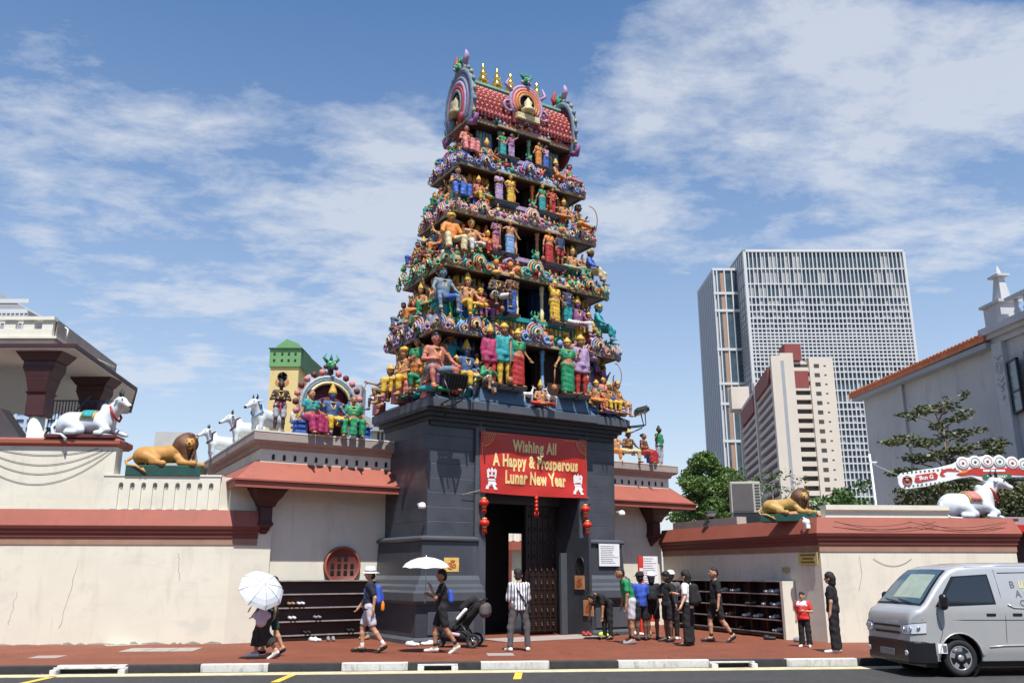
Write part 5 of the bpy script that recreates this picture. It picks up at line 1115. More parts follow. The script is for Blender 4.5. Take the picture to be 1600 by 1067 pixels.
# ------------------------------------------------------------ animals
P_('bullwhite', (.56, .60, .63), .5, .08, 5, coat=.2)
P_('lionfur', (.44, .22, .05), .6, .15, 5, bump=.1)
P_('lionyellow', (.40, .25, .065), .6, .2, 5, bump=.1)
P_('mane', (.13, .055, .025), .6, .3, 8, bump=.4, bscale=40)
P_('basegreen', (.02, .075, .06), .45, .2, 4)
P_('basemar', (.10, .025, .02), .5, .2, 4)
def add_parts(t, parts):
    for nm, prims, m, h, k in parts: organic(nm, prims, m, t, h, k)
def bull(pos, rz, sc, label, blanket, flipx=1):
    """lying humped bull, head towards +x, seen from -y"""
    t = thing('bull_statue', label, 'bull statue', pos, rz, 'painted bull statues on the walls', sc)
    X = flipx
    def q(x, y, z): return (X*x, y, z)
    body = [pr(q(-.55, 0, .36), q(.35, 0, .38), .30, .28, (1, 1.0, 1)), pr(q(-.62, 0, .28), q(-.5, 0, .3), .30), pr(q(.3, 0, .45), q(.45, 0, .6), .25, .19), pr(q(.28, .0, .68), q(.3, 0, .80), .10, .10),
            pr(q(.42, 0, .58), q(.70, -.04, .90), .23, .16), pr(q(.72, -.08, .97), q(.80, -.18, .94), .135, .12), pr(q(.82, -.18, .93), q(1.02, -.27, .80), .095, .07), pr(q(.47, 0, .3), q(.6, -.02, .6), .08, .06),
            pr(q(-.45, -.26, .28), q(-.15, -.32, .12), .17, .10), pr(q(-.15, -.33, .10), q(-.5, -.36, .07), .08, .06), pr(q(-.5, -.36, .06), q(-.28, -.42, .05), .05),
            pr(q(.3, -.22, .3), q(.52, -.28, .16), .12, .08), pr(q(.52, -.28, .14), q(.25, -.34, .06), .07, .055), pr(q(.25, -.34, .05), q(.38, -.38, .04), .05), pr(q(.45, .15, .2), q(.80, .1, .10), .1, .06), pr(q(.8, .1, .08), q(.92, .05, .05), .055)]
    ex = MB()
    for s in (-1, 1): ex.ball(q(.86+.03*s, -.20-.11*(s < 0)+.07*(s > 0), .985), (.028, .022, .02), 1, 6)
    for s in (-1, 1):
        ex.tube([q(.72-.0*s, -.05+s*.10, .98), q(.66, -.02+s*.2, .99), q(.60, -.0+s*.28, .95)], [.045, .055, .015], 6, 0, flat=.5)
    organic('body', body, ['bullwhite', 'black'], t, .035, .07, ex)
    m = MB()
    for s in (-1, 1): m.tube([q(.74, -.08+s*.07, 1.06), q(.71, -.07+s*.11, 1.18), q(.75, -.07+s*.09, 1.30)], [.04, .032, .008], 6)
    m.ball(q(1.07, -.30, .775), (.045, .05, .04), 0, 8); m.build('horns_and_muzzle', 'black', t)
    m = MB(); m.tube([q(-.86, -.05, .42), q(-.97, -.12, .22), q(-.85, -.30, .02), q(-.6, -.40, -.0), q(-.45, -.42, -.12)], [.05, .045, .035, .03, .04], 7); m.build('tail', 'bullwhite', t)
    m = MB(); m.tube([q(-.47, -.42, -.10), q(-.46, -.42, -.24)], [.045, .02], 6); m.build('tail_tuft', mat('tuft', (.2, .18, .17), .7), t)
    # blanket: two shells following the back
    def shell(x0, x1, a0, a1, r_, nm, m_, n=8):
        s = MB(); vs = []
        for i in range(5):
            x = x0+(x1-x0)*i/4
            for j in range(n+1):
                a = R(a0+(a1-a0)*j/n); vs.append(q(x, -math.sin(a)*r_, .37+math.cos(a)*r_))
        for i in range(5):
            for j in range(n+1): pass
        f = [(i*(n+1)+j, i*(n+1)+j+1, (i+1)*(n+1)+j+1, (i+1)*(n+1)+j) for i in range(4) for j in range(n)]
        s.add(vs, f, 0, True); o = s.build(nm, m_, t); so = o.modifiers.new('s', 'SOLIDIFY'); so.thickness = .02; so.offset = 1
    shell(-.22, .14, -75, 78, .315, 'blanket_border', paint('gold')); shell(-.18, .10, -70, 72, .335, 'blanket', paint(blanket)); 
    m = MB(); m.tube([q(.50, -.17, .80), q(.56, -.235, .66), q(.66, -.20, .48), q(.72, -.03, .42), q(.70, .15, .55), q(.56, .17, .78), q(.50, 0, .86), q(.50, -.17, .80)], .035, 7); m.build('garland', paint('red'), t)
    return t
def lion(pos, rz, sc, label, m_, base=(1.85, .62, .30), roar=False):
    t = thing('lion_statue', label, 'lion statue', pos, rz, 'painted lion statues on the walls', sc)
    body = [pr((-.55, 0, .28), (.2, 0, .34), .23, .23), pr((-.62, -.02, .26), (-.5, -.02, .26), .25), pr((-.5, -.2, .24), (-.22, -.26, .14), .19, .12), pr((-.3, -.3, .07), (-.02, -.34, .06), .07, .065), pr((-.02, -.34, .05), (.02, -.34, .05), .07),
            pr((.2, 0, .36), (.45, -.05, .5), .24, .2), pr((.35, -.2, .2), (.5, -.24, .09), .11, .08), pr((.4, -.25, .075), (.75, -.32, .06), .075, .07), pr((.74, -.33, .05), (.8, -.34, .05), .075), pr((.45, .15, .075), (.9, .1, .06), .08, .075),
            pr((.58, -.12, .62), (.60, -.2, .60), .15, .14), pr((.62, -.24, .57), (.64, -.33, .55), .085, .07), pr((.63, -.24, .5), (.64, -.3, .48), .06, .05)]
    ex = MB()
    for s in (-1, 1): ex.ball((.62+s*.065, -.325, .655), (.022, .015, .014), 1, 6)
    ex.ball((.645, -.405, .58), (.035, .025, .022), 1, 6); ex.ball((.64, -.36, .49 if not roar else .475), (.055, .035, .018 if not roar else .04), 1, 8)
    for s in (-1, 1): ex.ball((.60+s*.15, -.13, .76), (.05, .03, .05), 0, 6)
    organic('body', body, [m_, 'black'], t, .032, .06, ex)
    mane = [pr((.50, -.0, .66), (.52, -.02, .60), .26, .26, (1, 1.15, 1)), pr((.50, -.08, .5), (.52, -.14, .22), .24, .12), pr((.40, -.02, .6), (.35, 0, .5), .26), pr((.60, -.14, .84), (.55, -.1, .84), .06)]
    mx_ = MB(); rr = random.Random(3)
    for i in range(90):
        a = rr.uniform(-2.6, 2.2); z = rr.uniform(-.05, .85); r1 = .25
        base_ = Vector((.49+math.cos(a+1.2)*r1*.95, -.03+math.sin(a-1.4)*r1*.7, .25+z*.62)); 
        if base_.y < -.17 and .42 < base_.z < .76 and .5 < base_.x < .76: continue
        mx_.tube([base_, base_+Vector((.0, -.03, -.07)), base_+Vector((.02, -.03, -.15))], [.035, .03, .008], 5)
    organic('mane', mane, 'mane', t, .032, .05, mx_)
    m = MB(); m.tube([(-.85, -.05, .25), (-1.0, -.15, .12), (-.9, -.32, .0), (-.65, -.38, -.03), (-.5, -.38, -.12)], [.04, .04, .035, .03, .03], 7); m.tube([(-.5, -.38, -.10), (-.38, -.39, -.2)], [.05, .015], 6); m.build('tail', m_, t)
    b = MB(); b.box(-.92, .98, -.36, .34, -base[2], 0.0); b.build('base', 'basegreen', t, bevel=.015)
    return t
bull((-8.58, YA+.22, 4.92), 0, .93, 'white lying bull statue with turquoise blanket, under the pavilion eave', 'teal')
b = MB(); b.box(-9.55, -7.86, YA-.13, YA+.6, 4.845, 4.93); tag(b.build('statue_base', 'basemar', bevel=.01), 'dark red slab under the left bull statue', 'base')
bull((14.02, 21.75, 2.97), R(4), 1.0, 'white lying bull statue with pink saddle cloth, above the silver van', 'pink')
b = MB(); b.box(13.08, 14.95, 21.26, 22.1, 2.90, 2.965); tag(b.build('statue_base', 'basemar', bevel=.01), 'dark red slab under the right bull statue', 'base')
lion((-6.68, YA+.30, 4.20), 0, .95, 'golden brown lying lion statue with dark mane on green block, left wall', 'lionfur', base=(1.85, .62, .28))
lion((9.28, 22.25, 3.10), R(-30), .74, 'yellow lying lion statue with open mouth on dark block at the wall corner', 'lionyellow', base=(1.85, .62, .26), roar=True)
def cow(pos, rz, sc, label, strap='brown'):
    t = thing('cow_statue', label, 'cow statue', pos, rz, 'white cow statues along the gate wing', sc)
    body = [pr((0, .7, .62), (0, .05, .66), .27, .24), pr((0, .0, .7), (0, -.22, 1.0), .2, .13), pr((0, -.22, 1.05), (0, -.34, 1.0), .115, .10), pr((0, -.34, .98), (0, -.56, .86), .09, .06), pr((0, .0, .85), (0, .05, .95), .09)]
    for x in (-.14, .14):
        for y in (-.02, .75): body += [pr((x, y, .55), (x, y-.03, .3), .11, .06), pr((x, y-.03, .3), (x, y, .03), .055, .045)]
    ex = MB()
    for s in (-1, 1): ex.ball((s*.095, -.36, 1.05), (.02, .025, .02), 1, 6); ex.tube([(s*.1, -.22, 1.07), (s*.22, -.2, 1.08), (s*.33, -.18, 1.06)], [.04, .06, .015], 6, 0, flat=.5)
    organic('body', body, ['bullwhite', 'black'], t, .04, .07, ex)
    m = MB(); m.ball((0, -.60, .84), (.055, .04, .045), 0, 8)
    for s in (-1, 1): m.tube([(s*.06, -.22, 1.14), (s*.09, -.21, 1.22), (s*.07, -.22, 1.31)], [.035, .03, .006], 6)
    m.build('horns_and_muzzle', 'black', t)
    m = MB(); m.tube([(-.15, -.1, .98), (-.22, -.12, .75), (0, -.24, .60), (.22, -.12, .75), (.15, -.1, .98), (0, .05, 1.05), (-.15, -.1, .98)], .028, 6); m.build('garland', paint(strap), t)
    return t
cow((-5.55, 24.95, 5.0), TA+R(-95), .84, 'white cow statue with brown collar, middle of three on gate wing edge', 'brown')
cow((-6.85, 27.6, 5.0), TA+R(-85), .84, 'white cow statue farthest back, half hidden behind the lion mane', 'darkbrown')
cow((-4.62, 23.15, 5.05), TA+R(-60), .88, 'grey white cow statue beside the standing brown herdsman', 'ltblue')
def deer(pos, rz, label):
    t = thing('deer_statue', label, 'deer statue', pos, rz, 'white deer statues on the slab', .42)
    organic('body', [pr((-.3, 0, .62), (.25, 0, .66), .15, .14), pr((.25, 0, .7), (.42, 0, 1.1), .09, .06), pr((.42, 0, 1.12), (.62, 0, 1.08), .07, .04), pr((-.42, 0, .6), (-.5, 0, .5), .04)]+[pr((x, y, .6), (x+.02, y, .02), .06, .03) for x in (-.33, .25) for y in (-.08, .08)]+[pr((.4, s*.03, 1.15), (.33, s*.12, 1.35), .025, .012) for s in (-1, 1)], paint('white'), t, .035, .04)
deer(TP(3.28, .02, 6.02), TA, 'white deer statue left of the small seated figure'); deer(TP(4.05, .02, 6.02), TA+PI, 'white deer statue right of the small seated figure')
# ------------------------------------------------------------ shrine group on the left wing
sg = thing('shrine_arch', 'painted round shrine arch with green lion face above the blue-faced statue', 'shrine', TP(-1.18, 3.1, 5.06), TA)
mb = MB(); c = Vector((0, 0, .95))
for i, (r_, m_, w) in enumerate(((.78, 0, .06), (.70, 1, .045), (.62, 2, .05))): mb.tube(arc(c+Vector((0, -.02*i, 0)), r_, -35, 215, 22), w, 6, m_)
for j in range(17): q_ = -28+j*236/16; mb.ball(c+Vector((math.cos(R(q_))*.93, 0, math.sin(R(q_))*.93)), (.10, .08, .10), 3 if j % 2 else 4, 7)
T = Matrix.Translation(c+Vector((0, .08, 0))) @ Matrix.Rotation(PI/2, 4, 'X'); mb.lathe([(.68, -.06), (.68, .0), (0, .0)], n=24, T=T, mi=5); mb.box(-.55, .55, .02, .14, .0, .8, 5)
lionface(mb, c+Vector((0, 0, 1.12)), .28, (0, -1, 0), 6, 2, 4)
for s in (-1, 1): mb.tube([c+Vector((s*.78, 0, -.45)), c+Vector((s*1.0, 0, -.5)), c+Vector((s*1.0, 0, -.25))], [.09, .08, .03], 6, 0)
mb.build('arch', [pm('ltgrey'), pm('greyblue'), pm('cream'), pm('pink'), pm('maroon'), pm('maroon'), pm('green')], sg)
WG = 'painted statues on the gate wings'
statue('blue-faced crowned statue in yellow seated at the centre of the round arch', 'statue', TP(-1.22, 2.75, 5.08), TA, 1.45, 'lalita', 'bless,knee,up2,up2', 'dhoti', 'shawl', 'tall', 'blueskin', 'yellow', 'lilac', group=WG)
statue('woman statue in maroon and teal seated left of the blue-faced one', 'statue', TP(-1.82, 2.72, 5.06), TA+R(20), 1.22, 'sit', 'side,lap', 'skirt', 'blouse', 'bun', 'skin', 'magenta', 'teal', 1, group=WG)
statue('woman statue in green seated right of the blue-faced one', 'statue', TP(-.62, 2.70, 5.06), TA-R(20), 1.18, 'sit', 'lap,side', 'skirt', 'blouse', 'bun', 'skin', 'green', 'green', 1, group=WG)
statue('brown standing herdsman statue in grey cloth beside the cow', 'statue', TP(-2.62, 2.78, 5.08), TA-R(10), 1.36, 'stand', 'fold,fold', 'shorts', 'sash', 'topknot', 'darkbrown', 'ltgrey', 'magenta', group=WG)
for s, w_ in ((-2.08, 'left'), (-.28, 'right')):
    pd = MB(); pd.frustum((s-.18, s+.18, 2.55, 2.95), (s-.18, s+.18, 2.55, 2.95), 5.06, 5.14); pd.frustum((s-.15, s+.15, 2.58, 2.92), (s-.12, s+.12, 2.6, 2.9), 5.14, 5.26); pd.frustum((s-.17, s+.17, 2.56, 2.94), (s-.17, s+.17, 2.56, 2.94), 5.26, 5.33, 0); pd.frustum((s-.13, s+.13, 2.6, 2.9), (s-.13, s+.13, 2.6, 2.9), 5.33, 5.39); pd.frustum((s-.18, s+.18, 2.55, 2.95), (s-.18, s+.18, 2.55, 2.95), 5.39, 5.44)
    o = pd.build('blue_pedestal', pm('blue'), bevel=.01); frame(o, TP(0, 0), TA); tag(o, 'small blue moulded pedestal at the %s end of the shrine group' % w_, 'pedestal', 'blue pedestals on the gate wings')
statue('orange seated statue partly hidden by the tower on the right wing', 'statue', TP(8.72, 2.95, 5.06), TA, 1.2, 'lalita', 'bless,knee', 'dhoti', 'sash', 'tall', 'peach', 'orange', 'red', group=WG)
statue('brown seated statue with blue shawl, second from the tower on the right wing', 'statue', TP(9.12, 2.8, 5.06), TA, 1.15, 'lalitaR', 'fold,knee', 'dhoti', 'shawl', 'hat', 'brown', 'cream', 'ltblue', group=WG)
statue('woman statue in red skirt seated on the right wing', 'statue', TP(9.78, 2.8, 5.06), TA+R(25), 1.05, 'sit', 'fold,lap', 'skirt', 'blouse', 'bob' if False else 'bun', 'tan', 'red', 'brown', 1, group=WG)
statue('slim dark green standing statue at the end of the right wing', 'statue', TP(10.48, 2.8, 5.08), TA+R(15), 1.30, 'stand', 'bless,akimbo', 'dhoti', 'vest', 'topknot', 'darkbrown', 'ltgrey', 'green', 1, group=WG)
pd = MB(); s = 10.1; pd.box(s-.17, s+.17, 2.6, 2.95, 5.055, 5.15); pd.box(s-.12, s+.12, 2.63, 2.92, 5.15, 5.33); pd.box(s-.18, s+.18, 2.59, 2.96, 5.33, 5.42); o = pd.build('blue_pedestal', pm('blue'), bevel=.01); frame(o, TP(0, 0), TA); tag(o, 'small blue moulded pedestal on the right wing near the green statue', 'pedestal', 'blue pedestals on the gate wings')

# ------------------------------------------------------------ banner and lanterns
bn = thing('banner', 'red festival banner with golden greeting text hung over the gateway', 'banner', TP(0, 0), TA)
b = MB(); nx, nz = 40, 22; S0, S1, Z0, Z1 = 2.02, 5.5, 3.64, 5.24
P_('bannerred', (.50, .026, .018), .38, .08, 3); P_('bannergold', (.80, .58, .24), .4, .1, 10); P_('bannerdark', (.30, .02, .02), .45, .1, 3)
def bt_(s, z):
    u = (s-S0)/(S1-S0); v = (z-Z0)/(Z1-Z0)
    return .365+.03*math.sin(u*8+v*4)*(.3+v*(1-v)*2)+.02*math.sin(u*19-v*9)*v*(1-v)*3+.035*math.exp(-((v-(.75-u*.55))*6)**2)+.02*math.exp(-((v-u*.9+.2)*8)**2)
vs = [(S0+(S1-S0)*i/nx, bt_(S0+(S1-S0)*i/nx, Z0+(Z1-Z0)*j/nz), Z0+(Z1-Z0)*j/nz-.03*math.sin(PI*i/nx)*(j == 0)) for j in range(nz+1) for i in range(nx+1)]
b.add(vs, [(j*(nx+1)+i, j*(nx+1)+i+1, (j+1)*(nx+1)+i+1, (j+1)*(nx+1)+i) for j in range(nz) for i in range(nx)], 0, True); b.build('cloth', 'bannerred', bn)
for (tx, wd, hh_, s, z) in (('Wishing All', 1.45, .30, 3.72, 4.78), ('A Happy & Prosperous', 2.80, .32, 3.78, 4.36), ('Lunar New Year', 2.0, .33, 3.78, 3.92)):
    vv, ff = text(tx, 1.0, .045, 1.0, .0, spacing=1.08); x0_ = min(v[0] for v in vv); x1_ = max(v[0] for v in vv); k_ = wd/(x1_-x0_); kz = hh_/.72
    for lay, (mm, off, dy_) in ((1, ('bannergold', 0, .014)),):
        v2 = [((x-(x0_+x1_)/2)*k_+s+off, zz*kz+z-off) for x, y, zz in vv]
        MB().add([(a_, bt_(a_, b__)-dy_, b__) for a_, b__ in v2], ff).build('lettering' if lay else 'lettering_shadow', mm, bn, fixn=False)
def lionmark(s):
    """small dancing lion drawing: squarish head on two pairs of legs"""
    m = MB()
    def d(poly, mi=0, dy=.012): m.add([(s+x*.8, bt_(s+x*.8, 3.78+z*.8)-dy, 3.78+z*.8) for x, z in poly], [tuple(range(len(poly)))], mi)
    d([(-.17, .30), (.17, .30), (.19, .55), (.12, .62), (.05, .56), (0, .66), (-.05, .56), (-.12, .62), (-.19, .55)]); d([(-.13, .28), (.13, .28), (.16, .22), (-.16, .22)], 0)
    d([(-.11, .42), (-.03, .42), (-.03, .50), (-.11, .50)], 1, .016); d([(.03, .42), (.11, .42), (.11, .50), (.03, .50)], 1, .016); d([(-.12, .30), (.12, .30), (.1, .36), (-.1, .36)], 1, .016)
    d([(-.12, .20), (.14, .20), (.2, .1), (.05, .02), (-.16, .06)]); d([(-.2, .06), (-.1, .06), (-.12, -.06), (-.24, -.06)]); d([(.06, .04), (.14, .06), (.24, -.06), (.1, -.07)]); d([(-.05, .1), (.02, .1), (.05, .04), (-.03, .04)], 1, .016)
    m.build('lion_dance_drawing', ['paper', 'bannerred'], bn, fixn=False)
lionmark(2.36); lionmark(5.20)
cn = MB()
for cs_, sg_ in ((S0, 1), (S1, -1)):
    for r_ in (.12, .18, .24, .30, .34):
        cn.tube([(cs_+sg_*(.06+r_*math.cos(a)), bt_(cs_+sg_*.2, 5.0)-.025, 5.18-r_*math.sin(a)) for a in [PI/2*j/8 for j in range(9)]], .006, 4)
    cn.tube([(cs_+sg_*.06, bt_(cs_, 4.5)-.02, 5.18), (cs_+sg_*.06, bt_(cs_, 4.5)-.02, 4.5)], .006, 4); cn.tube([(cs_+sg_*.06, bt_(cs_, 5.2)-.02, 5.18), (cs_+sg_*.8, bt_(cs_+.5, 5.2)-.02, 5.19)], .006, 4)
cn.build('corner_pattern', 'bannergold', bn)
rp = MB(); rp.tube([(S0, .38, Z0+.05), (S0-.3, .42, Z0-.03), (S0-.5, .45, Z0-.08)], .008, 4); rp.tube([(S1, .38, Z0+.03), (S1+.2, .46, Z0-.03)], .008, 4); rp.tube([(S0, .38, Z1), (S0-.02, .3, 5.6)], .006, 4); rp.tube([(S1, .38, Z1), (S1+.02, .3, 5.6)], .006, 4); rp.build('tie_rope', 'concrete', bn)
def lantern(s, t, z, label, r_=.13):
    g = thing('red_lantern', label, 'lantern', TP(s, t, z), TA, 'red lanterns beside the gateway')
    m = MB(); prof = []; n = 9
    for i in range(n+1): a = PI*i/n; prof.append((max(.03, r_*math.sin(a)*(1 if i % 2 else .95)), -.10*math.cos(a)))
    m.lathe(prof, n=14); m.build('globe', mat('lanternred', (.65, .03, .015), .35, .1, 9), g)
    m = MB(); m.lathe([(.06, .085), (.06, .125), (.02, .13)], n=10); m.lathe([(.06, -.125), (.06, -.085)], n=10); m.build('cap', 'goldpaint', g)
    m = MB()
    for i in range(9): a = i*2*PI/9; m.tube([(.045*math.cos(a), .045*math.sin(a), -.12), (.06*math.cos(a), .06*math.sin(a), -.27)], [.01, .008], 4)
    m.build('tassel', _mats['lanternred'], g)
    m = MB(); m.tube([(0, 0, .12), (0, 0, .3)], .005, 4); m.build('string', 'black', g)
for s, z, l in ((2.09, 3.37, 'upper red lantern left of the gateway'), (2.11, 2.86, 'lower red lantern left of the gateway'), (5.36, 3.33, 'upper red lantern right of the gateway'), (5.42, 2.90, 'lower red lantern right of the gateway')): lantern(s, .30, z, l)
m = MB()
for i in range(4): m.lathe([(.02, .05), (.05, .03), (.05, -.03), (.02, -.05)], (3.72, .3, 3.55-i*.10), 8)
for i in range(5): m.tube([(3.72+.03*(i-2), .3, 3.2), (3.72+.035*(i-2), .3, 3.05)], .007, 4)
m.tube([(3.72, .3, 3.66), (3.72, .3, 3.05)], .006, 4); o = m.build('hanging_charm', _mats['lanternred']); frame(o, TP(0, 0), TA); tag(o, 'red firecracker charm hanging at the centre under the banner', 'ornament')

# ------------------------------------------------------------ floodlights, lamps
def floodlight(pos, rz, tilt, label, sc=1, yawarm=0):
    g = thing('floodlight', label, 'floodlight', pos, rz, 'floodlights on the temple', sc)
    T = Matrix.Translation((0, -.35, .42)) @ Matrix.Rotation(tilt, 4, 'X')
    m = MB(); m.box(-.24, .24, -.05, .05, -.16, .16, 0, T)
    for i in range(7): m.box(-.2+i*.066, -.18+i*.066, .05, .1, -.14, .14, 0, T)
    m.build('housing', 'black', g, bevel=.01)
    m = MB(); m.box(-.21, .21, -.056, -.051, -.13, .13, 0, T); m.build('glass', mat('floodglass', (.5, .55, .58), .1, .05, 5), g)
    m = MB()
    for s in (-1, 1): m.tube([(s*.12, .1, 0), (s*.12, -.42, .06), (s*.26, -.38, .42)], .018, 5)
    m.tube([(-.14, -.05, 0), (.14, -.05, 0)], .02, 5); m.tube([(0, .1, -.2), (0, -.35, .0)], .016, 5); m.build('bracket', 'metal_dark', g)
    return g
floodlight(TP(.78, .02, 5.72), TA, R(200), 'large black floodlight on bracket below the pink seated statue', 1.3)
floodlight(TP(6.85, .1, 5.70), TA+R(60), R(75), 'black floodlight on a long arm jutting from the far slab corner against the sky', 1.15)
floodlight((8.35, 26.2, 3.05), R(10), R(60), 'small floodlight with pale glass on the wall beside the air conditioner', .7)
for (s, t, z, l) in ((.40, .52, 3.22, 'small white lamp on an arm at the left edge of the shaft'), (6.72, .42, 3.25, 'small white lamp on the right edge of the shaft')):
    m = MB(); m.lathe([(.02, .1), (.07, .08), (.10, 0), (.09, -.05), (0, -.06)], n=12); m.box(-.03, .03, 0, .2, .04, .09); o = m.build('wall_lamp', 'white'); o.location = TP(s, t-.05, z); o.rotation_euler = (0, 0, TA); tag(o, l, 'lamp', 'small white lamps on the tower')
m = MB(); m.lathe([(0, -.08), (.09, -.05), (.1, .0), (.07, .06), (0, .09)], n=10); m.tube([(0, 0, .05), (.02, .2, .12)], .02, 5); m.box(-.05, .05, -.12, .0, -.16, -.06, 0); o = m.build('security_camera', 'white'); o.location = (9.35, 21.35, 2.86); tag(o, 'white camera dome under the corner lion statue', 'camera')
# yellow sign and plate on right wall
dd = Vector((2.0, -7.45)).normalized(); an = math.atan2(dd.y, dd.x)
def onD(u): p = Vector((9.6, 21.25))-dd*u; return p
p = onD(.42); g = thing('yellow_sign', 'yellow rectangular sign with dark lines of text under the wall cornice corner', 'sign', (p.x-.03, p.y-.01, 1.97), an)
m = MB(); m.box(-.36, .36, -.02, .0, -.15, .15); m.build('board', mat('signyellow', (.62, .50, .16), .5, .12, 6), g, bevel=.003)
m = MB()
for z, w in ((.09, .28), (0, .2), (-.085, .26)):
    x = -w
    while x < w: m.box(x, x+.035, -.024, -.021, z-.022, z+.022); x += .045
m.build('lettering', mat('signtext', (.16, .11, .01), .7), g)
p = onD(1.35); m = MB(); m.box(-.13, .13, -.02, .0, -.06, .06); o = m.build('street_number_plate', mat('platebrown', (.42, .28, .16), .5, .2, 9), bevel=.004); o.location = (p.x-.03, p.y-.01, 1.70); o.rotation_euler = (0, 0, an); tag(o, 'small brown plate on the wall left of the yellow sign', 'plate')

# ------------------------------------------------------------ shoe racks
P_('shoe_white', (.66, .66, .64), .6, .1, 9); P_('shoe_black', (.015, .015, .017), .6, .1, 9); P_('shoe_grey', (.22, .22, .24), .7, .15, 9); P_('shoe_red', (.4, .05, .04), .6); P_('shoe_lime', (.5, .75, .08), .5); P_('shoe_tan', (.35, .2, .1), .7)
def shoepair(pos, rz, col, label, sc=1, group='shoes left near the temple gate'):
    g = thing('shoe_pair', label, 'shoes', pos, rz, group, sc)
    for s in (-1, 1):
        organic('shoe', [pr((s*.06, .1, .045), (s*.06, -.12, .04), .048, .042, (1, 1, 1.1)), pr((s*.06, .1, .07), (s*.06, .06, .08), .04)], col, g, .022, .02)
def rack(pos, rz, w, h, d, label, shelves, lean=0):
    g = thing('shoe_rack', label, 'shoe rack', pos, rz, 'shoe racks by the gate')
    m = MB(); m.box(0, w, d-.03, d, .06, h); m.build('back_panel', 'shelf_wood', g)
    m = MB(); m.box(0, .035, 0, d, .0, h); m.build('side_panel', 'shelf_wood', g, bevel=.005); m = MB(); m.box(w-.035, w, 0, d, .0, h); m.build('side_panel', 'shelf_wood', g, bevel=.005)
    for i in range(shelves):
        z = .12+(h-.14)*i/(shelves-1); m = MB(); m.box(.035, w-.035, 0.0, d-.03, z, z+.02); o = m.build('shelf', 'shelf_wood', g)
        e = MB(); e.box(.035, w-.035, -.012, .0, z-.005, z+.028); e.build('edge_strip', 'shelf_edge', o, bevel=.003)
        if i < shelves-1:
            if w < 3: continue
            dv = MB(); nn = max(2, int(w/.7))
            for j in range(1, nn): dv.box(w*j/nn-.01, w*j/nn+.01, .05, d-.03, z+.02, z+(h-.14)/(shelves-1)); 
            dv.build('divider', 'shelf_wood', g)
    return g
rack(TP(-2.35, 2.74, 0), TA, 2.75, 1.44, .17, 'tall dark wooden shoe rack under the round grille, behind the man in sun hat', 5)
for j, (s, z, c_, nm) in enumerate(((-1.75, .84, 'shoe_white', 'white shoes'), (-1.95, .50, 'shoe_white', 'pale shoes'), (-1.3, .5, 'shoe_grey', 'grey shoes'), (-1.55, .145, 'shoe_black', 'black sandals'), (-.4, .16, 'shoe_black', 'black shoes'), (-2.0, .84, 'shoe_tan', 'tan shoes'))):
    shoepair(TP(s, 2.80, z+.015), TA, c_, 'pair of %s on the left rack, %s' % (nm, ('upper shelf', 'middle shelf', 'middle shelf, to the right', 'lowest shelf', 'lowest shelf at right', 'upper shelf at the far left')[j]), .85)
rk = onD(6.6)
RN = Vector((dd.y, -dd.x)); RN = -RN if RN.x > 0 else RN
def onR(u, off): return (9.6-dd.x*u+RN.x*off, 21.25-dd.y*u+RN.y*off)
o_ = onR(6.9, .36); rack((o_[0], o_[1], 0), an, 5.7, 1.42, .34, 'long dark shoe rack full of shoes behind the queueing visitors', 5)
o_ = onR(1.16, .02)
m = MB(); m.box(0, .10, -.38, .0, 0, 1.42); o = m.build('rack_end_pier', 'cream2'); o.location = (o_[0], o_[1], 0); o.rotation_euler = (0, 0, an); tag(o, 'short cream masonry pier closing the right end of the long rack', 'pier')
rnd = random.Random(4)
lst = [(1.5, 3, 'white'), (1.75, 3, 'white'), (2.6, 2, 'grey'), (1.45, 2, 'white'), (1.9, 2, 'white'), (3.3, 3, 'white'), (3.6, 1, 'tan'), (1.6, 1, 'white'), (2.3, 1, 'white'), (2.8, 1, 'white'), (1.5, 0, 'white'), (3.9, 3, 'white'), (4.4, 2, 'black'), (3.0, 0, 'black')]
cnt = {}
for u, sh_, c_ in lst:
    q = onR(u+.1, .22); key = (sh_, c_); cnt[key] = cnt.get(key, 0)+1
    nm = ['first', 'second', 'third', 'fourth'][cnt[key]-1]
    shoepair((q[0], q[1], .14+sh_*.32+.02), an+rnd.uniform(-.3, .3), 'shoe_'+c_, '%s %s pair of shoes on the %s of the long right rack' % (nm, c_, ('lowest shelf', 'second shelf', 'third shelf', 'top shelf')[sh_]), .9)
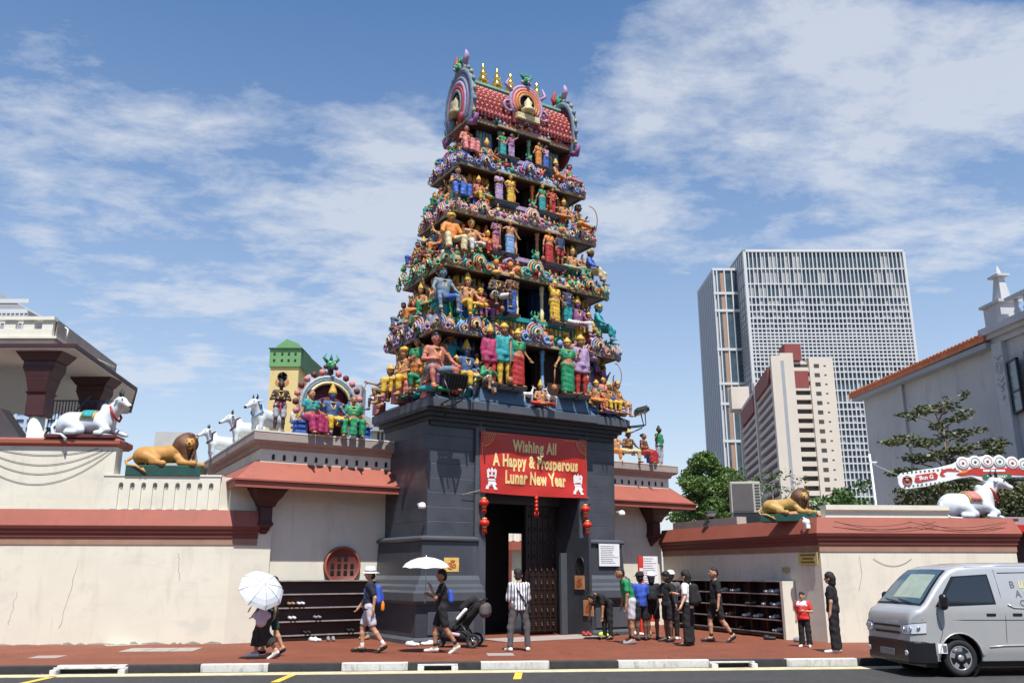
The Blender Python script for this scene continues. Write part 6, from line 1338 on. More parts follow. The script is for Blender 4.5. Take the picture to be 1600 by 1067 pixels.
for pos, rz, c_, l in ((TP(.45, 2.45-.0, .0), .5, 'shoe_black', 'black shoes on the pavement at the right end of the left rack'), (TP(-1.5, 2.3, 0), .8, 'shoe_white', 'worn white shoes in front of the left rack'), (TP(-1.1, 2.28, 0), .2, 'shoe_grey', 'grey shoes in front of the left rack'), (TP(-.2, 2.3, 0), -.4, 'shoe_tan', 'tan sandals on the pavement before the left rack'),
                       ((-.38, 21.1, 0), .9, 'shoe_white', 'white sneakers standing behind the stroller wheel'), ((-.02, 21.3, 0), -1.2, 'shoe_white', 'white sneakers right of the stroller'), (TP(5.55, -.15, 0), 1.3, 'shoe_lime', 'lime green shoes at the foot of the right jamb'), (TP(5.05, -.05, .03), .2, 'shoe_red', 'dark red shoes at the foot of the jamb post'),
                       (TP(6.55, -.35, 0), .5, 'shoe_white', 'white trainers beside the stooping figure'), (TP(6.85, -.4, 0), -.3, 'shoe_tan', 'brown shoes between the stooping figure and green shirt'), (TP(5.75, -.1, 0), .3, 'shoe_black', 'black shoes next to the lime green pair'),
                       ((4.95, 24.2, 0), .6, 'shoe_black', 'black shoes on the pavement inside the queue'), ((8.55, 22.3, 0), 1.4, 'shoe_black', 'black shoes under the right end of the long rack'), ((9.0, 21.5, 0), 1.1, 'shoe_grey', 'grey shoes by the wall between boy and woman')):
    shoepair(pos, rz, c_, l, 1.0)
# ------------------------------------------------------------ people
P_('skin', (.50, .27, .17), .55, .08, 6); P_('skin_tan', (.36, .18, .10), .55, .08, 6); P_('skin_dark', (.14, .07, .045), .55, .1, 6); P_('hair', (.012, .009, .008), .75, .2, 9); P_('lips', (.35, .10, .08), .5)
P_('cl_navy', (.012, .016, .032), .8, .15, 7, bump=.3, bscale=25); P_('cl_black', (.010, .010, .012), .85, .2, 7, bump=.3, bscale=25); P_('cl_greyshort', (.50, .48, .52), .8, .08, 7, bump=.3, bscale=25)
P_('cl_green', (.012, .24, .085), .8, .12, 7, bump=.3, bscale=25); P_('cl_blue', (.03, .08, .42), .7, .15, 7, bump=.3, bscale=25); P_('cl_white', (.76, .76, .76), .8, .05, 7, bump=.3, bscale=25); P_('cl_grey', (.10, .088, .088), .85, .12, 7, bump=.3, bscale=25)
P_('cl_red', (.60, .025, .02), .7, .1, 7, bump=.2); P_('cl_dkgreen', (.012, .06, .045), .8, .15, 7, bump=.3); P_('cl_pink', (.55, .38, .46), .7, .15, 7, bump=.3); P_('cl_dkskirt', (.02, .018, .014), .85, .2, 8, bump=.3)
def stripemat():
    m = bpy.data.materials.new('striped_shirt'); m.use_nodes = True; n = m.node_tree.nodes; l = m.node_tree.links; b = n['Principled BSDF']; b.inputs['Roughness'].default_value = .8
    tcn = n.new('ShaderNodeTexCoord'); w = n.new('ShaderNodeTexWave'); w.bands_direction = 'X'; w.inputs['Scale'].default_value = 5.0; w.inputs['Distortion'].default_value = .5; w.inputs['Detail Scale'].default_value = 1; l.new(tcn.outputs['Object'], w.inputs[0])
    r_ = n.new('ShaderNodeValToRGB'); r_.color_ramp.elements[0].position = .30; r_.color_ramp.elements[0].color = (.07, .07, .10, 1); r_.color_ramp.elements[1].position = .42; r_.color_ramp.elements[1].color = (.74, .74, .76, 1); l.new(w.outputs[0], r_.inputs[0]); l.new(r_.outputs[0], b.inputs['Base Color']); return m
M['stripe'] = stripemat()
def backpack(t, J, m_, sc=1.0, strap=True, dz=0, y0=.12):
    c = J['H']+J['U']*(.24+dz); b = organic('backpack', [pr(c+V(-.07*sc, y0+.06, -.12*sc), c+V(-.06*sc, y0+.05, .14*sc), .085*sc, .075*sc), pr(c+V(.07*sc, y0+.06, -.12*sc), c+V(.06*sc, y0+.05, .14*sc), .085*sc, .075*sc), pr(c+V(0, y0+.12*sc, -.1*sc), c+V(0, y0+.1*sc, .0), .07*sc)], m_, t, .022, .04)
    if strap:
        mb = MB()
        for s in (-1, 1): mb.tube([c+V(s*.1, .12, .17), c+V(s*.11, .0, .24), c+V(s*.11, -.115, .12), c+V(s*.12, -.11, -.05), c+V(s*.13, .05, -.14)], .018, 5)
        mb.build('shoulder_strap', m_, b)
def cap(t, J, m_, brim=-1, back=False):
    hd = J['head']; mb = MB(); mb.lathe([(.125, .0), (.125, .03), (.1, .09), (.05, .125), (0, .13)], hd+V(0, .02, .045), 14); d = 1 if back else -1
    mb.prism([(-.09, d*.10), (.09, d*.10), (.075, d*.20), (.03, d*.23), (-.03, d*.23), (-.075, d*.20)], hd.z+.045, hd.z+.06, 'z'); 
    for i in range(len(mb.v)-12, len(mb.v)): x, y, z = mb.v[i]; mb.v[i] = (x+hd.x, y+hd.y+.02, z)
    mb.build('cap', m_, t)
LFT, RGT, BACK = R(-90), R(90), R(180)
# woman under silver umbrella
t, J = person('woman in a long black dress walking left hidden under the silver umbrella', (-3.30, 18.45, 0), LFT, 1.58, 'walk', ('swing', 'holdup'), top=('tee', 'cl_black'), bottom=('midi', 'cl_dkskirt'), hair=('long', 'hair'), fem=1, shoes=('shoe_white',))
m = organic('bag', [pr((.22, .02, .98), (.24, .0, .78), .10, .12), pr((.2, -.12, .9), (.2, .12, .9), .08)], 'cl_pink', t, .025, .04)
t, J = person('companion in dark green walking left just behind the woman in black dress', (-3.22, 18.95, 0), LFT, 1.52, 'walk2', ('swing', 'back'), top=('tee', 'cl_dkgreen'), bottom=('shorts', 'cl_dkgreen'), hair=('bob', 'hair'), fem=1, shoes=('shoe_black',))
# man with hat
t, J = person('man in white sun hat, navy polo and pale grey shorts walking left past the rack', (-1.28, 19.50, 0), LFT, 1.74, 'walk', ('swing', 'back'), top=('polo', 'cl_navy'), bottom=('shorts', 'cl_greyshort'), shoes=('shoe_black',), socks='cl_white', thick=1.06)
hd = J['head']; mb = MB(); mb.lathe([(.20, -.03), (.205, -.015), (.12, .01), (.118, .03), (.115, .08), (.09, .12), (0, .13)], hd+V(0, .01, .055), 18); hh = mb.build('sun_hat', 'cl_white', t); mb = MB(); mb.lathe([(.121, .012), (.121, .035)], hd+V(0, .01, .055), 18, cap=False); mb.build('hat_band', 'cl_black', hh)
backpack(t, J, 'cl_blue', 1.0); mb = MB(); mb.lathe([(.035, 0), (.04, .03), (.04, .15), (.02, .18), (.02, .2)], J['H']+V(.06, .28, -.08), 10); mb.build('orange_bottle', mat('orangeb', (.75, .22, .02), .4), t)
# umbrella man
t, J = person('man in black tee with blue bag holding a white umbrella by the tower base', (.26, 19.28, 0), LFT, 1.70, 'walk', ('phone', 'holdup'), top=('tee', 'cl_black'), bottom=('shorts', 'cl_black'), skin='skin_tan', socks='cl_black')
backpack(t, J, 'cl_blue', .72, True, 0, .13)
def umbrella(pos, axis, r_, m_, label, hlen=.62, n=8, dome=.42):
    g = thing('umbrella', label, 'umbrella', pos, 0, 'umbrellas carried by walkers'); Q = Vector(axis).normalized().to_track_quat('Z', 'Y').to_matrix().to_4x4()
    mb = MB(); rings = [(1.0, 0), (.86, .16), (.66, .28), (.40, .37), (.15, dome)]; vs = []; per = n*4
    for q_, z_ in rings:
        for j in range(per):
            a = 2*PI*j/per; u = (j % 4)/4; sag = 4*u*(1-u)*.07*q_; vs.append(Q @ Vector((r_*q_*(1-sag)*math.cos(a), r_*q_*(1-sag)*math.sin(a), r_*(z_-.0)+(sag*.45*r_ if q_ == 1.0 else 0)-sag*.25*r_*(q_ < 1))))
    top_ = Q @ Vector((0, 0, r_*(dome+.01))); vs.append(top_); fs = [(i*per+j, i*per+(j+1) % per, (i+1)*per+(j+1) % per, (i+1)*per+j) for i in range(4) for j in range(per)]+[(4*per+j, 4*per+(j+1) % per, 5*per) for j in range(per)]
    mb.add(vs, fs, 0, False); o = mb.build('canopy', m_, g); sm_ = MB()
    for j in range(n): sm_.tube([vs[i*per+j*4]+(Q @ Vector((0, 0, .004))-Q @ Vector((0, 0, 0))) for i in range(5)], .004, 4)
    sm_.build('seam', 'shelf_edge', o); so = o.modifiers.new('s', 'SOLIDIFY'); so.thickness = .004
    mb = MB(); mb.tube([Q @ Vector((0, 0, r_*dome+.05)), Q @ Vector((0, 0, -hlen))], .008, 6); mb.tube([Q @ Vector((0, 0, -hlen)), Q @ Vector((0, 0, -hlen-.12))], .016, 6); mb.build('shaft', 'metal', g)
    mb = MB()
    for j in range(n): a = 2*PI*j/n; mb.tube([Q @ Vector((0, 0, r_*.1)), Q @ Vector((r_*.55*math.cos(a), r_*.55*math.sin(a), r_*.22)), Q @ Vector((r_*math.cos(a), r_*math.sin(a), -.01))], .005, 4)
    mb.build('rib', 'metal', g)
umbrella((-.10, 19.12, 1.74), (0, -.05, 1), .50, 'whitecloth', 'white umbrella held level by the man in black tee')
umbrella((-3.32, 18.12, 1.30), (.38, -.60, .50), .46, 'silvercloth', 'silver white umbrella tilted towards the street over two walkers')
# striped man, back view
t, J = person('man in striped white shirt and grey trousers standing at the gateway, seen from behind', (1.93, 19.55, 0), BACK+R(8), 1.73, 'wide', ('phone', 'phone'), top=('long', 'stripe'), bottom=('trousers', 'cl_grey'), socks='cl_black', headdir=(0.05, -.35, 1))
mb = MB(); c = J['H']; mb.tube([c+V(.13, .04, .48), c+V(.02, .16, .30), c+V(-.12, .14, .08), c+V(-.17, .02, -.02)], .016, 5); mb.tube([c+V(.13, .04, .48), c+V(.08, -.12, .3), c+V(-.17, .02, -.02)], .016, 5); mb.build('bag_strap', 'cl_black', t)
organic('sling_bag', [pr(c+V(-.20, .0, .02), c+V(-.20, .0, -.12), .055)], 'cl_black', t, .02, .03)
# stooping person
t, J = person('person in black bending down beside the right plinth, back rounded', (4.50, 22.75, 0), R(-55), 1.62, 'stand', ('down', 'down'), lean=(0, -.80, .42), headdir=(0, -.7, -.6), top=('tee', 'cl_black'), bottom=('trousers', 'cl_black'), hair=('bob', 'hairbrown') if False else ('bob', 'hair'), skin='skin_tan', shoes=('shoe_black',))
t, J = person('man in green tee and pale grey shorts leaning left to read the notice', (4.80, 21.35, 0), LFT, 1.80, 'stand', ('down', 'down'), lean=(0, -.28, 1), top=('tee', 'cl_green'), bottom=('shorts', 'cl_greyshort'), hair=('buzz', 'hair'), skin='skin_tan', shoes=('shoe_grey',), socks='cl_black', headdir=(0, -.6, 1))
t, J = person('visitor in black cap and bright blue top behind the green-shirted man', (5.28, 22.3, 0), R(200), 1.64, 'stand', ('side', 'fold'), top=('tee', 'cl_blue'), bottom=('shorts', 'cl_black'), hair=('short', 'hair'), skin='skin_dark', shoes=('shoe_black',)); cap(t, J, 'cl_black')
t, J = person('visitor in white cap and black clothes, back turned, left in the queue', (5.62, 22.5, 0), R(170), 1.64, 'stand', ('fold', 'side'), top=('tee', 'cl_black'), bottom=('shorts', 'cl_black'), hair=('bob', 'hair'), skin='skin_dark', fem=1, shoes=('shoe_black',)); cap(t, J, 'cl_white'); backpack(t, J, 'cl_black', .9)
t, J = person('dark-haired person in black long top looking left in the middle of the queue', (5.86, 21.9, 0), R(-70), 1.66, 'stand', ('fold', 'side'), top=('long', 'cl_black'), bottom=('shorts', 'cl_black'), hair=('bob', 'hair'), skin='skin_dark', shoes=('shoe_black',))
t, J = person('person in white cap carrying a black backpack, behind the white tee', (6.10, 22.4, 0), R(160), 1.68, 'stand', ('fold', 'fold'), top=('tee', 'cl_grey'), bottom=('trousers', 'cl_black'), skin='skin_tan', shoes=('shoe_white',)); cap(t, J, 'cl_white'); backpack(t, J, 'cl_black', 1.05)
t, J = person('young man in white tee with large black backpack and black trousers in the queue', (6.0, 20.65, 0), R(-125), 1.68, 'stand', ('fwd', 'side'), top=('tee', 'cl_white'), bottom=('wide', 'cl_black'), hair=('bob', 'hair'), shoes=('shoe_black',)); backpack(t, J, 'cl_black', 1.25)
t, J = person('man in black polo and black shorts stepping left at the end of the queue', (6.98, 21.55, 0), LFT, 1.76, 'walk', ('down', 'down'), top=('polo', 'cl_black'), bottom=('shorts', 'cl_black'), hair=('buzz', 'hair'), shoes=('shoe_black',), socks='cl_black')
t, J = person('small boy in red and white shirt and black trousers standing by the pier', (8.55, 20.1, 0), R(-35), 1.20, 'stand', ('down', 'fold'), top=('tee', 'cl_red'), bottom=('wide', 'cl_black'), shoes=('shoe_white',), thick=1.15)
U = J['U']; H = J['H']
organic('white_yoke', [pr(H+U*.40+V(-.11, 0, 0), H+U*.40+V(.11, 0, 0), .122, None, (1, 1, 1)), pr(H+U*.45+V(-.15, 0, 0), H+U*.45+V(.15, 0, 0), .085)], 'cl_white', t, .02, .03)
t, J = person('woman in black top and wide black trousers facing away, right of the boy', (8.60, 18.65, 0), R(-125), 1.64, 'stand', ('down', 'down'), top=('tee', 'cl_black'), bottom=('wide', 'cl_black'), hair=('bun' if False else 'bob', 'hair'), fem=1, shoes=('shoe_white',))
# one more visitor inside the passage
# stroller
st_ = thing('stroller', 'black folded-canopy baby stroller parked against the tower plinth', 'stroller', (.66, 20.75, 0), R(-12), None)
def wheel(x, y, r_, par):
    T = Matrix.Translation((x, y, r_)) @ Matrix.Rotation(PI/2, 4, 'X'); m = MB(); m.lathe([(r_*.7, -.02), (r_*.95, -.025), (r_, -.012), (r_, .012), (r_*.95, .025), (r_*.7, .02), (r_*.7, -.02)], n=22, T=T, cap=False); w_ = m.build('wheel', 'rubber', par)
    m = MB(); m.lathe([(.02, -.03), (.03, .03)], n=8, T=T); m.lathe([(r_*.62, -.012), (r_*.70, -.015), (r_*.70, .015), (r_*.62, .012)], n=20, T=T, cap=False)
    for j in range(6): a = j*PI/3; m.tube([(x, y, r_), (x+r_*.68*math.cos(a), y, r_+r_*.68*math.sin(a))], .008, 4)
    m.build('rim', 'metal', w_)
wheel(.38, -.28, .155, st_); wheel(.38, .28, .155, st_); wheel(-.42, -.12, .11, st_); wheel(-.42, .12, .11, st_)
m = MB()
for y in (-.26, .26): m.tube([(-.45, y*.6, .16), (-.1, y, .42), (.25, y, .80), (.48, y, 1.02), (.62, y, 1.05)], .017, 6); m.tube([(.38, y, .16), (.1, y, .52)], .016, 6)
m.tube([(.62, -.26, 1.05), (.62, .26, 1.05)], .022, 6); m.tube([(.38, -.28, .155), (.38, .28, .155)], .012, 5); m.build('frame', 'metal_dark', st_)
organic('seat', [pr((-.15, -.16, .42), (-.15, .16, .42), .10), pr((-.3, 0, .38), (.05, 0, .42), .17, .17), pr((.05, 0, .48), (.38, 0, .88), .17, .15)], 'cl_black', st_, .03, .06)
organic('storage_basket', [pr((-.25, -.1, .26), (.2, -.1, .24), .13, .13), pr((-.25, .1, .26), (.2, .1, .24), .13, .13)], 'cl_black', st_, .03, .05)
organic('canopy', [pr((.12, -.15, .84), (.30, -.15, 1.0), .09), pr((.12, .15, .84), (.30, .15, 1.0), .09), pr((.15, 0, .86), (.35, 0, 1.02), .1)], 'cl_black', st_, .03, .05)
organic('changing_bag', [pr((.62, -.16, .86), (.62, .16, .86), .11), pr((.62, -.16, .76), (.62, .16, .76), .12)], 'cl_grey', st_, .03, .04)
organic('white_cloth', [pr((.02, -.2, .62), (.2, -.22, .82), .045)], 'cl_white', st_, .02, .03); organic('towel', [pr((-.1, -.24, .30), (.05, -.25, .28), .04)], 'cl_pink', st_, .02, .03)

# ------------------------------------------------------------ van
P_('vanpaint', (.50, .50, .49), .34, .04, 2, metal=.35, coat=.6, spec=.6)
P_('vanblack', (.012, .012, .015), .35, .05, 3); P_('glassdark', (.012, .014, .016), .06, 0, 3, spec=.8, coat=.5); P_('chrome', (.75, .76, .78), .12, 0, 3, metal=1); P_('lens', (.62, .66, .70), .08, .05, 8, coat=1)
P_('windshield', (.05, .075, .07), .04, 0, 3, spec=1, coat=1); P_('rimsilver', (.55, .56, .58), .3, .03, 3, metal=.7); P_('plate', (.22, .22, .21), .4)
vn = thing('van', 'silver panel van parked at the kerb with faded yellow signwriting on its side', 'van', (8.46, 15.28, -.13), R(.6))
VL, VW = 4.75, 1.69
top = [(0.0, .80), (.015, .94), (.04, 1.05), (.10, 1.12), (.22, 1.17), (.32, 1.25), (.54, 1.50), (.74, 1.70), (.90, 1.82), (1.06, 1.87), (1.4, 1.905), (2.0, 1.92), (3.2, 1.92), (4.4, 1.90), (4.62, 1.86), (4.72, 1.7), (VL, 1.1)]
def ztop(x):
    for (a, za), (b_, zb_) in zip(top[:-1], top[1:]):
        if a <= x <= b_: return za+(zb_-za)*(x-a)/(b_-a)
    return top[-1][1]
def half(x, z):
    """half width at height z"""
    w = VW/2
    nose = min(1, max(0, x)/.35); w -= .12*(1-nose)**2.2
    if z > 1.08: w -= .155*((z-1.08)/.85)**1.25
    if z < .35: w -= .03
    return w
def ring(x, n=44):
    zt = ztop(x); zb_ = .26; pts = []; r_ = min(.10, (zt-zb_)*.25)
    prof = [(zb_, 1)]; zs = [zb_, .3, .38, .5, .65, .8, .95, 1.06, 1.10, 1.2, 1.35, 1.5, 1.65]; L_ = []
    hts = [z for z in zs if z < zt-r_-.03]
    while len(hts) < 13: hts.append(hts[-1]+(zt-r_-hts[-1])*.5 if hts[-1] < zt-r_ else hts[-1])
    side = [(half(x, z), z) for z in hts]; w0 = half(x, zt-r_)
    cor = [(w0-r_+r_*math.cos(a), zt-r_+r_*math.sin(a)) for a in (0, R(25), R(50), R(75))]
    roof = [(w0*f, zt+(.03 if x > 1.1 else .015*min(1, x*3))*(1-f*f)) for f in (.8, .5, .2)]
    R_ = side+cor+roof; return [(-y, z) for y, z in R_]+[(y, z) for y, z in reversed(R_)]
xs = [0, .015, .04, .10, .16, .22, .32, .43, .54, .64, .74, .82, .90, 1.06, 1.4, 1.7, 2.0, 2.4, 2.8, 3.2, 3.6, 4.0, 4.4, 4.62, 4.72, VL]
vs = []; rings = [ring(x) for x in xs]; nr = len(rings[0])
# the nose leans: shift low parts forward
for x, rg in zip(xs, rings): vs += [(x, VW/2+y, z) for y, z in rg]
fs = [(i*nr+j, i*nr+j+1, (i+1)*nr+j+1, (i+1)*nr+j) for i in range(len(xs)-1) for j in range(nr-1)]+[(i*nr+nr-1, i*nr, (i+1)*nr, (i+1)*nr+nr-1) for i in range(len(xs)-1)]
fs += [tuple(range(nr)), tuple(range((len(xs)-1)*nr+nr-1, (len(xs)-1)*nr-1, -1))]
b = MB(); b.add(vs, fs, 0, True); body = b.build('body', 'vanpaint', vn)
bv = body.modifiers.new('b', 'BEVEL'); bv.width = .02; bv.segments = 2; bv.limit_method = 'ANGLE'; bv.angle_limit = R(50)
WX = (.86, 3.42); WR = .315
cut = MB()
for wx in WX:
    for y in (-.2, VW-.28): T = Matrix.Translation((wx, y, WR+.02)) @ Matrix.Rotation(-PI/2, 4, 'X'); cut.lathe([(WR+.075, 0), (WR+.075, .48)], n=32, T=T)
co = cut.build('cutter', 'vanblack', vn); bo = body.modifiers.new('c', 'BOOLEAN'); bo.object = co; bo.operation = 'DIFFERENCE'; bo.solver = 'EXACT'
bpy.context.view_layer.update(); dg = bpy.context.evaluated_depsgraph_get(); me = bpy.data.meshes.new_from_object(body.evaluated_get(dg)); body.modifiers.clear(); body.data = me; bpy.data.objects.remove(co)
for p in me.polygons: p.use_smooth = True
me.materials.clear(); me.materials.append(M['vanpaint'])
try: me.set_sharp_from_angle(angle=R(35))
except Exception: pass
ul = MB(); ul.box(.25, 4.6, .12, VW-.12, .16, .45); ul.build('underbody', 'vanblack', vn)
for wx in WX:
    a_ = MB(); T = Matrix.Translation((wx, .0, WR+.02)) @ Matrix.Rotation(-PI/2, 4, 'X'); a_.lathe([(WR+.07, .03), (WR+.07, .4), (0, .4)], n=28, T=T, cap=False); T = Matrix.Translation((wx, VW, WR+.02)) @ Matrix.Rotation(PI/2, 4, 'X'); a_.lathe([(WR+.07, .03), (WR+.07, .4), (0, .4)], n=28, T=T, cap=False); a_.build('wheel_arch', 'vanblack', vn)
    for y, sg_ in ((.13, -1), (VW-.13, 1)):
        T = Matrix.Translation((wx, y, WR)) @ Matrix.Rotation(-PI/2*sg_, 4, 'X')
        wob = bpy.data.objects.new('wheel', None); COL.objects.link(wob); wob.parent = vn
        m = MB(); m.lathe([(.19, -.09), (.27, -.1), (WR-.01, -.085), (WR, -.05), (WR, .05), (WR-.01, .085), (.27, .10), (.205, .095), (.2, .06)], n=40, T=T, cap=False); m.build('tyre', 'rubber', wob)
        m = MB(); m.lathe([(.2, .09), (.205, .07), (.19, .0), (0, .0)], n=32, T=T, mi=1); m.lathe([(.205, .095), (.195, .10), (.18, .085), (.185, .05)], n=32, T=T, cap=False)
        for j in range(5):
            a = j*2*PI/5+.3; c_, s_ = math.cos(a), math.sin(a)
            m.add([T @ Vector(p_) for p_ in ((-s_*.03+c_*.03, c_*.03+s_*.03, .085), (s_*.03+c_*.03, -c_*.03+s_*.03, .085), (s_*.045+c_*.19, -c_*.045+s_*.19, .095), (-s_*.045+c_*.19, c_*.045+s_*.19, .095), (-s_*.03+c_*.03, c_*.03+s_*.03, .04), (s_*.03+c_*.03, -c_*.03+s_*.03, .04), (s_*.045+c_*.19, -c_*.045+s_*.19, .04), (-s_*.045+c_*.19, c_*.045+s_*.19, .04))], [(0, 1, 2, 3), (0, 4, 5, 1), (1, 5, 6, 2), (3, 2, 6, 7), (0, 3, 7, 4)])
        m.lathe([(.06, .07), (.055, .105), (.02, .11), (0, .11)], n=14, T=T); m.build('rim', ['rimsilver', 'vanblack'], wob)
def surfpanel(pts, off, m_, name, par=vn, side=-1, thick=.0):
    """polygon given as (x,z) laid over the near side"""
    m = MB(); m.add([(x, VW/2+side*(half(x, z)+off), z) for x, z in pts], [tuple(range(len(pts)))], 0); o = m.build(name, m_, par, fixn=True); so = o.modifiers.new('s', 'SOLIDIFY'); so.thickness = .006; so.offset = 0; return o
def gridpanel(poly_top, poly_bot, nx, nz, off, m_, name, side=-1):
    m = MB(); vs = []
    for j in range(nz+1):
        for i in range(nx+1):
            u, v = i/nx, j/nz; xt = poly_top[0][0]+(poly_top[1][0]-poly_top[0][0])*u; zt = poly_top[0][1]+(poly_top[1][1]-poly_top[0][1])*u; xb = poly_bot[0][0]+(poly_bot[1][0]-poly_bot[0][0])*u; zb_ = poly_bot[0][1]+(poly_bot[1][1]-poly_bot[0][1])*u
            x = xb+(xt-xb)*v; z = zb_+(zt-zb_)*v; vs.append((x, VW/2+side*(half(x, z)+off), z))
    m.add(vs, [(j*(nx+1)+i, j*(nx+1)+i+1, (j+1)*(nx+1)+i+1, (j+1)*(nx+1)+i) for j in range(nz) for i in range(nx)], 0, True); return m.build(name, m_, vn)
for sd in (-1, 1):
    gridpanel([(.90, 1.70), (1.60, 1.74)], [(.48, 1.18), (1.64, 1.22)], 8, 6, .004, 'vanblack', 'window_rubber', sd)
    gridpanel([(.94, 1.67), (1.57, 1.71)], [(.58, 1.21), (1.60, 1.25)], 8, 6, .009, 'glassdark', 'side_window', sd)
# windscreen over the sloping front
def front(u, v, off):
    x = .25+(.88-.25)*v; w = half(x, ztop(x))-.06-.02*v; y = VW/2+(2*u-1)*w; z = ztop(x)+.016*(1-(2*u-1)**2)+off; return (x-off*.7-(1-(2*u-1)**2)*.0, y, z)
for nm, i0, off, m_ in (('windscreen_rubber', 0, .006, 'vanblack'), ('windscreen', .035, .012, 'windshield')):
    m = MB(); nx, nz = 12, 8; vs = [front(i0+(1-2*i0)*i/nx, i0*1.3+(1-2.2*i0)*j/nz, off) for j in range(nz+1) for i in range(nx+1)]; m.add(vs, [(j*(nx+1)+i, j*(nx+1)+i+1, (j+1)*(nx+1)+i+1, (j+1)*(nx+1)+i) for j in range(nz) for i in range(nx)], 0, True); m.build(nm, m_, vn)
m = MB(); m.tube([front(.2, .03, .03), front(.55, .12, .03)], .008, 4); m.tube([front(.5, .03, .03), front(.85, .12, .03)], .008, 4); m.build('wiper', 'vanblack', vn)
# sunshade seen through the glass, stickers
m = MB(); vs = [front(.10+.62*i/8, .18+(.62*j/5), .0145) for j in range(6) for i in range(9)]; m.add(vs, [(j*9+i, j*9+i+1, (j+1)*9+i+1, (j+1)*9+i) for j in range(5) for i in range(8)], 0, True); m.build('sunshade', mat('sunshade', (.36, .42, .30), .25, .15, 4, coat=1), vn)
# front: lamps, grille, bumper
def frontpt(y, z, off=.0): return (-.0-off+.0, y, z)
b = MB(); b.prism([(-.04, .16), (-.04, VW-.16), (.02, VW-.05), (.14, VW-.008), (.42, VW+.004), (.42, VW-.1), (.42, .1), (.42, -.004), (.14, .008), (.02, .05)], .22, .60, 'z'); b.build('bumper', 'vanblack', vn, bevel=.03)
def nose(x, y, z, off=.0):
    """point on the front corner: x<=0 front plane at given y, x>0 follows the side"""
    return x
for sd in (-1, 1):
    cols_ = [('f', .36), ('f', .26), ('f', .16), ('s', .0), ('s', .04), ('s', .10), ('s', .18), ('s', .26)]
    def hpt(c_, z, off):
        if c_[0] == 'f': x = -off+max(0, z-.8)*.17; y = c_[1]
        else: x = c_[1]-off*.6+max(0, z-.8)*.17; y = VW/2-(half(c_[1]+max(0, z-.8)*.17, z)+off)
        return (x, y if sd < 0 else VW-y, z)
    for nm, mm, off, e in (('headlight_surround', 'vanblack', .006, .012), ('headlight', 'lens', .014, 0)):
        b = MB(); vs = []; nz = 5
        for i, c_ in enumerate(cols_):
            zl = .70+.04*(i/7)-e+(.05 if i == 0 else 0); zh = .86+.05*(i/7)+e-(.04 if i == 0 else 0)
            for j in range(nz+1): vs.append(hpt(c_, zl+(zh-zl)*j/nz, off))
        b.add(vs, [(i*(nz+1)+j, i*(nz+1)+j+1, (i+1)*(nz+1)+j+1, (i+1)*(nz+1)+j) for i in range(len(cols_)-1) for j in range(nz)], 0, True); o = b.build(nm, mm, vn)
    hb_ = MB()
    for i, (c_, z) in enumerate(((('f', .27), .79), (('s', .02), .80), (('s', .14), .82))):
        q = hpt(c_, z, .016); hb_.ball(q, (.022, .045, .045) if i < 2 else (.04, .02, .035), 0, 8)
    hb_.build('bulb_reflector', 'chrome', o)
b = MB(); b.box(-.022, .03, .40, VW-.40, .815, .855); b.box(-.022, .03, .42, VW-.42, .70, .745); b.build('grille', 'vanblack', vn, bevel=.008)
b = MB(); b.lathe([(.03, -.008), (.06, .0), (.03, .008)], (-.02, VW/2, .87), 14, sx=.3); b.build('badge', 'chrome', vn)
b = MB(); b.box(-.05, -.036, VW/2-.26, VW/2+.26, .33, .44); pl_ = b.build('number_plate', 'plate', vn, bevel=.004)
vv, ff = text('GBH 4821 K', .09, .002, .9, .001); b = MB(); b.add([(-.053, VW/2-x, z+.355) for x, y, z in vv], ff); b.build('plate_lettering', 'paper', pl_, fixn=False) if False else None
for y in (.2, VW-.2): T = Matrix.Translation((-.038, y, .40)) @ Matrix.Rotation(-PI/2, 4, 'Y'); b = MB(); b.lathe([(.05, 0), (.045, .012), (0, .006)], n=14, T=T); b.build('fog_lamp', 'lens', vn)
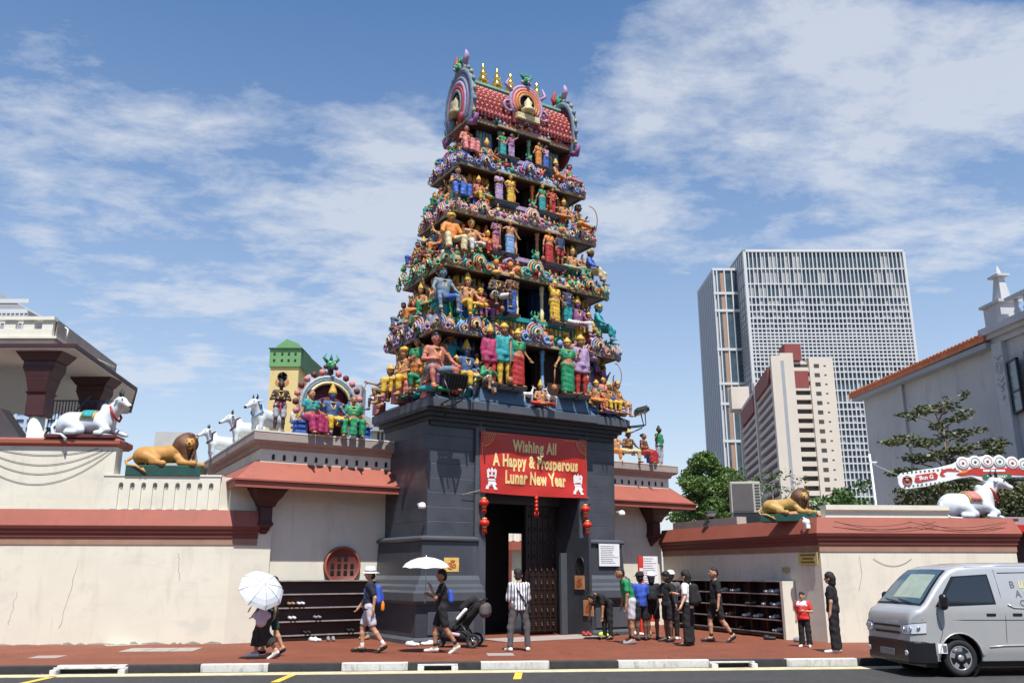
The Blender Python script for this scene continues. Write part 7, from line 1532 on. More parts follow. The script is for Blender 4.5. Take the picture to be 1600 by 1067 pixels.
# mirrors, handles, trim lines
for sd, y0 in ((-1, 0), (1, VW)):
    o = organic('wing_mirror', [pr((.56, y0+sd*.12, 1.20), (.56, y0+sd*.14, 1.34), .075, .07, (1, .85, 1)), pr((.62, y0+sd*.0, 1.22), (.58, y0+sd*.1, 1.24), .035)], 'vanblack', vn, .02, .03)
    for x in (1.52, 2.02): b = MB(); z = 1.04; yy = VW/2+sd*(half(x, z)+.012); b.box(x-.10, x+.08, min(yy, yy-sd*.02), max(yy, yy-sd*.02), z-.02, z+.025); b.build('door_handle', 'vanblack', vn, bevel=.008)
    b = MB()
    def ln(pts, r_=.005): b.tube([(x, VW/2+sd*(half(x, z)+.001), z) for x, z in pts], r_, 4)
    ln([(1.74, 1.82), (1.76, 1.4), (1.78, 1.0), (1.74, .6), (1.70, .32)]); ln([(3.05, 1.80), (3.05, 1.2), (3.05, .5)]); ln([(.48, 1.08), (.56, .75), (.46, .52)]); ln([(.2, .96), (1.0, .955), (2.0, .95), (3.2, .95), (4.6, .95)]); ln([(1.8, 1.76), (3.0, 1.78)], .008)
    b.build('panel_gap', 'vanblack', vn)
    b = MB(); b.tube([(x, VW/2+sd*(half(x, z)+.004), z) for x, z in ((1.4, .50), (1.7, .52), (2.4, .53), (3.0, .53))], .012, 5); b.tube([(x, VW/2+sd*(half(x, 1.16)+.002), z) for x, z in ((1.86, 1.22), (1.96, 1.16), (2.3, 1.14), (3.0, 1.14))], .014, 5); b.build('swage_line', 'vanpaint', vn)
    b = MB(); b.tube([(wx_+.0+(WR+.085)*math.cos(a), VW/2+sd*(half(.86, .4)+.004), WR+.02+(WR+.085)*math.sin(a)) for wx_ in (.86,) for a in [PI*j/14 for j in range(15)]], .012, 5); b.build('arch_lip', 'vanpaint', vn)
    b = MB(); b.tube([(x, VW/2+sd*(half(x, 1.86)-.02), ztop(x)-.03) for x in (1.2, 2, 3, 4.3)], .012, 5); b.build('rain_gutter', 'vanpaint', vn)
P_('vtext', (.60, .55, .30), .5, .15, 8); P_('vtext2', (.13, .13, .14), .5)
def vword(txt, x, z, size, m_, xs=1.0, bold=.002, align='LEFT'):
    vv, ff = text(txt, size, bold, xs, 0, align); b = MB(); b.add([(x+a, VW/2-(half(x+a, z+c)+.006), z+c) for a, y, c in vv], ff); return b.build('side_lettering', m_, vn, fixn=False)
vword('B', 1.98, 1.50, .17, 'vtext2'); vword('A', 2.05, 1.34, .17, 'vtext2'); vword('Q', 2.10, 1.19, .15, 'vtext2')
for z, h_, x0 in ((1.50, .13, 2.16), (1.34, .13, 2.22), (1.19, .12, 2.27)):
    b = MB(); rnd_ = random.Random(int(z*10)); x = x0
    while x < 3.2:
        for (u0, u1, w0, w1) in ((0, .03, 0, 1), (.03, .085, rnd_.choice((0, .4, .8)), None), (.055, .085, rnd_.choice((0, .5)), 1)):
            w1_ = w0+.2 if w1 is None else w1; zz0, zz1 = z+h_*w0, z+h_*w1_
            b.add([(x+u0, VW/2-(half(x, zz0)+.006), zz0), (x+u1, VW/2-(half(x, zz0)+.006), zz0), (x+u1, VW/2-(half(x, zz1)+.006), zz1), (x+u0, VW/2-(half(x, zz1)+.006), zz1)], [(0, 1, 2, 3)])
        x += .108
    b.build('side_lettering', 'vtext', vn, fixn=False)
for z, m_ in ((1.0, 'vtext'), (.90, 'vtext2'), (.82, 'vtext2'), (.68, 'vtext'), (.42, 'vtext')):
    b = MB(); rnd_ = random.Random(int(z*100)); x = 2.24
    while x < 3.3: l_ = .03+rnd_.random()*.03; b.add([(x, VW/2-(half(x, z)+.006), z), (x+l_, VW/2-(half(x, z)+.006), z), (x+l_, VW/2-(half(x, z)+.006), z+(.07 if m_ == 'vtext' else .035)), (x, VW/2-(half(x, z)+.006), z+(.07 if m_ == 'vtext' else .035))], [(0, 1, 2, 3)]); x += l_+.016
    b.build('side_lettering', m_, vn, fixn=False)
b = MB(); b.box(.43, .60, -.010+VW/2-half(.5, .5), VW/2-half(.5, .5)-.004, .40, .56); o = b.build('sticker', 'paper', vn); b = MB(); b.box(.52, .59, -.014+VW/2-half(.5, .5), VW/2-half(.5, .5)-.0105, .42, .53); b.build('sticker_print', 'ink', o)
# ------------------------------------------------------------ background
P_('bg_white', (.52, .53, .54), .6, .05, .3); P_('bg_glass', (.05, .08, .10), .18, .5, .25, spec=.8); P_('bg_slab', (.52, .44, .36), .8, .08, .2); P_('bg_slab2', (.58, .51, .43), .8, .06, .2); P_('bg_dark', (.05, .045, .045), .7, .3, .5); P_('bg_red', (.22, .045, .04), .7, .1, .5)
P_('bg_grey', (.30, .31, .33), .8, .1, .5); P_('shop_wall', (.42, .415, .41), .85, .12, .35, bump=.1, stain=.5, stain_col=(.16, .16, .17)); P_('shop_trim', (.44, .44, .45), .8, .1, 1, stain=.3); P_('rooftile', (.55, .17, .075), .8, .25, 3, bump=.4); P_('yellowwall', (.62, .47, .20), .8, .06, .4, stain=.2); P_('greenroof', (.13, .30, .11), .6, .12, .6); P_('greenroof_d', (.05, .11, .06), .7, .2, .6)
CR = (math.cos(PSI), -math.sin(PSI)); CF = (math.sin(PSI), math.cos(PSI))
# office tower with a white lattice facade: front face corners in plan
def local_box_frame(o, p0, ang): o.location = p0; o.rotation_euler = (0, 0, ang)
gt = thing('office_tower', 'tall office tower with white lattice facade, the biggest building in view', 'office tower', (82.6, 213.4, 0), -PSI)
rows = [85.8, 80.6, 76.3, 72.6, 70.4, 68.5, 66.7, 65.2, 63.8, 62.7, 61.8, 60.9, 59.9, 59.0, 58.0, 57.0, 56.0, 54.9, 53.6, 52.1, 50.2, 47.2, 44.0, 42.2, 40.4, 38.7, 37.0, 35.2, 33.4, 31.7, 30.0, 28.3, 26.1, 24.1, 22.1, 20.0, 16, 12, 8, 4, 0]
Wd = 43.2; b = MB(); b.box(0, Wd, .6, 30, 0, 85.5); b.build('glass_body', 'bg_glass', gt)
b = MB(); nc = 40
for i in range(nc+1): x = Wd*i/nc; b.box(x-.13, x+.13, 0, .65, 0, 85.8)
b.build('mullion', 'bg_white', gt)
b = MB()
for z in rows: b.box(-.2, Wd+.2, .06, .62, z-.24, z+.10)
b.box(-.3, Wd+.3, -.1, .7, 85.3, 86.0); b.box(-.3, .4, -.1, 30, 0, 86); b.box(Wd-.4, Wd+.3, -.1, 30, 0, 86); b.build('floor_band', 'bg_white', gt)
b = MB()
for z in rows: b.box(-.5, -.28, 0, 30, z-.3, z+.15)
for i in range(16): y = 30*i/15; b.box(-.5, -.3, y-.12, y+.12, 0, 85.8)
b.build('side_band', 'bg_grey', gt)
rr = random.Random(2); b = MB()
for i in range(nc):
    for a, c in zip(rows[:-1], rows[1:]):
        if rr.random() < (.55 if i < 14 or i > 32 else .15): x = Wd*i/nc; b.box(x+.2, x+Wd/nc-.2, .5, .58, c+.2, a-.35)
b.build('blind', mat('blind', (.30, .31, .31), .7, .15, .3), gt)['kind'] = 'stuff'
g2 = thing('office_tower', 'narrow grey slab tower with white bands adjoining the lattice tower', 'office tower', (76.3, 222, 0), -PSI)
b = MB(); b.box(0, 7.5, 0, 20, 0, 83.2); b.build('wall', mat('bg_ltgrey', (.36, .38, .41), .6, .05), g2); b = MB()
for i in range(9): b.box(-.12, -.02, .8+i*2.1, 1.25+i*2.1, 0, 82.5)
b.build('wall_rib', mat('bg_rib', (.40, .41, .43), .7, .05), g2); b = MB(); b.box(1.2, 7.3, -.3, -.02, 0, 82.6); b.build('glass_strip', 'bg_glass', g2)
b = MB()
for x in (0, .9, 3.0, 5.0): b.box(x, x+.35, -.6, -.3, 0, 83)
for z in (83, 76, 71, 60, 50.5, 45, 35, 23.5, 13): b.box(-.1, 7.6, -.65, -.25, z-.35, z+.35)
b.build('band', 'bg_white', g2); b = MB(); b.box(2.0, 3.0, -.35, -.31, 0, 82); b.build('brown_strip', mat('bg_brownstrip', (.35, .22, .15), .8), g2)
# housing block
hb = thing('apartment_block', 'pale pink high-rise apartment block with balconies and dark red roof parts', 'apartment block', (53.1, 125.6, 0), -PSI)
b = MB(); b.box(0, 2.0, 0, 3, 0, 34.4); b.box(2.0, 4.4, .9, 3, 0, 33.2); b.box(4.4, 8.1, 0, 3, 0, 33.6); b.prism([(0, 3), (8.1, 3), (8.1, 12), (4, 12)], 0, 33, 'z'); b.build('wall', 'bg_slab2', hb)
b = MB()
for i in range(22):
    z = 1+i*1.45
    if z < 32: b.box(2.0, 4.4, .25, .95, z, z+.72)
b.build('balcony', 'bg_slab2', hb); b = MB(); b.box(2.0, 4.4, .84, .895, .5, 32.8); b.build('balcony_recess', 'bg_dark', hb)
b = MB()
for i in range(22):
    z = 1.6+i*1.45
    b.box(5.1, 5.9, -.03, -.005, z, z+.6); b.box(6.6, 6.95, -.03, -.005, z+.2, z+.4)
b.build('window', 'bg_dark', hb)
b = MB(); b.box(.9, 3.4, .2, 3, 33.3, 35.9); b.box(1.6, 4.2, .18, 1.2, 29.0, 31.6); b.build('stair_tower', 'bg_red', hb)
# long balcony side running away to the back left
sl2 = MB(); d = Vector((63.3-53.1+0, 170-125.6)); d = Matrix.Rotation(PSI, 2) @ d; L3 = d.length; a3 = math.atan2(d.y, d.x)
sd = bpy.data.objects.new('side_wing', None); COL.objects.link(sd); sd.parent = hb; sd.rotation_euler = (0, 0, a3)
b = MB(); b.box(0, L3, -.5, 0, 0, 33.2); b.build('wall', 'bg_grey', sd)
b = MB(); b2 = MB()
for i in range(23):
    z = .6+i*1.45
    for j, (u0, u1) in enumerate(((1.5, 19), (21, 41))):
        b.box(u0, u1, .02, 1.2, z, z+.62); b2.box(u0, u1, .0, .05, z+.62, z+1.42)
b.build('balcony', mat('bg_balc', (.52, .44, .43), .8, .08, .3), sd); b2.build('balcony_recess', 'bg_dark', sd)
b = MB()
for u in (0, 19.6, 41.5): b.box(u, u+1.4, .0, 1.4, 0, 34)
b.box(40, 44.5, -.5, 3.0, 33, 37.5); b.build('pier', 'bg_slab2', sd)
b = MB(); b.box(3, 18, .1, 1.6, 30.2, 32.8); b.box(21, 38, .1, 1.6, 29, 31.8); b.build('roof_storey', 'bg_red', sd)
hb.rotation_euler = (0, 0, -PSI)
# low red roofs
for (x, y, w, zb_, zt, l) in ((21.6, 50, 2.6, 4.4, 5.6, 'red tiled roof low behind the right wall parapet'), (26.5, 62, 3.0, 5.6, 6.8, 'small red tiled roof farther back beside the lamp post')):
    g = thing('low_house', l, 'house', (x, y, 0), -PSI); b = MB(); b.box(-w/2, w/2, 0, 4, 0, zb_); b.build('wall', 'bg_slab2', g); b = MB(); b.frustum((-w/2-.4, w/2+.4, -.4, 4.4), (-w/2+1.6, w/2-1.6, 1.6, 2.4), zb_, zt); b.build('roof', 'rooftile', g)
# shophouse on the right
sp = thing('shophouse', 'grey plastered shophouse side wall with orange tiled eave and balustraded front part', 'shophouse', (20.3, 28.7, 0), 0)
b = MB(); b.box(0, 12, 0, 10.0, -.5, 9.55); b.build('wall', 'shop_wall', sp)
b = MB(); b.box(-.05, 12, -9, -.0, -.5, 10.1); b.build('front_wall', 'shop_wall', sp)
b = MB(); b.add([(-.45, 0, 9.75), (-.45, 10.5, 9.65), (5.5, 10.5, 11.3), (5.5, 0, 11.5), (-.45, 0, 10.05), (-.45, 10.5, 9.95), (5.5, 10.5, 11.6), (5.5, 0, 11.8)], [(0, 1, 2, 3), (4, 7, 6, 5), (0, 4, 5, 1), (1, 5, 6, 2), (2, 6, 7, 3), (3, 7, 4, 0)])
for i in range(42): y = .1+i*.25; b.tube([(-.5, y, 9.98-y*.01), (5.5, y, 11.72-y*.02)], .075, 6)
b.build('tiled_roof', 'rooftile', sp)
b = MB(); b.box(-.40, .0, 0, 10.3, 9.5, 9.7); b.build('eave_board', 'bg_grey', sp)
b = MB(); b.box(-.12, .0, 6.4, 6.75, 0, 9.5); b.build('wall_pier', 'shop_wall', sp)
b = MB(); b.box(-.25, -.05, -.62, -.05, -.5, 9.6); b.box(-.18, -.05, -9, -.0, 9.6, 9.8); b.box(-.35, -.05, -9, .1, 9.8, 9.95); b.box(-.5, -.05, -9, .2, 9.95, 10.2); b.box(-.3, .4, -.95, -.0, 10.2, 10.95); b.box(-.4, .5, -1.05, .1, 10.95, 11.05); b.frustum((-.13, .27, -.85, -.30), (-.03, .17, -.72, -.44), 11.05, 12.0); b.box(-.16, .3, -.87, -.29, 12.0, 12.08); b.lathe([(.15, 0), (.10, .12), (.08, .2), (.03, .34), (0, .4)], (.07, -.58, 12.08), 10); b.build('pilaster', 'shop_trim', sp, bevel=.01)
b = MB()
T = Matrix.Translation((-.26, -.34, 8.7)) @ Matrix.Rotation(-PI/2, 4, 'Y')
for r_, z_ in ((.21, 0), (.12, 0)): b.tube([T @ Vector((r_*math.cos(a)+0, r_*math.sin(a), 0)) for a in [2*PI*j/16 for j in range(17)]], .035, 5)
for zz in (7.9, 7.6): b.ball((-.27, -.34, zz), (.06, .12, .08), 0, 8)
for zz in (8.1, 8.3, 9.1): b.tube([(-.27, -.54, zz), (-.27, -.34, zz-.12), (-.27, -.14, zz)], .025, 5)
b.build('plaster_relief', 'shop_trim', sp)
b = MB(); b.box(-.3, 0, -9, -1.2, 10.85, 11.0)
for i in range(14): y = -1.6-i*.5; b.lathe([(.06, 0), (.1, .1), (.12, .22), (.06, .38), (.09, .5), (.06, .65)], (-.15, y, 10.2), 8)
b.build('balustrade', 'shop_trim', sp)
b = MB(); b.box(-.10, -.055, -2.6, -1.5, 6.7, 9.0); b.build('window', 'bg_dark', sp)
for y0, rz in ((-2.0, R(60)), ):
    b = MB(); b.box(0, .8, -.03, .03, 0, 1.85); sh_ = b.build('shutter', 'bg_glass', sp); sh_.location = (-.14, -.66, 6.95); sh_.rotation_euler = (0, 0, R(-104)); b = MB()
    for x in (0, .75): b.box(x, x+.07, -.05, .05, 0, 1.85)
    for z in (0, .7, 1.78): b.box(0, .82, -.05, .05, z, z+.07)
    b.build('shutter_frame', 'black', sh_)
# shopfront sliver behind the wall end
g = thing('shopfront', 'dark shopfront with red canopy edge at the far right behind the wall end', 'shop', (17.2, 24.6, 0), 0)
b = MB(); b.box(-.6, 6, 0, 4, 0, 2.75); b.build('front', 'bg_dark', g); b = MB(); b.box(-.9, 6, -.8, 0, 2.75, 2.95); b.build('canopy_edge', mat('shopred', (.5, .03, .025), .4), g); b = MB(); b.box(-.7, 6, -.3, 3, 2.95, 3.2); b.build('canopy_top', 'bg_grey', g)
for i in range(3): b = MB(); b.box(-.4+i*1.3, -.3+i*1.3, -.05, 0, 0, 2.7); b.build('door_post', 'mauvegrey', g)
# slender pole
g = MB(); g.tube([(12.35, 23.3, 0), (12.28, 23.3, 2.5), (12.22, 23.3, 4.85)], [.032, .03, .03], 8); g.box(12.2, 12.4, 23.27, 23.33, 4.6, 4.64); g.tube([(12.22, 23.3, 4.62), (12.6, 23.5, 4.5), (13.5, 24, 4.3), (15, 25, 4.4)], .008, 4)
tag(g.build('street_pole', 'white'), 'thin white pole with a wire standing behind the right wall', 'pole')
# air conditioner
g = thing('air_conditioner', 'beige box air conditioner unit standing on the wall beside the yellow lion', 'air conditioner', (9.62, 26.2, 3.4), R(-12)); b = MB(); b.box(-.45, .45, 0, .4, 0, .95); b.build('casing', mat('acbeige', (.42, .40, .35), .6, .1), g, bevel=.02)
b = MB(); b.box(-.40, .22, -.02, -.002, .06, .88); b.build('fan_panel', mat('acgrille', (.10, .09, .09), .6), g); b = MB()
for i in range(9): b.box(.28, .42, -.015, -.002, .1+i*.09, .14+i*.09)
b.build('vent_slat', 'bg_dark', g); b = MB(); b.box(-.4, .4, .02, .38, -.4, 0); b.build('stand', 'metal_dark', g)
# ------------------------------------------------------------ festive street sign
fs_ = thing('festive_sign', 'white and red scalloped festive arch sign with coin discs over the side street', 'street sign', (13.85, 24.9, 0), R(-6))
b = MB(); outline = [(0, 4.18), (.0, 4.38), (.12, 4.5), (.6, 4.58), (1.2, 4.66), (1.7, 4.78), (2.0, 4.95), (2.6, 5.0), (3.3, 4.93), (4.2, 4.78), (5.5, 4.4), (5.5, 4.0), (4.4, 4.38), (3.4, 4.38), (3.0, 4.26), (2.5, 4.26), (2.2, 4.40), (1.8, 4.34), (1.4, 4.24), (.8, 4.10), (.2, 4.02), (.05, 4.08)]
b.prism(outline, -.04, .04, 'y'); b.build('panel', 'white', fs_, bevel=.01)
b = MB()
for i in range(13):
    x = .15+i*.13; z = 4.52+x*.08
    b.box(x, x+.05, -.055, -.041, z-.04, z)
    if x < 1.5: b.box(x, x+.05, -.055, -.041, 4.06+x*.12, 4.1+x*.12)
b.build('green_dots', mat('signgreen', (.03, .16, .08), .5), fs_)
b = MB(); b.prism([(.48, 4.27), (.54, 4.44), (1.12, 4.52), (1.2, 4.44), (1.16, 4.34), (.56, 4.22)], -.06, -.042, 'y'); b.prism([(1.28, 4.52), (1.36, 4.60), (1.52, 4.64), (1.72, 4.62), (1.86, 4.56), (1.70, 4.56), (1.50, 4.57), (1.38, 4.52), (1.36, 4.46), (1.42, 4.42), (1.32, 4.40), (1.26, 4.46)], -.058, -.042, 'y'); b.prism([(1.75, 4.46), (1.85, 4.50), (2.0, 4.58), (2.3, 4.64), (2.8, 4.62), (3.4, 4.66), (4.2, 4.55), (4.2, 4.42), (3.4, 4.46), (2.9, 4.47), (2.5, 4.42), (2.2, 4.46), (1.9, 4.42)], -.058, -.042, 'y'); b.build('red_field', mat('signred2', (.50, .045, .03), .45, .1), fs_)
b = MB(); b.prism([(1.75, 4.48), (2.0, 4.5), (2.18, 4.6), (1.98, 4.58)], -.066, -.059, 'y'); b.build('flame', mat('signorange', (.75, .25, .04), .5), fs_)
b = MB(); b.prism([(2.55, 4.32), (2.5, 4.4), (2.6, 4.47), (3.3, 4.48), (3.38, 4.4), (3.3, 4.33)], -.07, -.059, 'y'); b.build('green_label', _mats['signgreen'], fs_)
b = MB(); b.box(2.55, 3.2, -.066, -.059, 4.54, 4.60)
for x0, x1, z in ((2.64, 3.2, 4.415), (2.7, 3.15, 4.37)):
    x = x0
    while x < x1: b.box(x, x+.04, -.078, -.071, z-.015, z+.015); x += .055
b.build('label_lettering', 'paper', fs_)
vv, ff = text('Ban G', .17, .006, 1.0, .002); b = MB(); b.add([(x+.84, y-.066, z+4.32+x*.12) for x, y, z in vv], ff); b.build('sign_lettering', 'paper', fs_, fixn=False)
for i, x in enumerate((1.98, 2.35, 2.72, 3.08, 3.45, 3.8)):
    z = 4.79+.06*math.sin((x-1.9)*1.6)-(.06*(x-3.0) if x > 3 else 0); d_ = MB(); T = Matrix.Translation((x, -.05, z)) @ Matrix.Rotation(PI/2, 4, 'X'); d_.lathe([(.19, -.01), (.19, .015), (.15, .02), (0, .018)], n=24, T=T); o = d_.build('coin_disc', 'white', fs_)
    d_ = MB(); d_.lathe([(.13, .018), (.13, .026), (.115, .026), (.115, .018)], n=20, T=T); d_.lathe([(.04, .018), (.04, .03), (0, .03)], n=8, T=T); d_.build('coin_ring', mat('coinred', (.35, .12, .10), .5) if i % 2 == 0 else _mats['signgreen'], o)
d_ = MB(); T = Matrix.Translation((.27, -.05, 4.28)) @ Matrix.Rotation(PI/2, 4, 'X'); d_.lathe([(.15, .0), (.15, .012), (.13, .012), (.13, .0)], n=20, T=T); d_.lathe([(.07, .0), (.07, .012), (0, .014)], n=6, T=T); d_.build('flower_mark', _mats['coinred'], fs_)
b = MB(); b.tube([(5.2, .06, 0), (5.2, .06, 4.4)], .06, 8); b.tube([(.5, .08, 4.3), (5.2, .08, 4.3)], .03, 6); b.build('support', 'metal_dark', fs_)

# ------------------------------------------------------------ trees
P_('bark', (.16, .12, .09), .9, .3, 6, bump=.5)
def leafmat(name, c, v=.45, sc_=1.5):
    m = mat(name, c, .55, v, sc_); return m
M['leafA'] = leafmat('leafA', (.085, .15, .025)); M['leafB'] = leafmat('leafB', (.10, .115, .045)); M['leafC'] = leafmat('leafC', (.05, .12, .02))
def tree(name, label, pos, clumps, nleaf, ls, leaf, trunk, seed=1, flat=1.0, group='trees behind the temple'):
    g = thing(name, label, 'tree', pos, 0, group); rn = np.random.RandomState(seed)
    b = MB()
    for pts, r0, r1 in trunk: n_ = len(pts); b.tube(pts, [r0+(r1-r0)*i/(n_-1) for i in range(n_)], 8)
    b.build('trunk', 'bark', g)
    wts = np.array([c[3]*c[3]*c[4] for c in clumps]); wts /= wts.sum(); vs = []; fs = []
    for (cx_, cy_, cz_, rx, rz_), w in zip(clumps, wts):
        n_ = int(nleaf*w)
        d = rn.normal(size=(n_, 3)); d /= np.linalg.norm(d, axis=1)[:, None]; rad = rn.uniform(.35, 1.0, n_)**.45
        lump = 1+.22*np.sin(d[:, 0]*7+cx_*3)*np.cos(d[:, 2]*6+cy_)+.15*np.sin(d[:, 1]*11+cz_)
        p = d*(rad*lump)[:, None]*np.array([rx, rx, rz_])+np.array([cx_, cy_, cz_])
        a = rn.normal(size=(n_, 3)); a /= np.linalg.norm(a, axis=1)[:, None]; a[:, 2] *= flat; u = np.cross(a, rn.normal(size=(n_, 3))); u /= np.linalg.norm(u, axis=1)[:, None]
        s = ls*rn.uniform(.6, 1.4, n_)[:, None]; o = len(vs)
        q = np.stack([p-a*s, p+u*s*.45, p+a*s, p-u*s*.45], 1).reshape(-1, 3); vs += q.tolist(); fs += [(o+4*i, o+4*i+1, o+4*i+2, o+4*i+3) for i in range(n_)]
    me = bpy.data.meshes.new('crown'); me.from_pydata(vs, [], fs); me.update(); me.materials.append(M[leaf]); o = bpy.data.objects.new('crown', me); COL.objects.link(o); o.parent = g
    return g
rn_ = random.Random(5)
cl_ = []
for i in range(46):
    a = rn_.uniform(0, 2*PI); r_ = 3.0*math.sqrt(rn_.random()); z = 5.0+rn_.random()*5.8*math.sqrt(max(.05, 1-(r_/3.3)**2)); cl_.append((r_*math.cos(a), r_*math.sin(a)*.8, z, rn_.uniform(.7, 1.15), rn_.uniform(.45, .75)))
tree('broadleaf_tree', 'dense round green tree between the gate wing and the apartment block', (23.6, 73, .9), cl_, 32000, .14, 'leafA', [([(0, 0, 0), (.1, 0, 3), (0, 0, 6)], .4, .25), ([(0, 0, 5), (-2, 0, 8)], .2, .06), ([(0, 0, 5), (2, .3, 8.5)], .2, .06), ([(0, 0, 5), (.3, 0, 10)], .2, .06)], 3)
# layered sparse tree before the shophouse
cl_ = []; tr = [([(0, 0, 0), (.05, 0, 2), (.0, 0, 4), (.1, 0, 6.4)], .12, .03)]
for (x, z, w) in ((-1.2, 5.1, .75), (-.55, 5.0, .5), (-.95, 4.55, .6), (-.35, 4.65, .5), (.25, 4.8, .6), (.6, 5.35, .6), (1.15, 5.0, .7), (1.7, 4.85, .45), (.75, 4.55, .6), (1.3, 4.4, .6), (-.2, 6.05, .6), (.35, 6.2, .45), (-.75, 5.9, .5), (.8, 5.85, .55), (.1, 5.6, .4), (.05, 5.1, .35), (.55, 6.45, .3), (-1.2, 4.2, .6), (-.3, 4.1, .9), (1.0, 4.0, .8)):
    for q in range(3): cl_.append((x*1.15+rn_.uniform(-.3, .3), rn_.uniform(-.6, .6), z*1.13+rn_.uniform(-.07, .07), w*.62, .085+.03*q))
    tr.append(([(0, 0, z*1.13-.5), (x*.5, 0, z*1.13-.2), (x*1.15, 0, z*1.13-.05)], .035, .01))
tree('layered_tree', 'sparse tree with flat olive leaf layers in front of the grey shophouse', (16.6, 26.8, 0), cl_, 4600, .085, 'leafB', tr, 8, .5)
cl_ = [(x, rn_.uniform(-.8, .8), z, .8, .6) for x in (-1.8, -1.0, -.2, .6, 1.4, 2.2, 3.0) for z in (2.6, 3.3, 3.9)]
tree('dark_bush_tree', 'dark leafy bush mass below the festive sign behind the white bull', (16.9, 26.2, 0), cl_, 14000, .09, 'leafB', [([(0, 0, 0), (0, 0, 3)], .1, .05)], 9)
cl_ = [(rn_.uniform(-1.3, 1.3), rn_.uniform(-.5, .5), 3.9+rn_.uniform(0, 1.1), .32, .16) for i in range(22)]
tree('small_tree', 'small thin tree behind the yellow lion statue', (11.8, 29.5, 0), cl_, 800, .06, 'leafC', [([(0, 0, 0), (0, 0, 4.6)], .06, .02)]+[([(0, 0, 3.6), (c[0], c[1], c[2])], .02, .006) for c in cl_[:12]], 10)
cl_ = [(rn_.uniform(-.8, .8), rn_.uniform(-.5, .5), 3.7+rn_.uniform(0, .7), .32, .2) for i in range(12)]
tree('small_tree', 'small thin tree beside the white pole behind the parapet', (13.2, 27, 0), cl_, 1300, .07, 'leafC', [([(0, 0, 0), (0, 0, 4.3)], .05, .02)], 12)
# ------------------------------------------------------------ left side background
pv = thing('pavilion', 'temple pavilion with cream roof slab, deep dark eave and maroon bracketed columns', 'pavilion', (-11.7, 28.2, 0), -PSI)
# local x along camera right, y away; corner of the eave at (0.1,0)
b = MB(); b.prism([(-14, 0), (0.10, 0), (-.83, 7.0), (-3.2, 12), (-14, 12)], 8.66, 8.78, 'z'); b.build('eave_slab', 'bg_dark' if False else 'maroon', pv)
b = MB(); b.prism([(-14, .04), (0.04, .04), (-.89, 6.95), (-3.3, 11.9), (-14, 11.9)], 8.60, 8.655, 'z'); b.build('soffit', mat('soffit', (.55, .50, .46), .8, .06), pv)
b = MB(); b.prism([(-14, .5), (-.9, .5), (-1.75, 6.4), (-3.9, 11), (-14, 11)], 8.78, 9.05, 'z'); b.prism([(-14, .35), (-.75, .35), (-1.58, 6.4), (-3.7, 11), (-14, 11)], 9.05, 9.13, 'z'); b.build('roof_slab', 'cream2', pv)
b = MB(); b.box(-14, -.95, .4, .55, 9.13, 9.38); b.box(-14, -.9, .35, .6, 9.68, 9.80)
xs_ = [-.95-.62*i for i in range(21)]
for x in xs_: b.box(x-.36, x, .42, .54, 9.38, 9.68)
b.build('parapet', 'cream2', pv); b = MB()
b.prism([(-1.05, .6), (-.90, .6), (-1.78, 7), (-1.95, 7)], 9.13, 9.75, 'z'); b.build('side_parapet', 'mauvegrey', pv); b = MB(); b.tube([(-.7, .9, 9.15), (-.7, .9, 9.5), (-.85, 1.0, 9.6)], .03, 6); b.tube([(-.95, 2.6, 9.1), (-1.4, 6, 9.4)], .03, 6); b.build('pipe', 'cream2', pv)
for (x, y, nm) in ((-1.2, .75, 'a'), (-1.35, 4.6, 'b'), (-6.5, .75, 'c')):
    b = MB(); b.lathe([(.26, 0), (.26, 6.55)], (x, y, 0), 16); b.build('column', 'cream', pv)
    b = MB(); b.box(x-.30, x+.30, y-.3, y+.3, 6.5, 7.2); b.frustum((x-.3, x+.3, y-.3, y+.3), (x-.36, x+.36, y-.36, y+.36), 7.2, 7.3); b.frustum((x-.3, x+.3, y-.3, y+.3), (x-.38, x+.38, y-.38, y+.38), 7.3, 7.75); b.frustum((x-.38, x+.38, y-.36, y+.36), (x-.52, x+.52, y-.42, y+.42), 7.75, 8.1); b.box(x-.52, x+.52, y-.38, y+.38, 8.1, 8.3); b.frustum((x-.55, x+.55, y-.4, y+.4), (x-.78, x+.78, y-.5, y+.5), 8.3, 8.6); b.build('capital', 'maroon', pv, bevel=.02)
b = MB()
for i in range(20): x = -2.5+i*.11; b.tube([(x, 3.6, 4.5), (x, 3.6, 7.6)], .018, 4)
for z in (5.4, 6.6, 7.6): b.tube([(-2.6, 3.6, z), (-.2, 3.6, z)], .025, 4)
b.tube([(-2.4, 3.5, 6.4), (-1.4, 3.4, 7.1), (-.8, 3.2, 7.7)], .03, 5); b.build('railing', mat('railblue', (.03, .05, .10), .5), pv)
b = MB(); b.prism([(-6, 4.0), (-6, 7.5), (-3.1, 7.0), (-2.2, 5.9), (-1.35, 4.9), (-1.2, 4.0)], 1.8, 2.4, 'y'); b.build('curved_gable', 'mauvegrey', pv)
b = MB(); b.box(-14, -.3, .9, 11, 0, 4.5); b.build('hall_base', 'cream', pv)
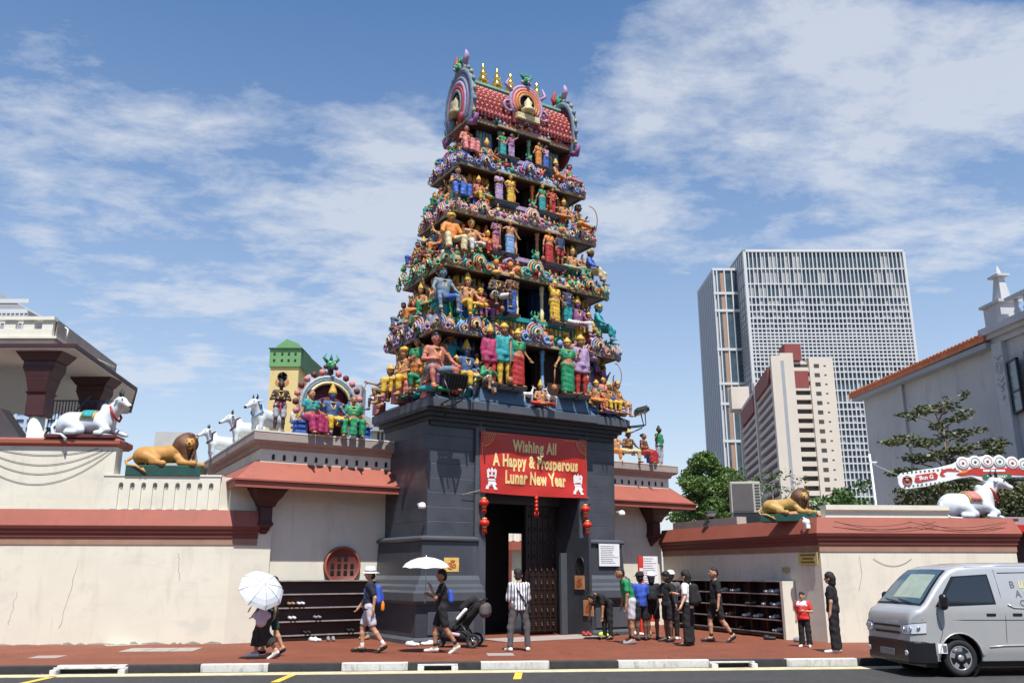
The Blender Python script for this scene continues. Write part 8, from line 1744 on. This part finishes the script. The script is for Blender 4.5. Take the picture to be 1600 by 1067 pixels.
for (x, y, w, h, l, m1) in ((-108, 211, 9.6, 67.2, 'pale gridded high-rise peeking above the pavilion parapet', 0), (-25.5, 50, 5.2, 11.6, 'grey-blue high-rise seen below the pavilion eave', 1)):
    g = thing('high_rise', l, 'high-rise', (x, y, 0), -PSI); b = MB()
    if m1 == 0: b.prism([(0, 0), (0, h), (3, h-.5), (w, h-4.5), (w, 0)], 0, 20, 'y')
    else: b.box(0, w, 0, 4, 0, h)
    b.build('wall', 'bg_grey' if m1 == 0 else mat('bg_bluegrey', (.16, .24, .36), .6, .1, 1), g); b = MB(); n_ = 26; st_h = h/ n_
    for i in range(n_): b.box(0.1, w-.2, -.15*w/9, -.02, i*st_h, i*st_h+st_h*.4)
    for i in range(9): b.box(w*i/9, w*i/9+w*.03, -.2*w/9, -.02, 0, h*.93)
    b.build('floor_band', 'bg_white' if m1 == 0 else mat('bg_blueband', (.42, .5, .6), .6), g)
# yellow building with green roof
yb = thing('yellow_building', 'yellow ochre building with green box roof and crescent-shaped painted mark', 'building', (-13.65, 71.5, 0), -PSI)
b = MB(); b.box(0, 2.35, 0, 3, 0, 18.1); b.build('wall', 'yellowwall', yb); b = MB(); b.box(2.30, 4.6, 1, 12, 0, 16.4); b.build('side_wing', mat('bg_greytan', (.34, .30, .26), .8, .1, 1), yb)
b = MB(); b.box(-.1, 2.5, -.15, 3, 18.1, 19.6); b.prism([(.3, 19.6), (.4, 19.9), (1.2, 20.5), (2.2, 20.1), (2.5, 19.6)], 0, 3, 'y'); b.build('roof_box', 'greenroof', yb); b = MB(); b.add([(2.5, 0, 18.1), (4.9, 11, 16.6), (4.9, 11, 17.9), (2.5, 0, 19.6)], [(0, 1, 2, 3)]); b.box(-.2, 2.6, -.3, 3, 19.6, 19.68); b.build('roof_side', 'greenroof_d', yb)
b = MB()
for z in (18.6, 19.15):
    for x in (.3, .95, 1.5, 2.05): b.box(x-.09, x+.09, -.17, -.151, z-.1, z+.12)
b.build('roof_opening', 'black', yb)
b = MB(); n_ = 14; o1 = [(1.05+.62*math.cos(a), 17.0+.62*math.sin(a)) for a in [R(200)+R(140)*i/n_ for i in range(n_+1)]]; o2 = [(1.05+.5*math.cos(a), 17.22+.48*math.sin(a)) for a in [R(345)-R(150)*i/n_ for i in range(n_+1)]]
b.prism(o1+o2, -.03, -.005, 'y'); b.prism([(.9, 16.4), (1.05, 15.9), (1.2, 16.4)], -.031, -.005, 'y'); b.build('painted_mark', mat('ybmark', (.48, .18, .07), .8), yb); b = MB(); T = Matrix.Translation((1.05, -.03, 17.25)) @ Matrix.Rotation(PI/2, 4, 'X'); b.lathe([(.42, 0), (0, 0)], n=20, T=T); b.build('round_mark', mat('ybwhite', (.62, .62, .60), .7), yb)
bb = thing('apartment_block', 'beige block with dark paired windows between the shrine and the tower', 'apartment block', (-10.6, 111.4, 0), -PSI)
b = MB(); b.box(0, 6.5, 0, 8, 0, 19.6); b.build('wall', mat('bg_beige', (.42, .38, .30), .8, .05), bb); b = MB(); b.box(-1.5, 1.2, -.5, 3, 19.6, 25.0); b.prism([(-3, 19), (-3, 23.2), (4.5, 19.8), (4.5, 19)], -.6, -.4, 'y'); b.build('sloped_roof', 'bg_grey', bb); b = MB()
for z in (14.5, 16.2, 17.9):
    for x in (.7, 1.2, 1.7, 3.4, 3.9, 4.4, 5.4): b.box(x, x+.3, -.05, -.01, z, z+1.0)
b.build('window', 'bg_dark', bb)
for (x, y, z, w, h, l) in ((-8.2, 26.0, 5.15, 1.3, .48, 'grey metal cabinet on the roof between bull and lion'), (-6.6, 29, 5.2, 2.6, .75, 'long pale roof hood behind the lion statue')):
    b = MB(); b.frustum((0, w, 0, .8), (.05, w-.3, .1, .7), -1.0, h); o = b.build('roof_unit', mat('roofunit', (.42, .42, .40), .7, .1)); o.location = (x, y, z); tag(o, l, 'roof unit', 'units on the temple roofs')
# courtyard hall beyond the open gate
ct = thing('courtyard_hall', 'sunlit cream courtyard hall with red band seen through the open gate', 'building', TP(0, 0), TA)
b = MB(); b.box(2, 18, 13, 13.5, 0, 2.6); b.box(2, 18, 13.2, 13.5, 2.9, 3.6); b.build('wall', 'cream', ct); b = MB(); b.box(2, 18, 12.6, 13.4, 2.55, 2.9); b.build('red_band', 'terracotta', ct)
b = MB()
for i in range(40): b.box(2+i*.4, 2.12+i*.4, 13.0, 13.2, 2.95, 3.3)
b.build('parapet_fin', 'white', ct)
b = MB()
for s in (8.0, 10.55, 13): b.box(s-.09, s+.09, 12.3, 12.6, 0, 2.55)
b.build('red_post', 'terra_dark', ct)
struct(MB().box(-2, 30, 30.5, 60, -.01, .01).build('courtyard_floor', 'concrete'))
struct(MB().add([TP(-6, 3.6, .004), TP(16, 3.6, .004), TP(18, 20, .004), TP(-6, 20, .004)], [(0, 1, 2, 3)]).build('paving', 'concrete'))
# something for the sky and street behind the viewer: a plain row of houses across the road
g = thing('shophouse_row', 'pale shophouse row across the road behind the viewer', 'houses', (0, -12, 0), 0); b = MB(); b.box(-40, 40, -8, 0, -.13, 9); b.build('wall', 'bg_slab', g); b = MB()
for i in range(20): b.box(-39+i*4, -37+i*4, 0, .04, 4.5, 7.5)
b.build('window', 'bg_dark', g)

# ------------------------------------------------------------ repeated pieces become parts of their own
def split_islands(o):
    me = o.data; n = len(me.vertices); par = list(range(n))
    def find(a):
        while par[a] != a: par[a] = par[par[a]]; a = par[a]
        return a
    for p in me.polygons:
        vs = p.vertices; r = find(vs[0])
        for v in vs[1:]:
            q = find(v)
            if q != r: par[q] = r
    grp = {}
    for p in me.polygons: grp.setdefault(find(p.vertices[0]), []).append(p.index)
    if not 1 < len(grp) <= 100: return
    for k_, ps in grp.items():
        vm = {}; vs = []; fs = []; mi = []
        for i in ps:
            f = []
            for v in me.polygons[i].vertices:
                if v not in vm: vm[v] = len(vs); vs.append(tuple(me.vertices[v].co))
                f.append(vm[v])
            fs.append(f); mi.append(me.polygons[i].material_index)
        m2 = bpy.data.meshes.new(me.name); m2.from_pydata(vs, [], fs); m2.polygons.foreach_set('material_index', mi); m2.update()
        for m in me.materials: m2.materials.append(m)
        c = bpy.data.objects.new(o.name.split('.')[0], m2); COL.objects.link(c); c.parent = o.parent; c.location = o.location; c.rotation_euler = o.rotation_euler
    bpy.data.objects.remove(o)
for o in [o for o in bpy.data.objects if o.type == 'MESH' and o.parent and o.name.split('.')[0] in ('pier', 'bay_wall', 'divider', 'stair_tower', 'balcony', 'window', 'roof_opening', 'red_post', 'vent_hole', 'grille_hole', 'pilaster', 'corbel')]: split_islands(o)

# street litter, covers, patches
mc = MB(); mc.lathe([(.32, 0), (.32, .006), (0, .006)], (4.6, 13.6, -.13), 28)
for i in range(9): mc.box(4.36+i*.055, 4.38+i*.055, 13.4, 13.8, -.124, -.121)
struct(mc.build('manhole_cover', 'metal_dark'))
rn2 = random.Random(8); lt = MB()
for i in range(160):
    x = rn2.uniform(-11, 12); y = KY-.03-abs(rn2.gauss(0, .12)) if i % 2 else rn2.uniform(17.6, 20.8); z = -.128 if y < KY else .004; a = rn2.uniform(0, 6.3); r_ = rn2.uniform(.015, .04)
    lt.add([(x+r_*math.cos(a), y+r_*math.sin(a), z), (x+r_*.5*math.cos(a+1.7), y+r_*.5*math.sin(a+1.7), z+.008), (x-r_*math.cos(a), y-r_*math.sin(a), z+.002), (x+r_*.5*math.cos(a-1.7), y+r_*.5*math.sin(a-1.7), z+.004)], [(0, 1, 2, 3)])
tag(lt.build('dry_leaf_litter', mat('litter', (.22, .15, .07), .8, .4, 30)), 'scattered dry leaves and bits along the kerb and pavement', 'litter', kind='stuff')
for (x0, x1, y0, y1, l_) in ((-5.2, -2.9, 14.9, 15.9, 0), (3.0, 6.2, 15.1, 15.7, 1)): struct(MB().box(x0, x1, y0, y1, -.1295, -.1262).build('asphalt_patch', mat('asphalt_patch', (.05, .05, .05), .9, .25, 8, bump=.5, bscale=140)))
for (x0, y0) in ((1.2, 18.6), (-7.9, 18.9)): struct(MB().box(x0, x0+.55, y0, y0+.55, .0005, .006).build('utility_cover', 'mauvegrey', bevel=.003))
